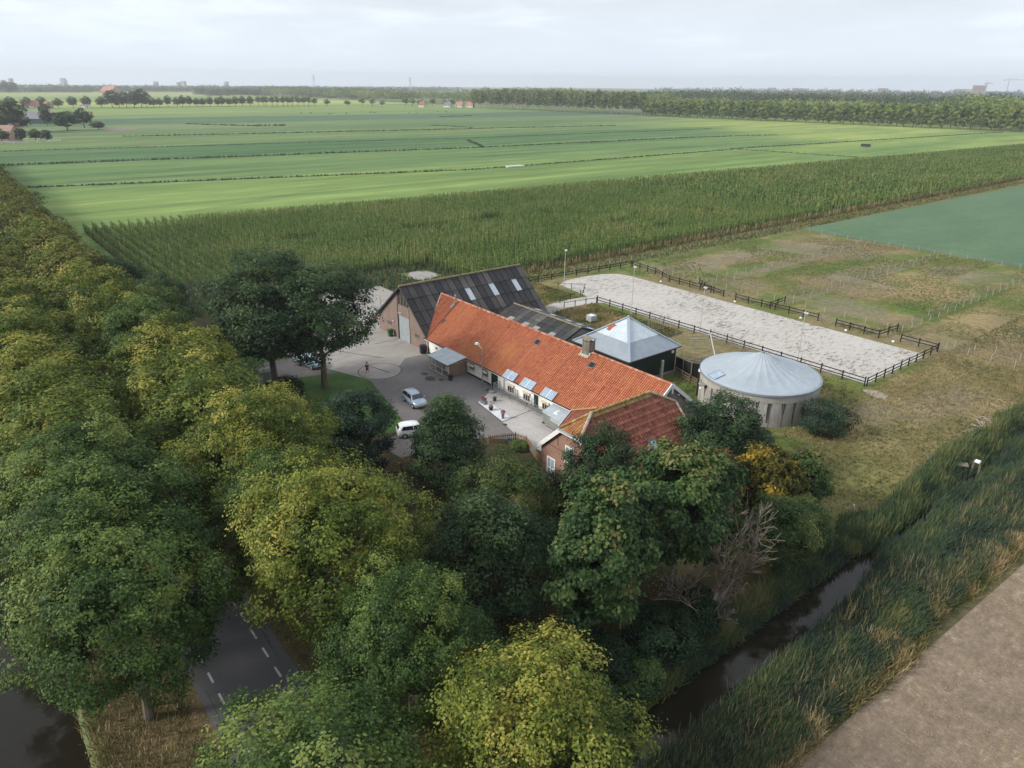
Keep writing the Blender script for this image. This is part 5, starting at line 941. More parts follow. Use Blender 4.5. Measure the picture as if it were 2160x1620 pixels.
b = MB(); b.slab([(x1-.25, me_+.2, 0), (x1-.25, 20.7, 0), (x1-.25, 20.7, 2.5), (x1-.25, mt, mz-.15), (x1-.25, me_+.2, 2.7)], (.12, 0, 0)); b.box(0, 20.5, 0, x1-.25, 20.7, 2.5); b.box(0, 11.2, 0, x1-.25, 11.4, 2.7); b.build('wall', mat('board_grey', (.24, .225, .205)), M_)
b = MB(); b.bar((x1+.04, me_, mez-.02), (x1+.04, mt, mz), .05, .22); b.bar((x1+.04, 20.9, 2.53), (x1+.04, mt, mz), .05, .22); b.build('verge_board', BLACK, M_)
# dark lean-to behind the stable
S_ = empty('rear_lean_to', (21, 11.8, 0), 0, 'dark slate lean-to behind the stable below the zinc pyramid', 'shed')
b = MB(); surf(b, (14.6, 13.6, 2.5), X_, Vector((0, -.98, .20)), 12, 3, [0, 1, 0, 1, 0, 1, 0], .01, 1.05, 1.05, lambda a, u: True, lambda i, j: rr.uniform(.1, .5), step=.02); b.build('roof', mat('slate_dark', (.060, .060, .075), rough=.6), S_)
b = MB(); b.box(14.8, 13.2, 0, 27, 13.4, 2.5); b.box(26.9, 10.9, 0, 27.05, 13.2, 2.6); b.build('wall', BRICKG, S_)
# ---------------------------------------------------------------- green shed with zinc pyramid
G_ = empty('pyramid_shed', (20.6, 17.8, 0), 0, 'square dark green shed under a pale zinc pyramid roof with a rust patch', 'shed')
gx0, gx1, gy0, gy1, gz0, gz1 = 15.5, 25.7, 12.8, 22.8, 3.55, 7.15; gcx, gcy = (gx0+gx1)/2, (gy0+gy1)/2
b = MB(); b.box(gx0+.5, gy0+.6, .25, gx1-.45, gy1-.45, gz0-.05)
b.build('wall', DKGREEN, G_)
b = MB()
for x in np.arange(gx0+.6, gx1-.5, .24): b.box(x, gy0+.585, .25, x+.03, gy0+.6, gz0-.05)
for y in np.arange(gy0+.7, gy1-.5, .24): b.box(gx1-.45, y, .25, gx1-.435, y+.03, gz0-.05)
b.build('wall_ribs', mat('dark_green_rib', (.012, .032, .024), rough=.5), G_)
b = MB(); b.box(gx0+.48, gy0+.58, 0, gx1-.42, gy1-.43, .25); b.build('plinth', CONC, G_)
zl = .60; PC = [(gx0, gy0), (gx1, gy0), (gx1, gy1), (gx0, gy1)]; kb = .42
zk = gz0+(gz1-gz0)*kb*.93
LOWZ = mat('zinc_band', [(.3, (.25, .295, .34)), (.7, (.31, .35, .39))], [(1, 3, 1, (1, 1, 1), 0)], rough=.5, metal=.2)
UPZ = mat('zinc_upper', [(.3, (.42, .49, .54)), (.55, (.53, .60, .64)), (.70, (.60, .65, .68)), (.76, (.40, .18, .10))], [(1.1, 5, 1, (1, 1, 1), 0), (3.2, 5, .45, (1, 1, 1), 0)], rough=.5, metal=.15)
for i in range(4):
    a, c = PC[i], PC[(i+1) % 4]; ia, ic = [(p[0]+(gcx-p[0])*kb, p[1]+(gcy-p[1])*kb) for p in (a, c)]
    b = MB(); b.slab([(*a, gz0), (*c, gz0), (*ic, zk), (*ia, zk)], (0, 0, .05)); b.build('lower_roof_band', LOWZ, G_)
    b = MB(); b.slab([(*ia, zk+.03), (*ic, zk+.03), (gcx, gcy, gz1)], (0, 0, .05))
    for k in range(1, 12):   # standing seams
        f = k/12; bx_, by_ = ia[0]+(ic[0]-ia[0])*f, ia[1]+(ic[1]-ia[1])*f; g2 = 1-abs(2*f-1); 
        b.bar((bx_, by_, zk+.09), (bx_+(gcx-(ia[0]+ic[0])/2)*g2*.98, by_+(gcy-(ia[1]+ic[1])/2)*g2*.98, zk+.09+(gz1-zk-.03)*g2*.98), .03, .03)
    b.build('upper_roof_panel', UPZ, G_)
    b = MB(); b.bar((*a, gz0+.07), (gcx, gcy, gz1+.10), .34, .06); b.build('hip_cap', ZINC, G_)
b = MB(); b.box(gcx-.14, gcy-.14, gz1+.05, gcx+.14, gcy+.14, gz1+.25); b.build('apex_cap', ZINC, G_)
b = MB()
for k in range(4):
    a, c = PC[k], PC[(k+1) % 4]; b.bar((*a, gz0-.03), (*c, gz0-.03), .12, .12)
b.build('gutter', mat('dark_edge', (.06, .06, .07)), G_)
f = .30; b = MB(); k0 = Vector((gcx-.95, gy0+3.25, 0)); sl_ = (gz1-zk)/(gcy-(gy0+(gcy-gy0)*kb)); zf = lambda y: zk+.03+(y-(gy0+(gcy-gy0)*kb))*sl_+.07
b.slab([(x, y, zf(y)) for x, y in ((19.0, 15.55), (19.55, 15.5), (19.65, 16.0), (19.9, 16.35), (19.35, 16.45), (19.2, 16.2), (18.95, 16.1))], (0, 0, .03)); b.build('rust_patch', mat('rust', (.34, .09, .05)), G_)
b = MB(); b.box(gx1-.3, gy1-1.6, 2.9, gx1-.1, gy1-1.3, 3.2); b.build('wall_lamp', WTRIM, G_)
# ---------------------------------------------------------------- round tank
T_ = empty('slurry_tank', (37.9, 22.05, 0), 0, 'large round concrete tank with a pale grey cone cover', 'tank')
tx, ty, tr_, tz = 37.9, 22.05, 6.74, 3.92
TCON = mat('tank_concrete', [(.28, (.19, .18, .16)), (.45, (.31, .295, .27)), (.6, (.42, .405, .38)), (.8, (.50, .49, .47))], [(.35, 5, 1, (1, 1, .6), 0), (2.2, 5, .7, (1, 1, .25), 0)], rough=.92, bump=(4, .4, .04))
b = MB(); b.lathe([(tr_, 0), (tr_, tz*.97)], 96, (tx, ty, 0)); b.build('tank_wall', TCON, T_)
STAIN = mat('stain', [(.35, (.035, .033, .032)), (.65, (.10, .095, .09))], [(1.5, 4, 1, (1, 1, .3), 0)], rough=.9)
TB = mat('tank_joint', (.15, .14, .125)); b = MB(); bs = MB()
for k in range(30):
    a = 2*PI*k/30+.05; ca, sa = math.cos(a), math.sin(a); P = Vector((tx+ca*tr_, ty+sa*tr_, 0)); t_ = Vector((-sa, ca, 0)); o_ = Vector((ca, sa, 0))
    b.slab([P-t_*.05+o_*.02, P+t_*.05+o_*.02, P+t_*.05+o_*.02+Z_*tz*.97, P-t_*.05+o_*.02+Z_*tz*.97], -o_*.06)
    r1 = random.Random(k); w1 = r1.uniform(.18, .36); zb = r1.uniform(.2, 2.0); lean_ = r1.uniform(-.25, .05)
    bs.poly([P-t_*w1+o_*.004+Z_*(tz*.95), P+t_*w1+o_*.004+Z_*(tz*.95), P+t_*(w1*.75+lean_)+o_*.006+Z_*((tz+zb)/2), P+t_*(w1*.2+lean_)+o_*.006+Z_*zb, P-t_*(w1*.3-lean_)+o_*.006+Z_*zb, P-t_*(w1*.8-lean_*.5)+o_*.006+Z_*((tz+zb)/2)])
b.build('panel_joints', TB, T_); bs.build('stain_streaks', STAIN, T_)
b = MB(); b.lathe([(tr_+.02, 2.95), (tr_+.035, 2.96), (tr_+.035, 3.80), (tr_+.02, 3.81)], 96, (tx, ty, 0)); b.build('top_band', mat('tank_band', [(.3, (.30, .275, .235)), (.7, (.42, .40, .35))], [(1.2, 5, 1, (1, 1, .4), 0)], rough=.9), T_)
COVER = mat('tank_cover', [(.3, (.285, .34, .39)), (.55, (.345, .395, .44)), (.75, (.39, .435, .47))], [(.25, 4, 1, (1, 1, 1), 0), (1.4, 4, .5, (1, 1, 1), 0)], rough=.6, bump=(.9, .5, .25))
ns = 24; vs = []; rings = [(1.0, 0.0), (.97, .14), (.8, .42), (.55, .93), (.3, 1.62), (.12, 2.3), (.03, 2.56)]
for (rf, z) in rings:
    for i in range(ns*6):
        a = 2*PI*i/(ns*6); k = (i % 6)/6; sag = -.05*math.sin(PI*k)*min(1, (1-rf)*3+.1)*(rf > .05); vs.append((tx+math.cos(a)*(tr_+.12)*rf, ty+math.sin(a)*(tr_+.12)*rf, tz+z*.98+sag))
n6 = ns*6; fs = [(j*n6+i, j*n6+(i+1) % n6, (j+1)*n6+(i+1) % n6, (j+1)*n6+i) for j in range(len(rings)-1) for i in range(n6)]; fs.append([(len(rings)-1)*n6+i for i in range(n6)])
b = MB(); b.add(vs, fs); b.build('cone_cover', COVER, T_)
b = MB(); b.lathe([(tr_+.14, tz-.22), (tr_+.16, tz-.2), (tr_+.16, tz+.02), (tr_+.10, tz+.04)], 96, (tx, ty, 0)); b.build('cover_rim', mat('rim_grey', (.22, .25, .28), rough=.5), T_)
b = MB(); b.lathe([(.22, 0), (.22, .12), (.12, .16)], 16, (tx, ty, tz+2.5)); b.build('vent_cap', mat('lamp_grey', (.22, .23, .25)), T_)
def cover_pt(a, rf): z = np.interp(1-rf, [0, .03, .2, .45, .7, .88, .97], [0, .14, .42, .93, 1.62, 2.3, 2.56]); return Vector((tx+math.cos(a)*(tr_+.12)*rf, ty+math.sin(a)*(tr_+.12)*rf, tz+z+.02))
a0 = math.atan2(-8.5, 1.2); b = MB()
c4 = [cover_pt(a0-.62, .97), cover_pt(a0-.40, .97), cover_pt(a0-.40, .76), cover_pt(a0-.66, .74)]; b.slab(c4, (0, 0, .04)); hz_ = b.build('hatch', PGLASS, T_)
b = MB()
for i in range(4): b.bar(c4[i]+Z_*.06, c4[(i+1) % 4]+Z_*.06, .07, .04)
c = b.build('hatch_frame', ZINC); c.parent = hz_
b = MB(); aa = a0-.62; P = Vector((tx+math.cos(aa)*(tr_+.03), ty+math.sin(aa)*(tr_+.03), 0)); b.lathe([(.02, 0), (.45, .02), (.5, .1)], 14, (P.x+math.cos(aa)*.35, P.y+math.sin(aa)*.35, 2.9)); b.build('platform', GALV, T_)
b = MB(); aa = a0-1.05; P = Vector((tx+math.cos(aa)*(tr_+.06), ty+math.sin(aa)*(tr_+.06), 0)); b.box(P.x-.12, P.y-.12, .2, P.x+.12, P.y+.12, 3.5); b.build('pipe_duct', BLACK, T_)
b = MB(); aa = a0-1.02; P = Vector((tx+math.cos(aa)*(tr_+.1), ty+math.sin(aa)*(tr_+.1), 0)); b.box(P.x-.12, P.y-.12, 3.4, P.x+.12, P.y+.12, 3.75); b.build('box', WTRIM, T_)
b = MB(); aa = a0-.82; P = Vector((tx+math.cos(aa)*(tr_+.02), ty+math.sin(aa)*(tr_+.02), 0)); b.lathe([(.13, 0), (.13, .03)], 12, (P.x, P.y, 1.9)); b.slab([P+Vector((-.12, -.03, 1.75)), P+Vector((.12, -.03, 1.75)), P+Vector((.12, -.03, 2.0)), P+Vector((-.12, -.03, 2.0))], (0, -.03, 0)); b.build('notice_plate', WTRIM, T_)
# ================================================================ yard objects
# zinc-roofed kennel shelter at the stable wall
K_ = empty('kennel_shelter', (7.2, -1.6, 0), 0, 'open mesh kennel with pale zinc lean-to roof against the white wall', 'kennel')
b = MB(); surf(b, (4.75, -3.25, 1.95), X_, Vector((0, .988, .15)), 5, 1, [math.sin(2*PI*6*k/24) for k in range(25)], .018, .97, 3.3, lambda a, u: True, lambda i, j: .5, step=.03, lap=0); b.build('roof', mat('zinc_sheet', (.40, .45, .48), rough=.45, metal=.2), K_)
b = MB(); b.slab([(4.75, -3.25, 1.93), (9.6, -3.25, 1.93), (9.6, 0, 2.42), (4.75, 0, 2.42)], (0, 0, -.03)); b.build('roof_underside', WOODG, K_)
b = MB()
for x in (4.95, 6.4, 7.9, 9.35): b.box(x-.04, -3.0, 0, x+.04, -2.92, 1.93)
for x in (4.95, 9.35): b.box(x-.03, -1.6, 0, x+.03, -1.54, 2.1)
for z in (.08, .9, 1.85): b.box(4.95, -2.99, z, 9.35, -2.93, z+.06); b.box(9.32, -2.9, z, 9.38, -.05, z+.06); b.box(4.92, -2.9, z, 4.98, -.05, z+.06)
b.build('frame', CREAM, K_)
b = MB()
for x in np.arange(5.1, 9.3, .22): b.box(x-.008, -2.97, .1, x+.008, -2.955, 1.85)
for z in np.arange(.3, 1.85, .2): b.box(4.95, -2.972, z, 9.35, -2.958, z+.014)
b.build('mesh_panel', GALV, K_)
b = MB(); b.box(9.36, -2.85, .05, 9.42, -.05, 1.85); b.build('side_boards', mat('rack_brown', (.22, .13, .09)), K_)
b = MB()
for z in np.arange(.25, 1.8, .26): b.box(9.425, -2.8, z, 9.44, -.1, z+.10)
b.build('slats', WOODG, K_)
b = MB(); b.box(7.9, -2.5, .55, 9.1, -1.9, 1.15); tag(b.build('cool_box', WTRIM, None, bevel=.03), 'white box standing inside the open mesh kennel', 'box')
# wire cages round the stable windows
def cage(s0, s1, d, label):
    e = empty('window_cage', ((s0+s1)/2, -d/2, 0), 0, label, 'railing', 'galvanised cages along the white wall')
    f = MB(); z0, z1 = .38, 1.28
    for x, y in ((s0, -d), (s1, -d), ((s0+s1)/2, -d), (s0, -.05), (s1, -.05)): f.box(x-.022, y-.022, 0, x+.022, y+.022, z1)
    for z in (z0, .82, z1-.04): f.box(s0, -d-.018, z, s1, -d+.018, z+.035); f.box(s0-.018, -d, z, s0+.018, -.03, z+.035); f.box(s1-.018, -d, z, s1+.018, -.03, z+.035)
    f.bar((s0+.2, -d-.03, z0), (s0+1.0, -d-.03, z1), .025); f.build('frame', GALV, e)
    f = MB()
    for x in np.arange(s0+.12, s1, .13): f.box(x-.005, -d-.006, z0, x+.005, -d+.006, z1)
    for y in np.arange(-d+.1, 0, .13): f.box(s0-.006, y, z0, s0+.006, y+.01, z1)
    f.build('bars', GALV, e)
    f = MB()
    for x in np.arange(s0+.05, s1, .2): f.box(x, -d+.03, .32, x+.05, -.06, .36)
    for y in np.arange(-d+.05, -.1, .3): f.box(s0+.03, y, .325, s1-.03, y+.04, .355)
    f.build('grating', mat('grating', (.20, .21, .22), rough=.6), e)
cage(16.35, 19.45, 1.0, 'grey wire cage at the stable hatch nearest the kennel'); cage(19.85, 22.5, 1.0, 'grey wire cage at the middle stable hatch'); cage(23.15, 26.0, 1.05, 'grey wire cage at the stable hatch beside the zinc hutch')
# zinc hutch on wheels
Z0 = empty('hutch', (27.8, -1.3, 0), 0, 'zinc-roofed metal hutch on small wheels by the farmhouse corner', 'hutch')
b = MB(); b.slab([(26.5, -1.95, 1.42), (29.9, -2.25, 1.42), (29.9, -.15, 1.95), (26.5, -.1, 1.95)], (0, 0, .05)); b.build('roof', mat('zinc_sheet', (.40, .45, .48), rough=.45, metal=.2), Z0)
b = MB(); b.slab([(27.9, -1.5, 1.60), (28.5, -1.5, 1.60), (28.5, -.8, 1.78), (27.9, -.8, 1.78)], (0, 0, .05)); b.build('skylight', WTRIM, Z0)
b = MB(); b.slab([(26.6, -1.85, .3), (29.8, -2.1, .3), (29.8, -.15, .3), (26.6, -.12, .3)], (0, 0, 1.1)); b.build('body', mat('hutch_side', (.21, .22, .22)), Z0)
b = MB(); b.slab([(28.0, -1.99, .95), (29.7, -2.12, .95), (29.7, -2.12, 1.35), (28.0, -1.99, 1.35)], (0, -.02, 0)); b.build('window', mat('hutch_window', (.42, .44, .40)), Z0)
b = MB()
for z in (.3, .62, .9, 1.38): b.bar((26.6, -1.9, z), (29.8, -2.15, z), .04)
b.build('frame', GALV, Z0)
for x, y in ((26.7, -1.9), (29.7, -2.1), (26.7, -.3), (29.7, -.3)): b = MB(); b.tube((x, y-.05, .14), (x, y+.05, .14), .14, n=12); b.build('wheel', BLACK, Z0)
# flower pots
def flowers(cx, cy, z, r, n, m, parent, seed):
    rng = np.random.default_rng(seed); d = rdir(n, rng, -.3); P = np.array([cx, cy, z])+d*r*rng.uniform(.6, 1, (n, 1))
    o = bpy.data.objects.new('flowers', quads_mesh('flowers', leaf_quads(P, d+rng.normal(0, .3, d.shape), np.full(n, .07), .8, rng), rng.random(n), m)); link(o, parent)
FLR = tint_mat('flower_red', [(0, (.10, .03, .03)), (.6, (.26, .045, .055)), (1, (.40, .10, .10))]); FLM = tint_mat('flower_magenta', [(0, (.12, .02, .05)), (1, (.42, .05, .13))]); FLP = tint_mat('flower_pink', [(0, (.06, .08, .03)), (.5, (.35, .12, .12)), (1, (.5, .28, .25))])
TUBM = mat('planter_zinc', (.16, .19, .19), rough=.6)
def pot(x, y, kind, label):
    e = empty('flower_pot', (x, y, .08), 0, label, 'flower pot', 'flower pots on the terrace'); b = MB()
    if kind == 'trough': b.slab([(x-.45, y-.2, .09), (x+.45, y-.2, .09), (x+.45, y+.2, .09), (x-.45, y+.2, .09)], (0, 0, .42)); b.build('pot', TUBM, e); flowers(x-.2, y, .66, .27, 260, FLR, e, 1); flowers(x+.22, y, .66, .25, 240, FLR, e, 2)
    elif kind == 'tall': b.lathe([(.17, 0), (.25, .55)], 4, (x, y, .085)); b.build('pot', TUBM, e); flowers(x, y, .85, .30, 420, FLM, e, 3)
    elif kind == 'bowl': b.lathe([(.18, 0), (.27, .32), (.29, .34)], 14, (x, y, .085)); b.build('pot', mat('pot_dark', (.03, .03, .035)), e); flowers(x, y, .55, .30, 300, FLP, e, 4)
    else: b.lathe([(.17, 0), (.24, .40), (.27, .42)], 14, (x, y, .085)); b.build('pot', mat('pot_brown', (.07, .05, .045)), e); flowers(x, y, .55, .20, 160, tint_mat('flower_dry', [(0, (.10, .08, .05)), (1, (.33, .27, .20))]), e, 5)
pot(18.4, -4.0, 'trough', 'long grey trough with dark red flowers at the terrace corner'); pot(20.4, -4.45, 'bowl', 'dark round bowl with pinkish flowers between trough and tall pot'); pot(23.0, -4.7, 'tall', 'tall square grey pot with a ball of magenta flowers'); pot(18.6, -2.55, 'brown', 'small brown pot with withered plant nearer the white wall')
# stone steps
b = MB(); b.box(16.0, -1.55, .06, 16.75, -1.15, .28); b.box(16.15, -1.0, .06, 16.7, -.7, .2); tag(b.build('stone_block', CONC, bevel=.02), 'loose concrete blocks lying near the first dark green door', 'block')
# bins
e = empty('wheelie_bin', (-9.7, -.62, .05), 0, 'green wheelie bin against the brick front of the big barn', 'bin')
GB = mat('bin_green', (.015, .09, .028), rough=.5); b = MB(); x, y = -9.7, -.62
b.add([(x-.24, y-.26, .1), (x+.24, y-.26, .1), (x+.24, y+.26, .1), (x-.24, y+.26, .1), (x-.31, y-.34, 1.03), (x+.31, y-.34, 1.03), (x+.31, y+.34, 1.03), (x-.31, y+.34, 1.03)], [(0,3,2,1),(4,5,6,7),(0,1,5,4),(1,2,6,5),(2,3,7,6),(3,0,4,7)]); b.build('body', GB, e)
b = MB(); b.slab([(x-.33, y-.37, 1.035), (x+.33, y-.37, 1.035), (x+.33, y+.38, 1.10), (x-.33, y+.38, 1.10)], (0, 0, .05)); b.build('lid', GB, e, bevel=.02)
for dx_ in (-.27, .27): b = MB(); b.tube((x+dx_-.03, y+.27, .15), (x+dx_+.03, y+.27, .15), .10, n=12); b.build('wheel', BLACK, e)
PL = mat('black_plastic', (.022, .024, .03), rough=.5)
e = empty('rain_barrel', (-.55, -.62, .05), 0, 'black round barrel at the corner of barn and stable', 'barrel'); b = MB(); b.lathe([(.40, 0), (.46, .5), (.48, 1.1)], 18, (-.55, -.62, .05)); b.build('body', PL, e, smooth=False); b = MB(); b.lathe([(.50, 0), (.50, .06), (.2, .10)], 18, (-.55, -.62, 1.16)); b.build('lid', PL, e)
e = empty('black_bin', (9.95, -3.05, .06), 0, 'small black bin standing at the outer corner of the kennel', 'bin'); b = MB(); b.lathe([(.26, 0), (.31, .62), (.33, .64)], 16, (9.95, -3.05, .06)); b.build('body', PL, e); b = MB(); b.lathe([(.30, .0), (.33, .03), (.12, .07)], 16, (9.95, -3.05, .71)); b.build('lid', PL, e)
e = empty('garden_box', (28.2, -7.9, 0), 0, 'small black crate standing inside the picket fence', 'crate'); b = MB(); b.box(27.75, -8.15, .02, 28.65, -7.65, .34); b.box(27.70, -8.2, .34, 28.7, -8.12, .42); b.box(27.7, -7.68, .34, 28.7, -7.6, .42); b.build('body', PL, e)
# lamps
def pole_lamp(x, y, h, label, kind='flood', hd=(1, 0), cat='lamp post', group=None, rr_=.055):
    e = empty('lamp_post', (x, y, 0), 0, label, cat, group); b = MB(); hx_, hy_ = hd
    b.tube((x, y, 0), (x, y, h*.5), rr_*1.25, rr_, n=10); b.tube((x, y, h*.5), (x, y, h), rr_, rr_*.75, n=10)
    top = Vector((x, y, h))
    if kind == 'arm':
        q = top+Vector((hx_*.9, hy_*.9, .45)); b.tube(top, q, .035, n=6); b.build('pole', GALV, e); l = MB(); l.add([*(q+Vector(v) for v in ((-.22, -.22, -.1), (.22, -.22, -.1), (.22, .22, -.1), (-.22, .22, -.1), (-.16, -.16, .12), (.16, -.16, .12), (.16, .16, .12), (-.16, .16, .12)))], [(0,3,2,1),(4,5,6,7),(0,1,5,4),(1,2,6,5),(2,3,7,6),(3,0,4,7)]); l.build('lamp_head', WTRIM, e)
    elif kind == 'street':
        q = top+Vector((hx_*.5, hy_*.5, .1)); b.tube(top, q, .035, n=6); b.build('pole', GALV, e); l = MB(); l.bar(q-Vector((hx_*.1, hy_*.1, 0)), q+Vector((hx_*.75, hy_*.75, .28)), .24, .14); l.build('lamp_head', mat('lamp_ochre', (.42, .30, .13)), e)
    else:
        b.build('pole', mat('pole_grey', (.45, .46, .46), rough=.5), e); l = MB()
        for sg in (-1, 1)[:2 if kind == 'flood2' else 1]:
            c = top+Vector((-hy_*.2*sg*(kind == 'flood2'), hx_*.2*sg*(kind == 'flood2'), .02))+Vector((hx_*.12, hy_*.12, 0)); l.slab([c+Vector((-.13, -.13, -.08)), c+Vector((.13, -.13, -.08)), c+Vector((.13, .13, .0)), c+Vector((-.13, .13, .0))], (0, 0, .13))
        l.build('lamp_head', mat('lamp_pale', (.48, .49, .50)), e)
    return e
pole_lamp(-15.6, 1.2, 4.1, 'street lamp with ochre head standing behind the big barn corner', 'street', (-.8, .2))
pole_lamp(13.7, -.75, 4.9, 'slim yard lamp post with white floodlight in front of the orange roof', 'arm', (-1, -.15))
for x, y, h, lb in ((-15.6, 39.9, 6.7, 'white floodlight mast at the far left end of the riding arena'), (4.4, 36.6, 7.9, 'white floodlight mast behind the zinc pyramid roof'), (17.4, 37.9, 7.1, 'white floodlight mast on the near side of the arena, middle one'), (33.6, 38.2, 7.1, 'white floodlight mast behind the round tank')):
    pole_lamp(x, y, h, lb, 'flood2', (.3, 1), group='floodlight masts along the riding arena')
# ---------------------------------------------------------------- fences
POSTM = mat('fence_black', (.014, .013, .013), rough=.8)
_pm = {}
def post_mesh(h, w, m, key):
    k = (round(h, 2), w, key)
    if k not in _pm: b = MB(); b.box(-w/2, -w/2, -.1, w/2, w/2, h); _pm[k] = b.mesh('post', m)
    return _pm[k]
def rail_fence(pts, label, h=1.35, rails=(.62, 1.08), sp=2.9, m=POSTM, w=.13, rw=.13, name='rail_fence', group='black rail fences round the riding arena', cat='fence', railm=None, jit=.0):
    e = empty(name, (pts[0][0], pts[0][1], 0), 0, label, cat, group); b = MB(); r = random.Random(int(abs(pts[0][0]*10)))
    first = True
    for p, q in zip(pts, pts[1:]):
        p, q = Vector((*p, 0)), Vector((*q, 0)); L_2 = (q-p).length; n = max(1, round(L_2/sp))
        for i in range(0 if first else 1, n+1):
            c = p.lerp(q, i/n); o = bpy.data.objects.new('post', post_mesh(h+r.choice((0, 0, .06, -.05)), w, m, m.name)); COL.objects.link(o); o.parent = e; o.location = c-Vector((pts[0][0], pts[0][1], 0)); o.rotation_euler = (r.uniform(-jit, jit), r.uniform(-jit, jit), math.atan2((q-p).y, (q-p).x))
        dd = (q-p).normalized(); nn = Vector((-dd.y, dd.x, 0))*(w/2+.02)
        for z in rails:
            for i in range(n): a, c = p.lerp(q, i/n), p.lerp(q, (i+1)/n); b.bar(a+nn+Z_*(z+r.uniform(-jit, jit)), c+nn+Z_*(z+r.uniform(-jit, jit)), .035, rw)
        first = False
    b.build('rails', railm or m, e); return e
rail_fence([(-3.6, 36.7), (43.4, 37.5)], 'long black rail fence on the near side of the riding arena')
rail_fence([(43.6, 37.7), (43.5, 58.5)], 'black rail fence closing the right end of the riding arena', sp=2.3)
rail_fence([(-20.9, 34.6), (-20.0, 44), (-18.7, 61.6)], 'black rail fence along the far left end of the arena', sp=2.8)
rail_fence([(-18.6, 61.9), (-11.2, 60.6), (-5.6, 58.2), (4.2, 58.1)], 'black rail fence at the back left corner of the arena', sp=2.6)
rail_fence([(9.8, 57.7), (25.2, 58.2)], 'black rail fence segment behind the arena, middle left', sp=2.6)
rail_fence([(16.6, 57.9), (16.2, 63.0)], 'short black rail fence branching off behind the arena, left one', sp=2.2)
rail_fence([(7.2, 57.8), (2.0, 59.0), (-1.0, 61.5)], 'short black rail fence branching back at the arena corner', sp=2.4)
rail_fence([(28.4, 57.9), (35.4, 57.6), (35.7, 62.9)], 'black rail fence corner behind the arena, middle right', sp=2.6)
rail_fence([(38.2, 58.6), (43.4, 58.6)], 'short black rail fence at the arena back right corner', sp=2.6)
rail_fence([(-14.6, 37.4), (-11.4, 41.2), (-8.2, 37.6)], 'low black single-rail fence bending round the grass at the arena mouth', h=1.15, rails=(1.02,), sp=2.6, w=.10, rw=.08)
rail_fence([(-8.4, 37.3), (-7.6, 31.6)], 'low black single-rail fence left of the sandy track', h=1.15, rails=(1.02,), sp=2.5, w=.10, rw=.08)
rail_fence([(-3.7, 36.6), (-4.9, 30.1)], 'low black single-rail fence right of the sandy track', h=1.1, rails=(1.0,), sp=2.2, w=.10, rw=.08)
rail_fence([(-28, 22), (-24.5, 30), (-22, 35.5)], 'black two-rail fence behind the ridge end of the big barn', sp=2.8)
WIREP = mat('fence_pale', (.36, .35, .32), rough=.8); TAPE = mat('fence_tape', (.17, .165, .155), rough=.8)
def wire_fence(pts, label, h=1.15, sp=3.2, rails=(.5, 1.05), name='wire_fence'): return rail_fence(pts, label, h=h, rails=rails, sp=sp, m=WIREP, w=.07, rw=.035, name=name, group='pale wire fences of the paddocks', railm=TAPE)
wire_fence([(-1.2, 64), (-1.0, 121)], 'pale wire fence between the first and second paddock'); wire_fence([(1.0, 64), (1.2, 121)], 'second pale wire fence running close beside the first paddock divider', sp=6)
wire_fence([(15.4, 64), (15.8, 121)], 'pale wire fence between the second and third paddock'); wire_fence([(17.2, 64), (17.4, 121)], 'second pale wire fence close beside the middle paddock divider', sp=6)
wire_fence([(36.2, 63.5), (36.6, 121)], 'pale wire fence between the third and right-hand paddock'); wire_fence([(34.9, 63.5), (35.2, 118)], 'doubled wire fence just left of the right-hand divider', sp=6)
wire_fence([(-21.5, 48), (-23.5, 127), (56, 126)], 'long pale wire fence enclosing the paddocks along maize and beet field', sp=3.4)
wire_fence([(-14, 62.5), (-6, 63), (14, 63.2)], 'pale wire fence along the path behind the arena, left part'); wire_fence([(20, 63.2), (34, 63.2)], 'pale wire fence along the path behind the arena, right part')
wire_fence([(43.8, 60.6), (58.6, 60.2)], 'double-railed pale fence running right from the arena corner', rails=(.4, .75, 1.1), sp=3.0)
wire_fence([(44.2, 62.5), (49, 64), (58.4, 64)], 'pale wire fence just behind the double-railed fence at right')
# rails, hoarding and gates between shed and tank
rail_fence([(26.3, 21.3), (29.2, 20.6), (31.6, 20.0)], 'weathered brown rail gate between green shed and round tank', h=1.25, rails=(.35, .7, 1.05), sp=1.8, m=WOODB, w=.12, rw=.11, name='wooden_fence', group='wooden fences', jit=.03)
rail_fence([(23.0, 12.2), (26.2, 18.3)], 'pale wooden rail standing along the dark green shed wall', h=1.7, rails=(.65,), sp=2.4, m=WOODG, w=.11, rw=.09, name='wooden_fence', group='wooden fences')
e = empty('board_fence', (28, 22.6, 0), 0, 'high black boarded wall joining the green shed to the tank', 'fence'); b = MB(); pts_ = [(25.4, 22.3), (28.2, 22.2), (30.2, 23.6), (31.3, 24.8)]
for p, q in zip(pts_, pts_[1:]): b.slab([(*p, 0), (*q, 0), (*q, 2.1), (*p, 2.1)], (-.05, .06, 0))
b.build('boards', BLACK, e); b = MB()
for p in pts_[1:]+[(26.8, 22.25)]: b.box(p[0]-.05, p[1]-.14, 0, p[0]+.05, p[1]-.03, 2.2)
for p, q in zip(pts_, pts_[1:]): b.bar((*p, 2.13), (*q, 2.13), .12, .05)
b.build('posts', WOODG, e)
b = MB()
for i in range(28): a = 2*PI*i/28; b.poly([(29.0, 26.0, .24), (29+3.2*math.cos(a), 26+2.3*math.sin(a), .24), (29+3.2*math.cos(a+2*PI/28), 26+2.3*math.sin(a+2*PI/28), .24)])
b.build('manure_heap_ground', mat('manure', [(.3, (.07, .045, .03)), (.7, (.17, .11, .08))], [(2.5, 5, 1, (1, 1, 1), 0)], rough=.97), kind='structure')
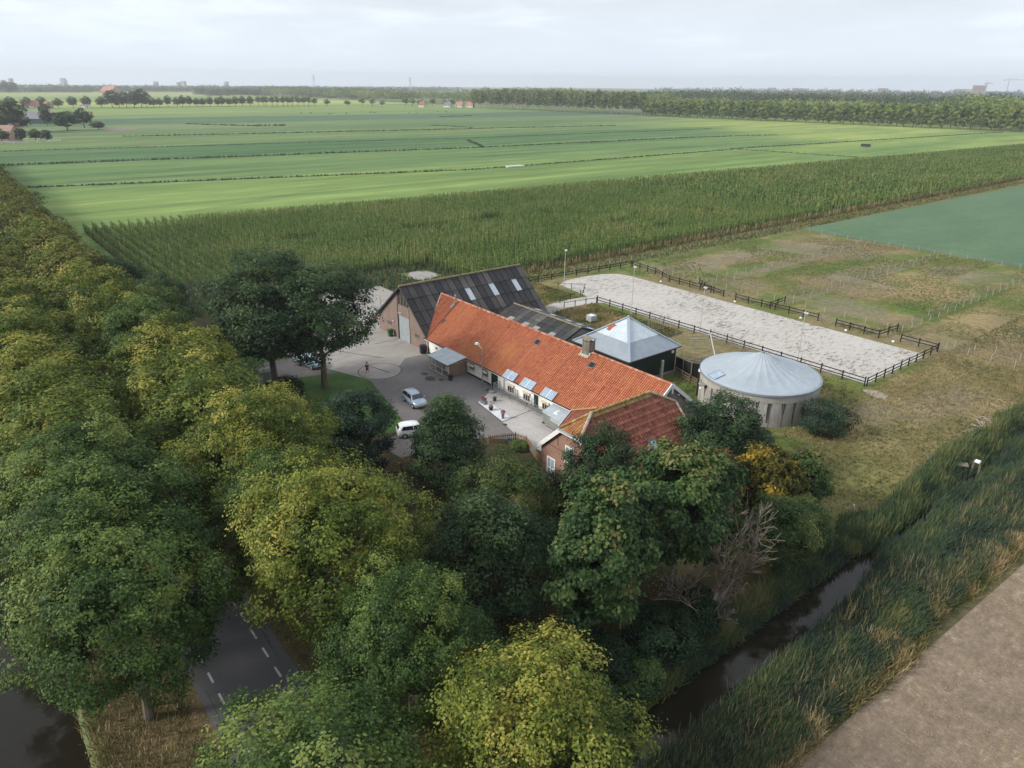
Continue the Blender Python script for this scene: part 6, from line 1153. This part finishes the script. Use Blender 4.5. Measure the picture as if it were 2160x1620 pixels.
# round pen with curved tubes and feeder auger
e = empty('round_pen', (23.5, 31.5, 0), 0, 'round pen of thin curved metal rails behind the boarded wall', 'fence'); b = MB(); bp = MB(); cx_, cy_, R_ = 24.2, 30.6, 5.6
for i in range(36):
    a, c = 2*PI*i/36, 2*PI*(i+1)/36
    if .9 < (a % (2*PI)) < .0: continue
    for z in (.45, .9, 1.4, 1.85): b.tube((cx_+R_*math.cos(a), cy_+R_*math.sin(a), z), (cx_+R_*math.cos(c), cy_+R_*math.sin(c), z), .022, n=4)
    if i % 3 == 0: bp.tube((cx_+R_*math.cos(a), cy_+R_*math.sin(a), 0), (cx_+R_*math.cos(a), cy_+R_*math.sin(a), 1.9), .035, n=6)
b.build('curved_rails', mat('tube_grey', (.16, .155, .145), rough=.6, metal=.3), e); bp.build('posts', GALV, e)
e = empty('feed_auger', (29.2, 25.6, 0), 0, 'bent pale metal pipe rising from a bright green hopper', 'auger')
b = MB(); P0_ = Vector((29.2, 25.5, 2.4)); b.path([P0_, P0_+Vector((-1.9, 1.5, 1.5)), P0_+Vector((-2.8, 2.3, 2.0)), P0_+Vector((-3.8, 3.3, 1.9)), P0_+Vector((-4.4, 4.1, 1.5))], .08, 8); b.build('pipe', mat('pipe_pale', (.48, .50, .50), rough=.4, metal=.3), e)
b = MB(); b.lathe([(.25, 0), (.75, .55), (.78, .7), (.55, .95), (.2, 1.05)], 18, (29.2, 25.5, 1.5)); b.build('hopper', mat('hopper_green', (.045, .36, .11), rough=.5), e); b = MB()
for i in range(3): a = i*2.1; b.tube((29.2+.3*math.cos(a), 25.5+.3*math.sin(a), 0), (29.2+.3*math.cos(a), 25.5+.3*math.sin(a), 1.6), .04)
b.build('stand', GALV, e)
def hurdle(p, q, label, h=1.5, n=9):
    e = empty('metal_gate', (p[0], p[1], 0), 0, label, 'gate'); p, q = Vector((*p, .1)), Vector((*q, .1)); b = MB(); b.bar(p+Z_*h, q+Z_*h, .09, .06); b.bar(p+Z_*.1, q+Z_*.1, .05, .05); b.bar(p, p+Z_*h, .06); b.bar(q, q+Z_*h, .06); b.build('frame', GALV, e); b = MB()
    for i in range(1, n): c = p.lerp(q, i/n); b.tube(c+Z_*.1, c+Z_*h, .022, n=5)
    b.build('bars', GALV, e)
hurdle((26.4, 23.6), (27.0, 27.0), 'galvanised hurdle with upright bars behind the black boarded wall', n=12); hurdle((21.2, 30.9), (22.6, 32.6), 'light upright-barred gate in the round pen'); hurdle((12.4, 31.6), (12.9, 34.8), 'narrow galvanised gate between the zinc pyramid and the arena fence', h=2.0); hurdle((31.2, 31.5), (37.5, 34.0), 'long low metal barrier behind the tank roof', h=1.3, n=30)
e = empty('gate_post', (26.2, 18.6, 0), 0, 'stout pale wooden post at the green shed corner', 'post'); b = MB(); b.box(26.1, 18.5, 0, 26.35, 18.75, 2.7); b.build('post', mat('post_pale', (.42, .40, .36)), e)
b = MB(); b.path([(-5.6, 21.4, 1.35), (-4.6, 25.0, 1.35), (-4.6, 25.0, 0)], .035); b.path([(-5.6, 21.4, .0), (-5.6, 21.4, 1.35)], .035); tag(b.build('hand_rail', mat('rail_brown', (.12, .07, .06))), 'thin brown handrail by the track behind the dark shed roof', 'railing')
# IBC-like white tank in the grass, jumps and stones
e = empty('water_container', (3.2, 28.6, 0), .3, 'white water container in a wire cage standing in straw coloured grass', 'container')
b = MB(); b.box(2.6, 28.0, .15, 3.8, 29.2, 1.1); b.build('tank', mat('white_tank', (.62, .68, .70), rough=.5), e, bevel=.1); b = MB()
for z in (.2, .5, .8, 1.13): 
    for p, q in (((2.57, 27.97), (3.83, 27.97)), ((3.83, 27.97), (3.83, 29.23)), ((3.83, 29.23), (2.57, 29.23)), ((2.57, 29.23), (2.57, 27.97))): b.bar((*p, z), (*q, z), .03)
for k in range(7):
    f = 2.57+k*.21; b.bar((f, 27.97, .1), (f, 27.97, 1.13), .03); b.bar((3.83, f+25.4, .1), (3.83, f+25.4, 1.13), .03)
b.box(2.55, 27.95, 0, 3.85, 29.25, .12); b.build('cage', GALV, e)
def stone(x, y, r, z, m, label, seed, group=None):
    rg = random.Random(seed); b = MB(); n = 9; vs = []; 
    for j, (rf, zf_) in enumerate([(.7, 0), (1, .35), (.8, .8), (.3, 1.05)]):
        for i in range(n): a = 2*PI*i/n; k = rf*rg.uniform(.85, 1.15); vs.append((x+r*k*math.cos(a), y+r*k*math.sin(a), z+r*zf_*1.2))
    fs = [(j*n+i, j*n+(i+1) % n, (j+1)*n+(i+1) % n, (j+1)*n+i) for j in range(3) for i in range(n)]; fs.append([3*n+i for i in range(n)]); b.add(vs, fs); return tag(b.build('stone', m, smooth=True), label, 'stone', group)
for i, (x, y) in enumerate([(-6.5, 56.8), (10.5, 56.6), (22.8, 57.2), (30.6, 57), (37.6, 57.6)]): stone(x, y, .22, 0, WTRIM, 'small white marker stone at the back edge of the arena, %s from the left' % ['first', 'second', 'third', 'fourth', 'fifth'][i], i, 'white marker stones')
stone(6.5, 32.6, .5, 0, mat('wood_debris', (.34, .30, .25)), 'pale lump of debris in the straw grass by the arena fence', 9)
# white trough by the ditch and a white post
e = empty('water_trough', (60.6, 25.7, 0), 0, 'white box on a stand above the ditch reeds', 'box'); b = MB(); b.box(60.6, 25.2, .85, 61.1, 25.6, 1.1); b.build('box', WTRIM, e, bevel=.05); b = MB()
for x, y in ((60.55, 25.25), (61.15, 25.25), (61.15, 25.65), (60.55, 25.65)): b.bar((x, y, -.9), (x, y, .9), .06)
b.build('legs', WOODG, e)
b = MB(); b.bar((57.0, 23.6, .25), (60.2, 25.2, .35), .9, .08); tag(b.build('plank', WOODG), 'weathered plank lying across the bank to the white box', 'plank')
b = MB(); b.lathe([(.10, 0), (.10, .8), (.07, .86)], 10, (57.2, 8.2, 0)); tag(b.build('marker_post', mat('post_pinkwhite', (.6, .5, .45))), 'short pinkish white post at the edge of the ditch reeds', 'post')
b = MB(); r = random.Random(4)
for k in range(46): x, y = 57.2+r.gauss(0, .8), 38+r.gauss(0, 4); a = r.uniform(0, 3.1); l_ = r.uniform(.6, 1.7); b.bar((x, y, .1+r.random()*.3), (x+math.cos(a)*l_, y+math.sin(a)*l_, .1+r.random()*.6), .05)
tag(b.build('dead_branches', mat('dead_wood', (.36, .30, .26))), 'heap of bleached dead branches on the bank at right', 'branches', None, 'stuff')
# picket fences
def picket(pts, label):
    e = empty('picket_fence', (pts[0][0], pts[0][1], 0), 0, label, 'fence', 'low wooden picket fences'); b = MB(); pk = MB()
    for p, q in zip(pts, pts[1:]):
        p, q = Vector((*p, 0)), Vector((*q, 0)); n = int((q-p).length/.2)
        for z in (.25, .72): b.bar(p+Z_*z, q+Z_*z, .04, .07)
        for i in range(n+1): c = p.lerp(q, i/n); pk.box(c.x-.035, c.y-.035, .03, c.x+.035, c.y+.035, .98 if i % 8 else 1.08)
    b.build('rails', WOODB, e); pk.build('pickets', mat('picket_wood', (.27, .17, .10)), e)
picket([(26.8, -9.6), (28.0, -6.9), (29.4, -6.6), (35.6, -9.0), (35.8, -10.2)], 'light wooden picket fence between the terrace and the farmhouse gable')
picket([(23.4, -24.5), (26.2, -19.8), (26.6, -11)], 'wooden picket fence half hidden behind the dark cone tree')
# rusty implement behind the barn
e = empty('harrow', (-17.6, 1.0, 0), 0, 'rusty field implement parked at the left corner of the big barn', 'farm implement'); RU = mat('rust_red', (.17, .045, .03)); b = MB()
for k in range(4): b.tube((-18.6+k*.5, .4, .9), (-18.6+k*.5, 1.9, .9), .05, n=5); b.tube((-18.6+k*.5, .8, .9), (-18.5+k*.5, .5, .1), .04, n=5)
b.tube((-18.8, 1.1, .95), (-16.6, 1.1, .95), .08); b.build('frame', RU, e); b = MB(); b.tube((-16.9, .6, .35), (-16.9, .8, .35), .35, n=14); b.build('wheel', BLACK, e)
# ---------------------------------------------------------------- cars
def car(x, y, rz, paint, label, cat='car', group='parked cars'):
    e = empty('parked_car', (x, y, .06), rz, label, cat, group)
    # stations along the length: x, half width, sill z, belt z, half width at roof, roof z
    ST = [(-1.98, .62, .42, .72, .60, .74), (-1.93, .76, .28, .88, .66, .98), (-1.72, .83, .22, .95, .60, 1.30), (-1.42, .84, .22, .96, .60, 1.42), (-.7, .85, .20, .95, .61, 1.47), (.0, .85, .20, .94, .60, 1.45), (.42, .85, .20, .93, .57, 1.33), (1.02, .84, .20, .91, .66, .955), (1.5, .82, .22, .84, .66, .86), (1.85, .75, .26, .72, .62, .745), (2.0, .62, .36, .58, .56, .60)]
    def ring(s):
        X, w, s0, bz, rw, rz_ = s; h = [(w*.93, s0), (w, (s0+bz)*.5), (w*.97, bz), (rw*1.0+(w-rw)*.10, bz+(rz_-bz)*.9 if rz_-bz > .08 else bz+.008), (rw*.8, rz_), (0, rz_+.02)]
        return [(X, a, z) for a, z in h]+[(X, -a, z) for a, z in h[-2::-1]]
    b = MB(); R = [ring(s) for s in ST]; n = len(R[0]); vs = [v for r_ in R for v in r_]; fs = [(i*n+j, i*n+j+1, (i+1)*n+j+1, (i+1)*n+j) for i in range(len(R)-1) for j in range(n-1)]+[(i*n+n-1, i*n, (i+1)*n, (i+1)*n+n-1) for i in range(len(R)-1)]; fs += [list(range(n))[::-1], [(len(R)-1)*n+j for j in range(n)]]
    b.add(vs, fs); b.build('body', paint, e, world=False, smooth=True); CG = mat('car_glass', (.010, .014, .022), rough=.08, spec=.8)
    def P(i, k, f=1.012): v = Vector(R[i][k]); return v
    def quadw(pts, name, m, off): b = MB(); b.slab([Vector(p)+Vector(off) for p in pts], Vector(off).normalized()*.012); return b.build(name, m, e, world=False)
    quadw([(1.0, .66, .975), (1.0, -.66, .975), (.46, -.52, 1.325), (.46, .52, 1.325)], 'windscreen', CG, (.01, 0, .018)); quadw([(-1.90, .56, 1.02), (-1.90, -.56, 1.02), (-1.72, -.52, 1.28), (-1.72, .52, 1.28)][::-1], 'rear_window', CG, (-.022, 0, .012))
    for sg in (1, -1):
        for (xa, xb, xc, xd) in ((-1.62, -.32, -.32, -1.35), (-.24, .82, .36, -.24)): 
            quadw([(xa, sg*.815, .985), (xb, sg*.815, .965), (xc, sg*.635, 1.33), (xd, sg*.635, 1.34)], 'side_window', CG, (0, sg*.022, .016))
        for xw in (-1.24, 1.24):
            b = MB(); b.tube((xw, sg*.66, .31), (xw, sg*.865, .31), .31, n=20); wo = b.build('wheel', BLACK, e, world=False); b = MB(); b.tube((xw, sg*.86, .31), (xw, sg*.875, .31), .20, n=14); c = b.build('rim', GALV, None); c.parent = wo
        b = MB(); b.slab([(1.80, sg*.46, .66), (1.96, sg*.40, .60), (1.88, sg*.70, .62), (1.66, sg*.76, .74)], (.02, 0, .06)); b.build('headlight', mat('headlight', (.55, .57, .6), rough=.15), e, world=False)
        b = MB(); b.box(.72, sg*.86, .95, .86, sg*1.02, 1.06); b.build('wing_mirror', paint, e, world=False, bevel=.02)
    b = MB(); b.box(1.985, -.26, .40, 2.02, .26, .51); b.build('number_plate', mat('plate_yellow', (.62, .42, .03), rough=.5), e, world=False)
    b = MB(); b.box(1.93, -.5, .27, 1.99, .5, .36); b.box(1.965, -.35, .54, 1.995, .35, .585); b.build('grille', BLACK, e, world=False); return e
SILV = mat('paint_silver', (.30, .37, .46), rough=.3, metal=.35, coat=.5); WHT = mat('paint_white', (.78, .80, .82), rough=.3, coat=.6); BLU = mat('paint_pale_blue', (.30, .42, .52), rough=.3, metal=.2, coat=.5)
car(13.35, -10.45, -.11, SILV, 'silver hatchback parked alone on the asphalt yard'); car(20.3, -14.6, 1.2, WHT, 'white car half hidden behind the dark cone tree'); car(-5.5, -15.2, .3, BLU, 'pale blue car glimpsed between the tall ash trunks'); car(-9.6, -13.4, .5, WHT, 'white car behind the left tall ash tree')
# small vehicles/objects beyond the ash trees
b = MB(); b.lathe([(.9, 0), (.95, 1.4), (.4, 1.7)], 14, (-4.2, -21.5, 0)); 
tag(b.build('pale_tank', mat('tank_pale_green', (.25, .32, .30), rough=.6)), 'pale green tank glimpsed left of the bush at the ash trees', 'tank')
# ---------------------------------------------------------------- person
def skin_body(name, V_, E_, Rr, m, parent, lv=2):
    me = bpy.data.meshes.new(name); me.from_pydata(V_, E_, []); me.materials.append(m); o = bpy.data.objects.new(name, me); link(o, parent, False)
    sk_ = o.modifiers.new('s', 'SKIN'); sk_.use_smooth_shade = True
    for i, r_ in enumerate(Rr): me.skin_vertices[0].data[i].radius = (r_, r_*.85); me.skin_vertices[0].data[i].use_root = (i == 0)
    s = o.modifiers.new('u', 'SUBSURF'); s.levels = lv; s.render_levels = lv; return o
SK = mat('skin', (.42, .26, .19), rough=.6); CLB = mat('cloth_black', (.012, .013, .018), rough=.9)
e = empty('person', (1.9, -10.6, .06), .5, 'person in black top and dark shorts with white shoes walking by the round pad', 'person')
pv_ = [(0, 0, .95), (0, 0, 1.15), (.01, 0, 1.38), (.02, 0, 1.50), (.04, 0, 1.66), (0, .10, .90), (.10, .11, .50), (.02, .11, .09), (.16, .11, .05), (0, -.10, .90), (-.06, -.11, .50), (-.20, -.11, .12), (-.07, -.11, .06), (.0, .20, 1.40), (.02, .27, 1.14), (.16, .25, .94), (.20, .24, .87), (.0, -.20, 1.40), (-.06, -.27, 1.14), (.04, -.26, .92), (.08, -.26, .85)]
pe = [(0, 1), (1, 2), (2, 3), (3, 4), (0, 5), (5, 6), (6, 7), (7, 8), (0, 9), (9, 10), (10, 11), (11, 12), (2, 13), (13, 14), (14, 15), (15, 16), (2, 17), (17, 18), (18, 19), (19, 20)]
skin_body('body', pv_, pe, [.13, .12, .14, .055, .095, .09, .06, .045, .04, .09, .06, .045, .04, .06, .045, .032, .03, .06, .045, .032, .03], SK, e)
skin_body('top', [pv_[0], pv_[1], pv_[2], pv_[13], pv_[14], pv_[17], pv_[18]], [(0, 1), (1, 2), (2, 3), (3, 4), (2, 5), (5, 6)], [.155, .145, .17, .085, .06, .085, .06], CLB, e)
skin_body('shorts', [(0, 0, .98), (0, .10, .90), (.06, .11, .62), (0, -.10, .90), (-.04, -.11, .62)], [(0, 1), (1, 2), (0, 3), (3, 4)], [.15, .115, .09, .115, .09], CLB, e)
b = MB(); b.lathe([(.085, -.02), (.105, .03), (.09, .10), (.03, .125)], 12, (.02, 0, 1.66)); b.build('hair', mat('hair_dark', (.03, .02, .015)), e, world=False, smooth=True)
for (x, y) in ((.10, .11), (-.13, -.11)): b = MB(); b.box(x-.10, y-.045, 0, x+.16, y+.045, .09); b.build('shoe', WTRIM, e, world=False, bevel=.02)
# ---------------------------------------------------------------- far buildings, cattle, skyline
FW = mat('far_white', (.62, .60, .58)); FB = mat('far_brick', (.30, .19, .15)); FR = mat('far_red_roof', (.30, .12, .08)); FG = mat('far_grey_roof', (.17, .17, .19)); FD = mat('far_green_wall', (.03, .07, .06)); FWIN = mat('far_window', (.05, .06, .08), rough=.2); PINK = mat('far_pink_wall', (.42, .30, .25))
def house(x, y, w_, d_, h, rh, rz, wm, rm, label, group=None, cat='house', name='house', win=3, ridge='x'):
    e = empty(name, (x, y, 0), rz, label, cat, group); hw_, hd = w_/2, d_/2; b = MB()
    b.box(-hw_, -hd, 0, hw_, hd, h)
    for sx in (-hw_, hw_-.1): b.slab([(sx, -hd, h), (sx, hd, h), (sx, 0, h+rh)], (.1, 0, 0))
    b.build('wall', wm, e, world=False); b = MB(); o_ = .35; s_ = rh/hd
    for sg in (-1, 1): b.slab([(-hw_-o_, sg*(hd+o_), h-o_*s_), (hw_+o_, sg*(hd+o_), h-o_*s_), (hw_+o_, 0, h+rh+.02), (-hw_-o_, 0, h+rh+.02)], (0, 0, .18))
    r_ = b.build('roof', rm, e, world=False); b = MB(); b.box(hw_*.5-.4, -.4, h+rh-.6, hw_*.5+.4, .4, h+rh+1.0)
    if cat == 'house': c = b.build('chimney', wm, None); c.parent = r_
    for i in range(win):
        xx = -hw_+w_*(i+.5)/win
        for sg in (-1, 1): b = MB(); b.box(xx-.6, sg*hd-.03, h*.3, xx+.6, sg*hd+.03, h*.8); b.build('window', FWIN, e, world=False)
    if win: b = MB(); b.box(hw_-.02, -.8, h*.3, hw_+.03, .8, h*.8); b.box(hw_-.02, -.6, h+.3, hw_+.03, .6, h+1.6); b.build('window', FWIN, e, world=False)
    return e
house(-700, 36, 40, 26, 4.0, 5.0, .75, FD, FG, 'distant dark green barn with white edged low gable', cat='barn', name='barn', win=0)
b = MB()
house(-462, -22, 12, 9, 4.5, 4.5, .6, PINK, FB, 'distant pinkish house with brown roof cut by the left edge'); house(-470, -4, 9, 9, 5, 4.2, .75, PINK, FB, 'distant pink gabled house beside clipped trees')
house(-640, 14, 16, 9, 3, 3.5, .2, FB, FG, 'low grey-roofed outbuilding behind the distant green barn', win=2); house(-1080, 56, 24, 14, 4, 7, .1, FB, FG, 'far farmhouse with a big grey roof at the avenue', win=2)
house(-1085, 80, 15, 10, 4, 6, 1.2, FW, FR, 'far white house with red roof beside the avenue, right of the grey farmhouse', win=2); house(-1082, 96, 16, 10, 4, 5, .2, FB, FR, 'far red-roofed house at the avenue', win=2); house(-1080, 140, 18, 8, 3, 1.5, .1, FW, FG, 'far low white house left of the dark tree clump', win=4); house(-1083, 26, 14, 8, 3, 3, .1, FW, FG, 'far white cottage at the left edge of the avenue', win=3)
house(-954, 592, 9, 8, 3.5, 5, .5, FW, FR, 'far cottage with dark red roof alone at the edge of the wood', win=1); house(-935, 628, 12, 8, 3.2, 4, .4, FW, FG, 'far white house, left of two red-roofed ones by the wood', win=2); house(-925, 644, 12, 8, 3.2, 4.2, .4, FW, mat('far_orange_roof', (.40, .18, .13)), 'far white house with orange roof by the wood, left one', win=2); house(-912, 656, 12, 8, 3.4, 4.6, .4, FW, mat('far_orange_roof', (.40, .18, .13)), 'far white house with orange roof by the wood, right one', win=2)
house(-2350, 420, 60, 30, 8, 12, .3, FB, mat('far_orange_roof', (.40, .18, .13)), 'very far long orange roof in the hazy treeline', win=0, cat='barn', name='barn')
e = empty('trailer', (-460, 12, 0), .1, 'white trailer or caravan beside the clipped trees at the distant houses', 'trailer'); b = MB(); b.box(-2.4, -1.1, .5, 2.4, 1.1, 2.5); b.build('body', FW, e, world=False, bevel=.2); b = MB(); b.tube((0, -1.2, .4), (0, 1.2, .4), .35); b.build('wheel', BLACK, e, world=False)
rail_fence([(-452, -22), (-452, 20)], 'white plank fence in front of the distant pink houses', h=1.3, rails=(.5, 1.1), sp=6, m=WTRIM, w=.3, rw=.25, name='plank_fence', group=None)
e = empty('dead_tree', (-620, 22, 0), 0, 'pale leafless tree behind the distant green barn', 'tree'); b = MB(); b.tube((-620, 22, 0), (-620, 22, 9), .45, .3); 
for q in ((-3, 2, 16), (2, -2, 17), (-5, 4, 15), (4, 2, 14), (-1, 0, 18)): b.tube((-620, 22, 7), (-620+q[0], 22+q[1], q[2]), .22, .08)
b.build('trunk', BARKP, e)
blob('bare_ground', -568, 76, 22, 13, .10, DIRT, 44)
def cow(x, y, rz, dark, i):
    e = empty('cow', (x, y, 0), rz, 'black and white cow grazing on the far meadow', 'cow', 'cows grazing on the far meadow')
    V_ = [(-.9, 0, 1.15), (-.3, 0, 1.1), (.5, 0, 1.1), (.95, 0, 1.1), (1.35, 0, .8), (1.6, 0, .45), (-.85, .25, .6), (-.9, .25, 0), (-.85, -.25, .6), (-.9, -.25, 0), (.75, .22, .6), (.75, .22, 0), (.75, -.22, .6), (.75, -.22, 0), (-1.1, 0, .7)]
    skin_body('body', V_, [(0, 1), (1, 2), (2, 3), (3, 4), (4, 5), (0, 6), (6, 7), (0, 8), (8, 9), (3, 10), (10, 11), (3, 12), (12, 13), (0, 14)], [.36, .42, .42, .34, .2, .13, .12, .07, .12, .07, .12, .07, .12, .07, .04], mat('cow_hide', [(.45, (.03, .028, .026)), (.5, (.60, .58, .55))], [(1.1, 1, 1, (1, 1, 1), 0)]) if not dark else mat('cow_dark', (.04, .03, .025)), e, 1)
for i, (px_, dd) in enumerate([(-3, 0), (4, 1), (16, 0), (32, 1), (60, 0), (66, 1), (70, 0), (98, 0), (110, 1), (134, 0), (139, 0), (144, 1), (12, 1), (64, 0)]): cow(-770+RNG.uniform(-25, 25), 325+px_*1.25, RNG.uniform(0, 6), dd, i)
e = empty('farm_trailer', (-150, 420, 0), .2, 'small dark field shelter or trailer alone on the right meadow', 'trailer'); b = MB(); b.box(-2.6, -1.3, .5, 2.6, 1.3, 2.0); b.build('body', mat('trailer_dark', (.03, .035, .04)), e, world=False, bevel=.1); b = MB(); b.box(-2.7, -1.4, 2.05, 2.7, 1.4, 2.2); b.build('roof', FG, e, world=False)
b = MB(); b.box(-186, 158, 0, -183, 168, .5); tag(b.build('culvert', mat('culvert_white', (.6, .6, .58)), bevel=.05), 'white culvert slab over the ditch in the meadows', 'culvert')
# skyline
SKM = mat('skyline_wall', (.42, .44, .47)); SKR = mat('skyline_wall_pink', (.46, .34, .32))
def block(x, y, w_, d_, h, label, m=SKM, floors=8, group=None, name='apartment_block'):
    e = empty(name, (x, y, 0), .3, label, 'building', group); b = MB(); b.box(-w_/2, -d_/2, 0, w_/2, d_/2, h); b.build('wall', m, e, world=False); b = MB()
    for k in range(1, floors): z = h*k/floors; b.box(-w_/2-.2, -d_/2-.25, z, w_/2+.2, -d_/2+.1, z+h/floors*.5); b.box(w_/2-.1, -d_/2, z, w_/2+.25, d_/2, z+h/floors*.5)
    b.build('window_band', FWIN, e, world=False)
block(-1116, 3197, 42, 25, 46, 'hazy pale tower block on the right horizon beside the cranes', SKR, 11); block(-1085, 3360, 120, 40, 24, 'dark low hazy building under the right horizon crane', mat('skyline_dark', (.15, .18, .22)), 3)
def crane(x, y, h, jib, rz, label):
    e = empty('tower_crane', (x, y, 0), rz, label, 'crane', 'tower cranes'); b = MB(); b.box(-1.2, -1.2, 0, 1.2, 1.2, h); b.build('mast', SKM, e, world=False); b = MB(); b.bar((-jib*.35, 0, h+1), (jib, 0, h+1), 1.6); b.bar((0, 0, h), (0, 0, h+9), 1.3); b.bar((0, 0, h+9), (jib*.7, 0, h+1.6), .5); b.box(-jib*.35-3, -2, h-2.5, -jib*.35+3, 2, h+1.5); b.build('jib', SKM, e, world=False)
crane(-1120, 3275, 52, 26, 1.0, 'hazy tower crane between tower block and long building'); crane(-1085, 3390, 66, 46, .7, 'hazy taller tower crane over the dark long building')
rs = random.Random(12)
for i in range(16):
    block(-5400+rs.uniform(-300, 300), -900+i*rs.uniform(150, 190), rs.uniform(16, 45), 20, rs.uniform(22, 46), 'faint hazy tower on the left horizon skyline', floors=5, group='faint skyline towers at left')
for i in range(12): block(-2200+i*110+rs.uniform(-40, 40), 3500+rs.uniform(-150, 250)+i*10, rs.uniform(20, 70), 20, rs.uniform(20, 33), 'faint pale building in the suburb on the right horizon', [SKM, SKR, FW][i % 3], floors=5, group='faint suburb buildings at right')
e = empty('white_tower', (-1388, 1906, 0), 0, 'slim white tower with a cap above the wood on the horizon', 'tower'); b = MB(); b.lathe([(3.5, 0), (2.6, 26), (4.4, 27), (4.4, 30), (2, 32), (.4, 36)], 12, (0, 0, 0)); b.build('shaft', FW, e, world=False)
for x, y, h in ((-2600, 1150, 62), (-2500, 1500, 56)):
    e = empty('pylon', (x, y, 0), .4, 'thin lattice pylon on the horizon, %s' % ('left one' if h > 60 else 'right one'), 'pylon', 'lattice pylons'); b = MB()
    for sx in (-1, 1):
        for sy in (-1, 1): b.bar((sx*4, sy*4, 0), (sx*.6, sy*.6, h), .7)
    b.build('lattice', SKM, e, world=False); b = MB()
    for z in (h*.7, h*.82, h*.94): b.bar((-9, 0, z), (9, 0, z), .8)
    b.build('cross_arm', SKM, e, world=False)
# ---------------------------------------------------------------- haze
hm = bpy.data.materials.new('haze_air'); hm.use_nodes = True; nt = hm.node_tree; nt.nodes.clear()
ou = nt.nodes.new('ShaderNodeOutputMaterial'); pv = nt.nodes.new('ShaderNodeVolumePrincipled'); pv.inputs['Color'].default_value = (.93, .97, 1.0, 1); pv.inputs['Density'].default_value = .00015; pv.inputs['Anisotropy'].default_value = .2
nt.links.new(pv.outputs[0], ou.inputs['Volume'])
hb = MB(); hb.box(-6450, -6450, -3, 6450, 6450, 110); hb.build('haze', hm, kind='stuff', label='thin bluish haze over the whole polder')
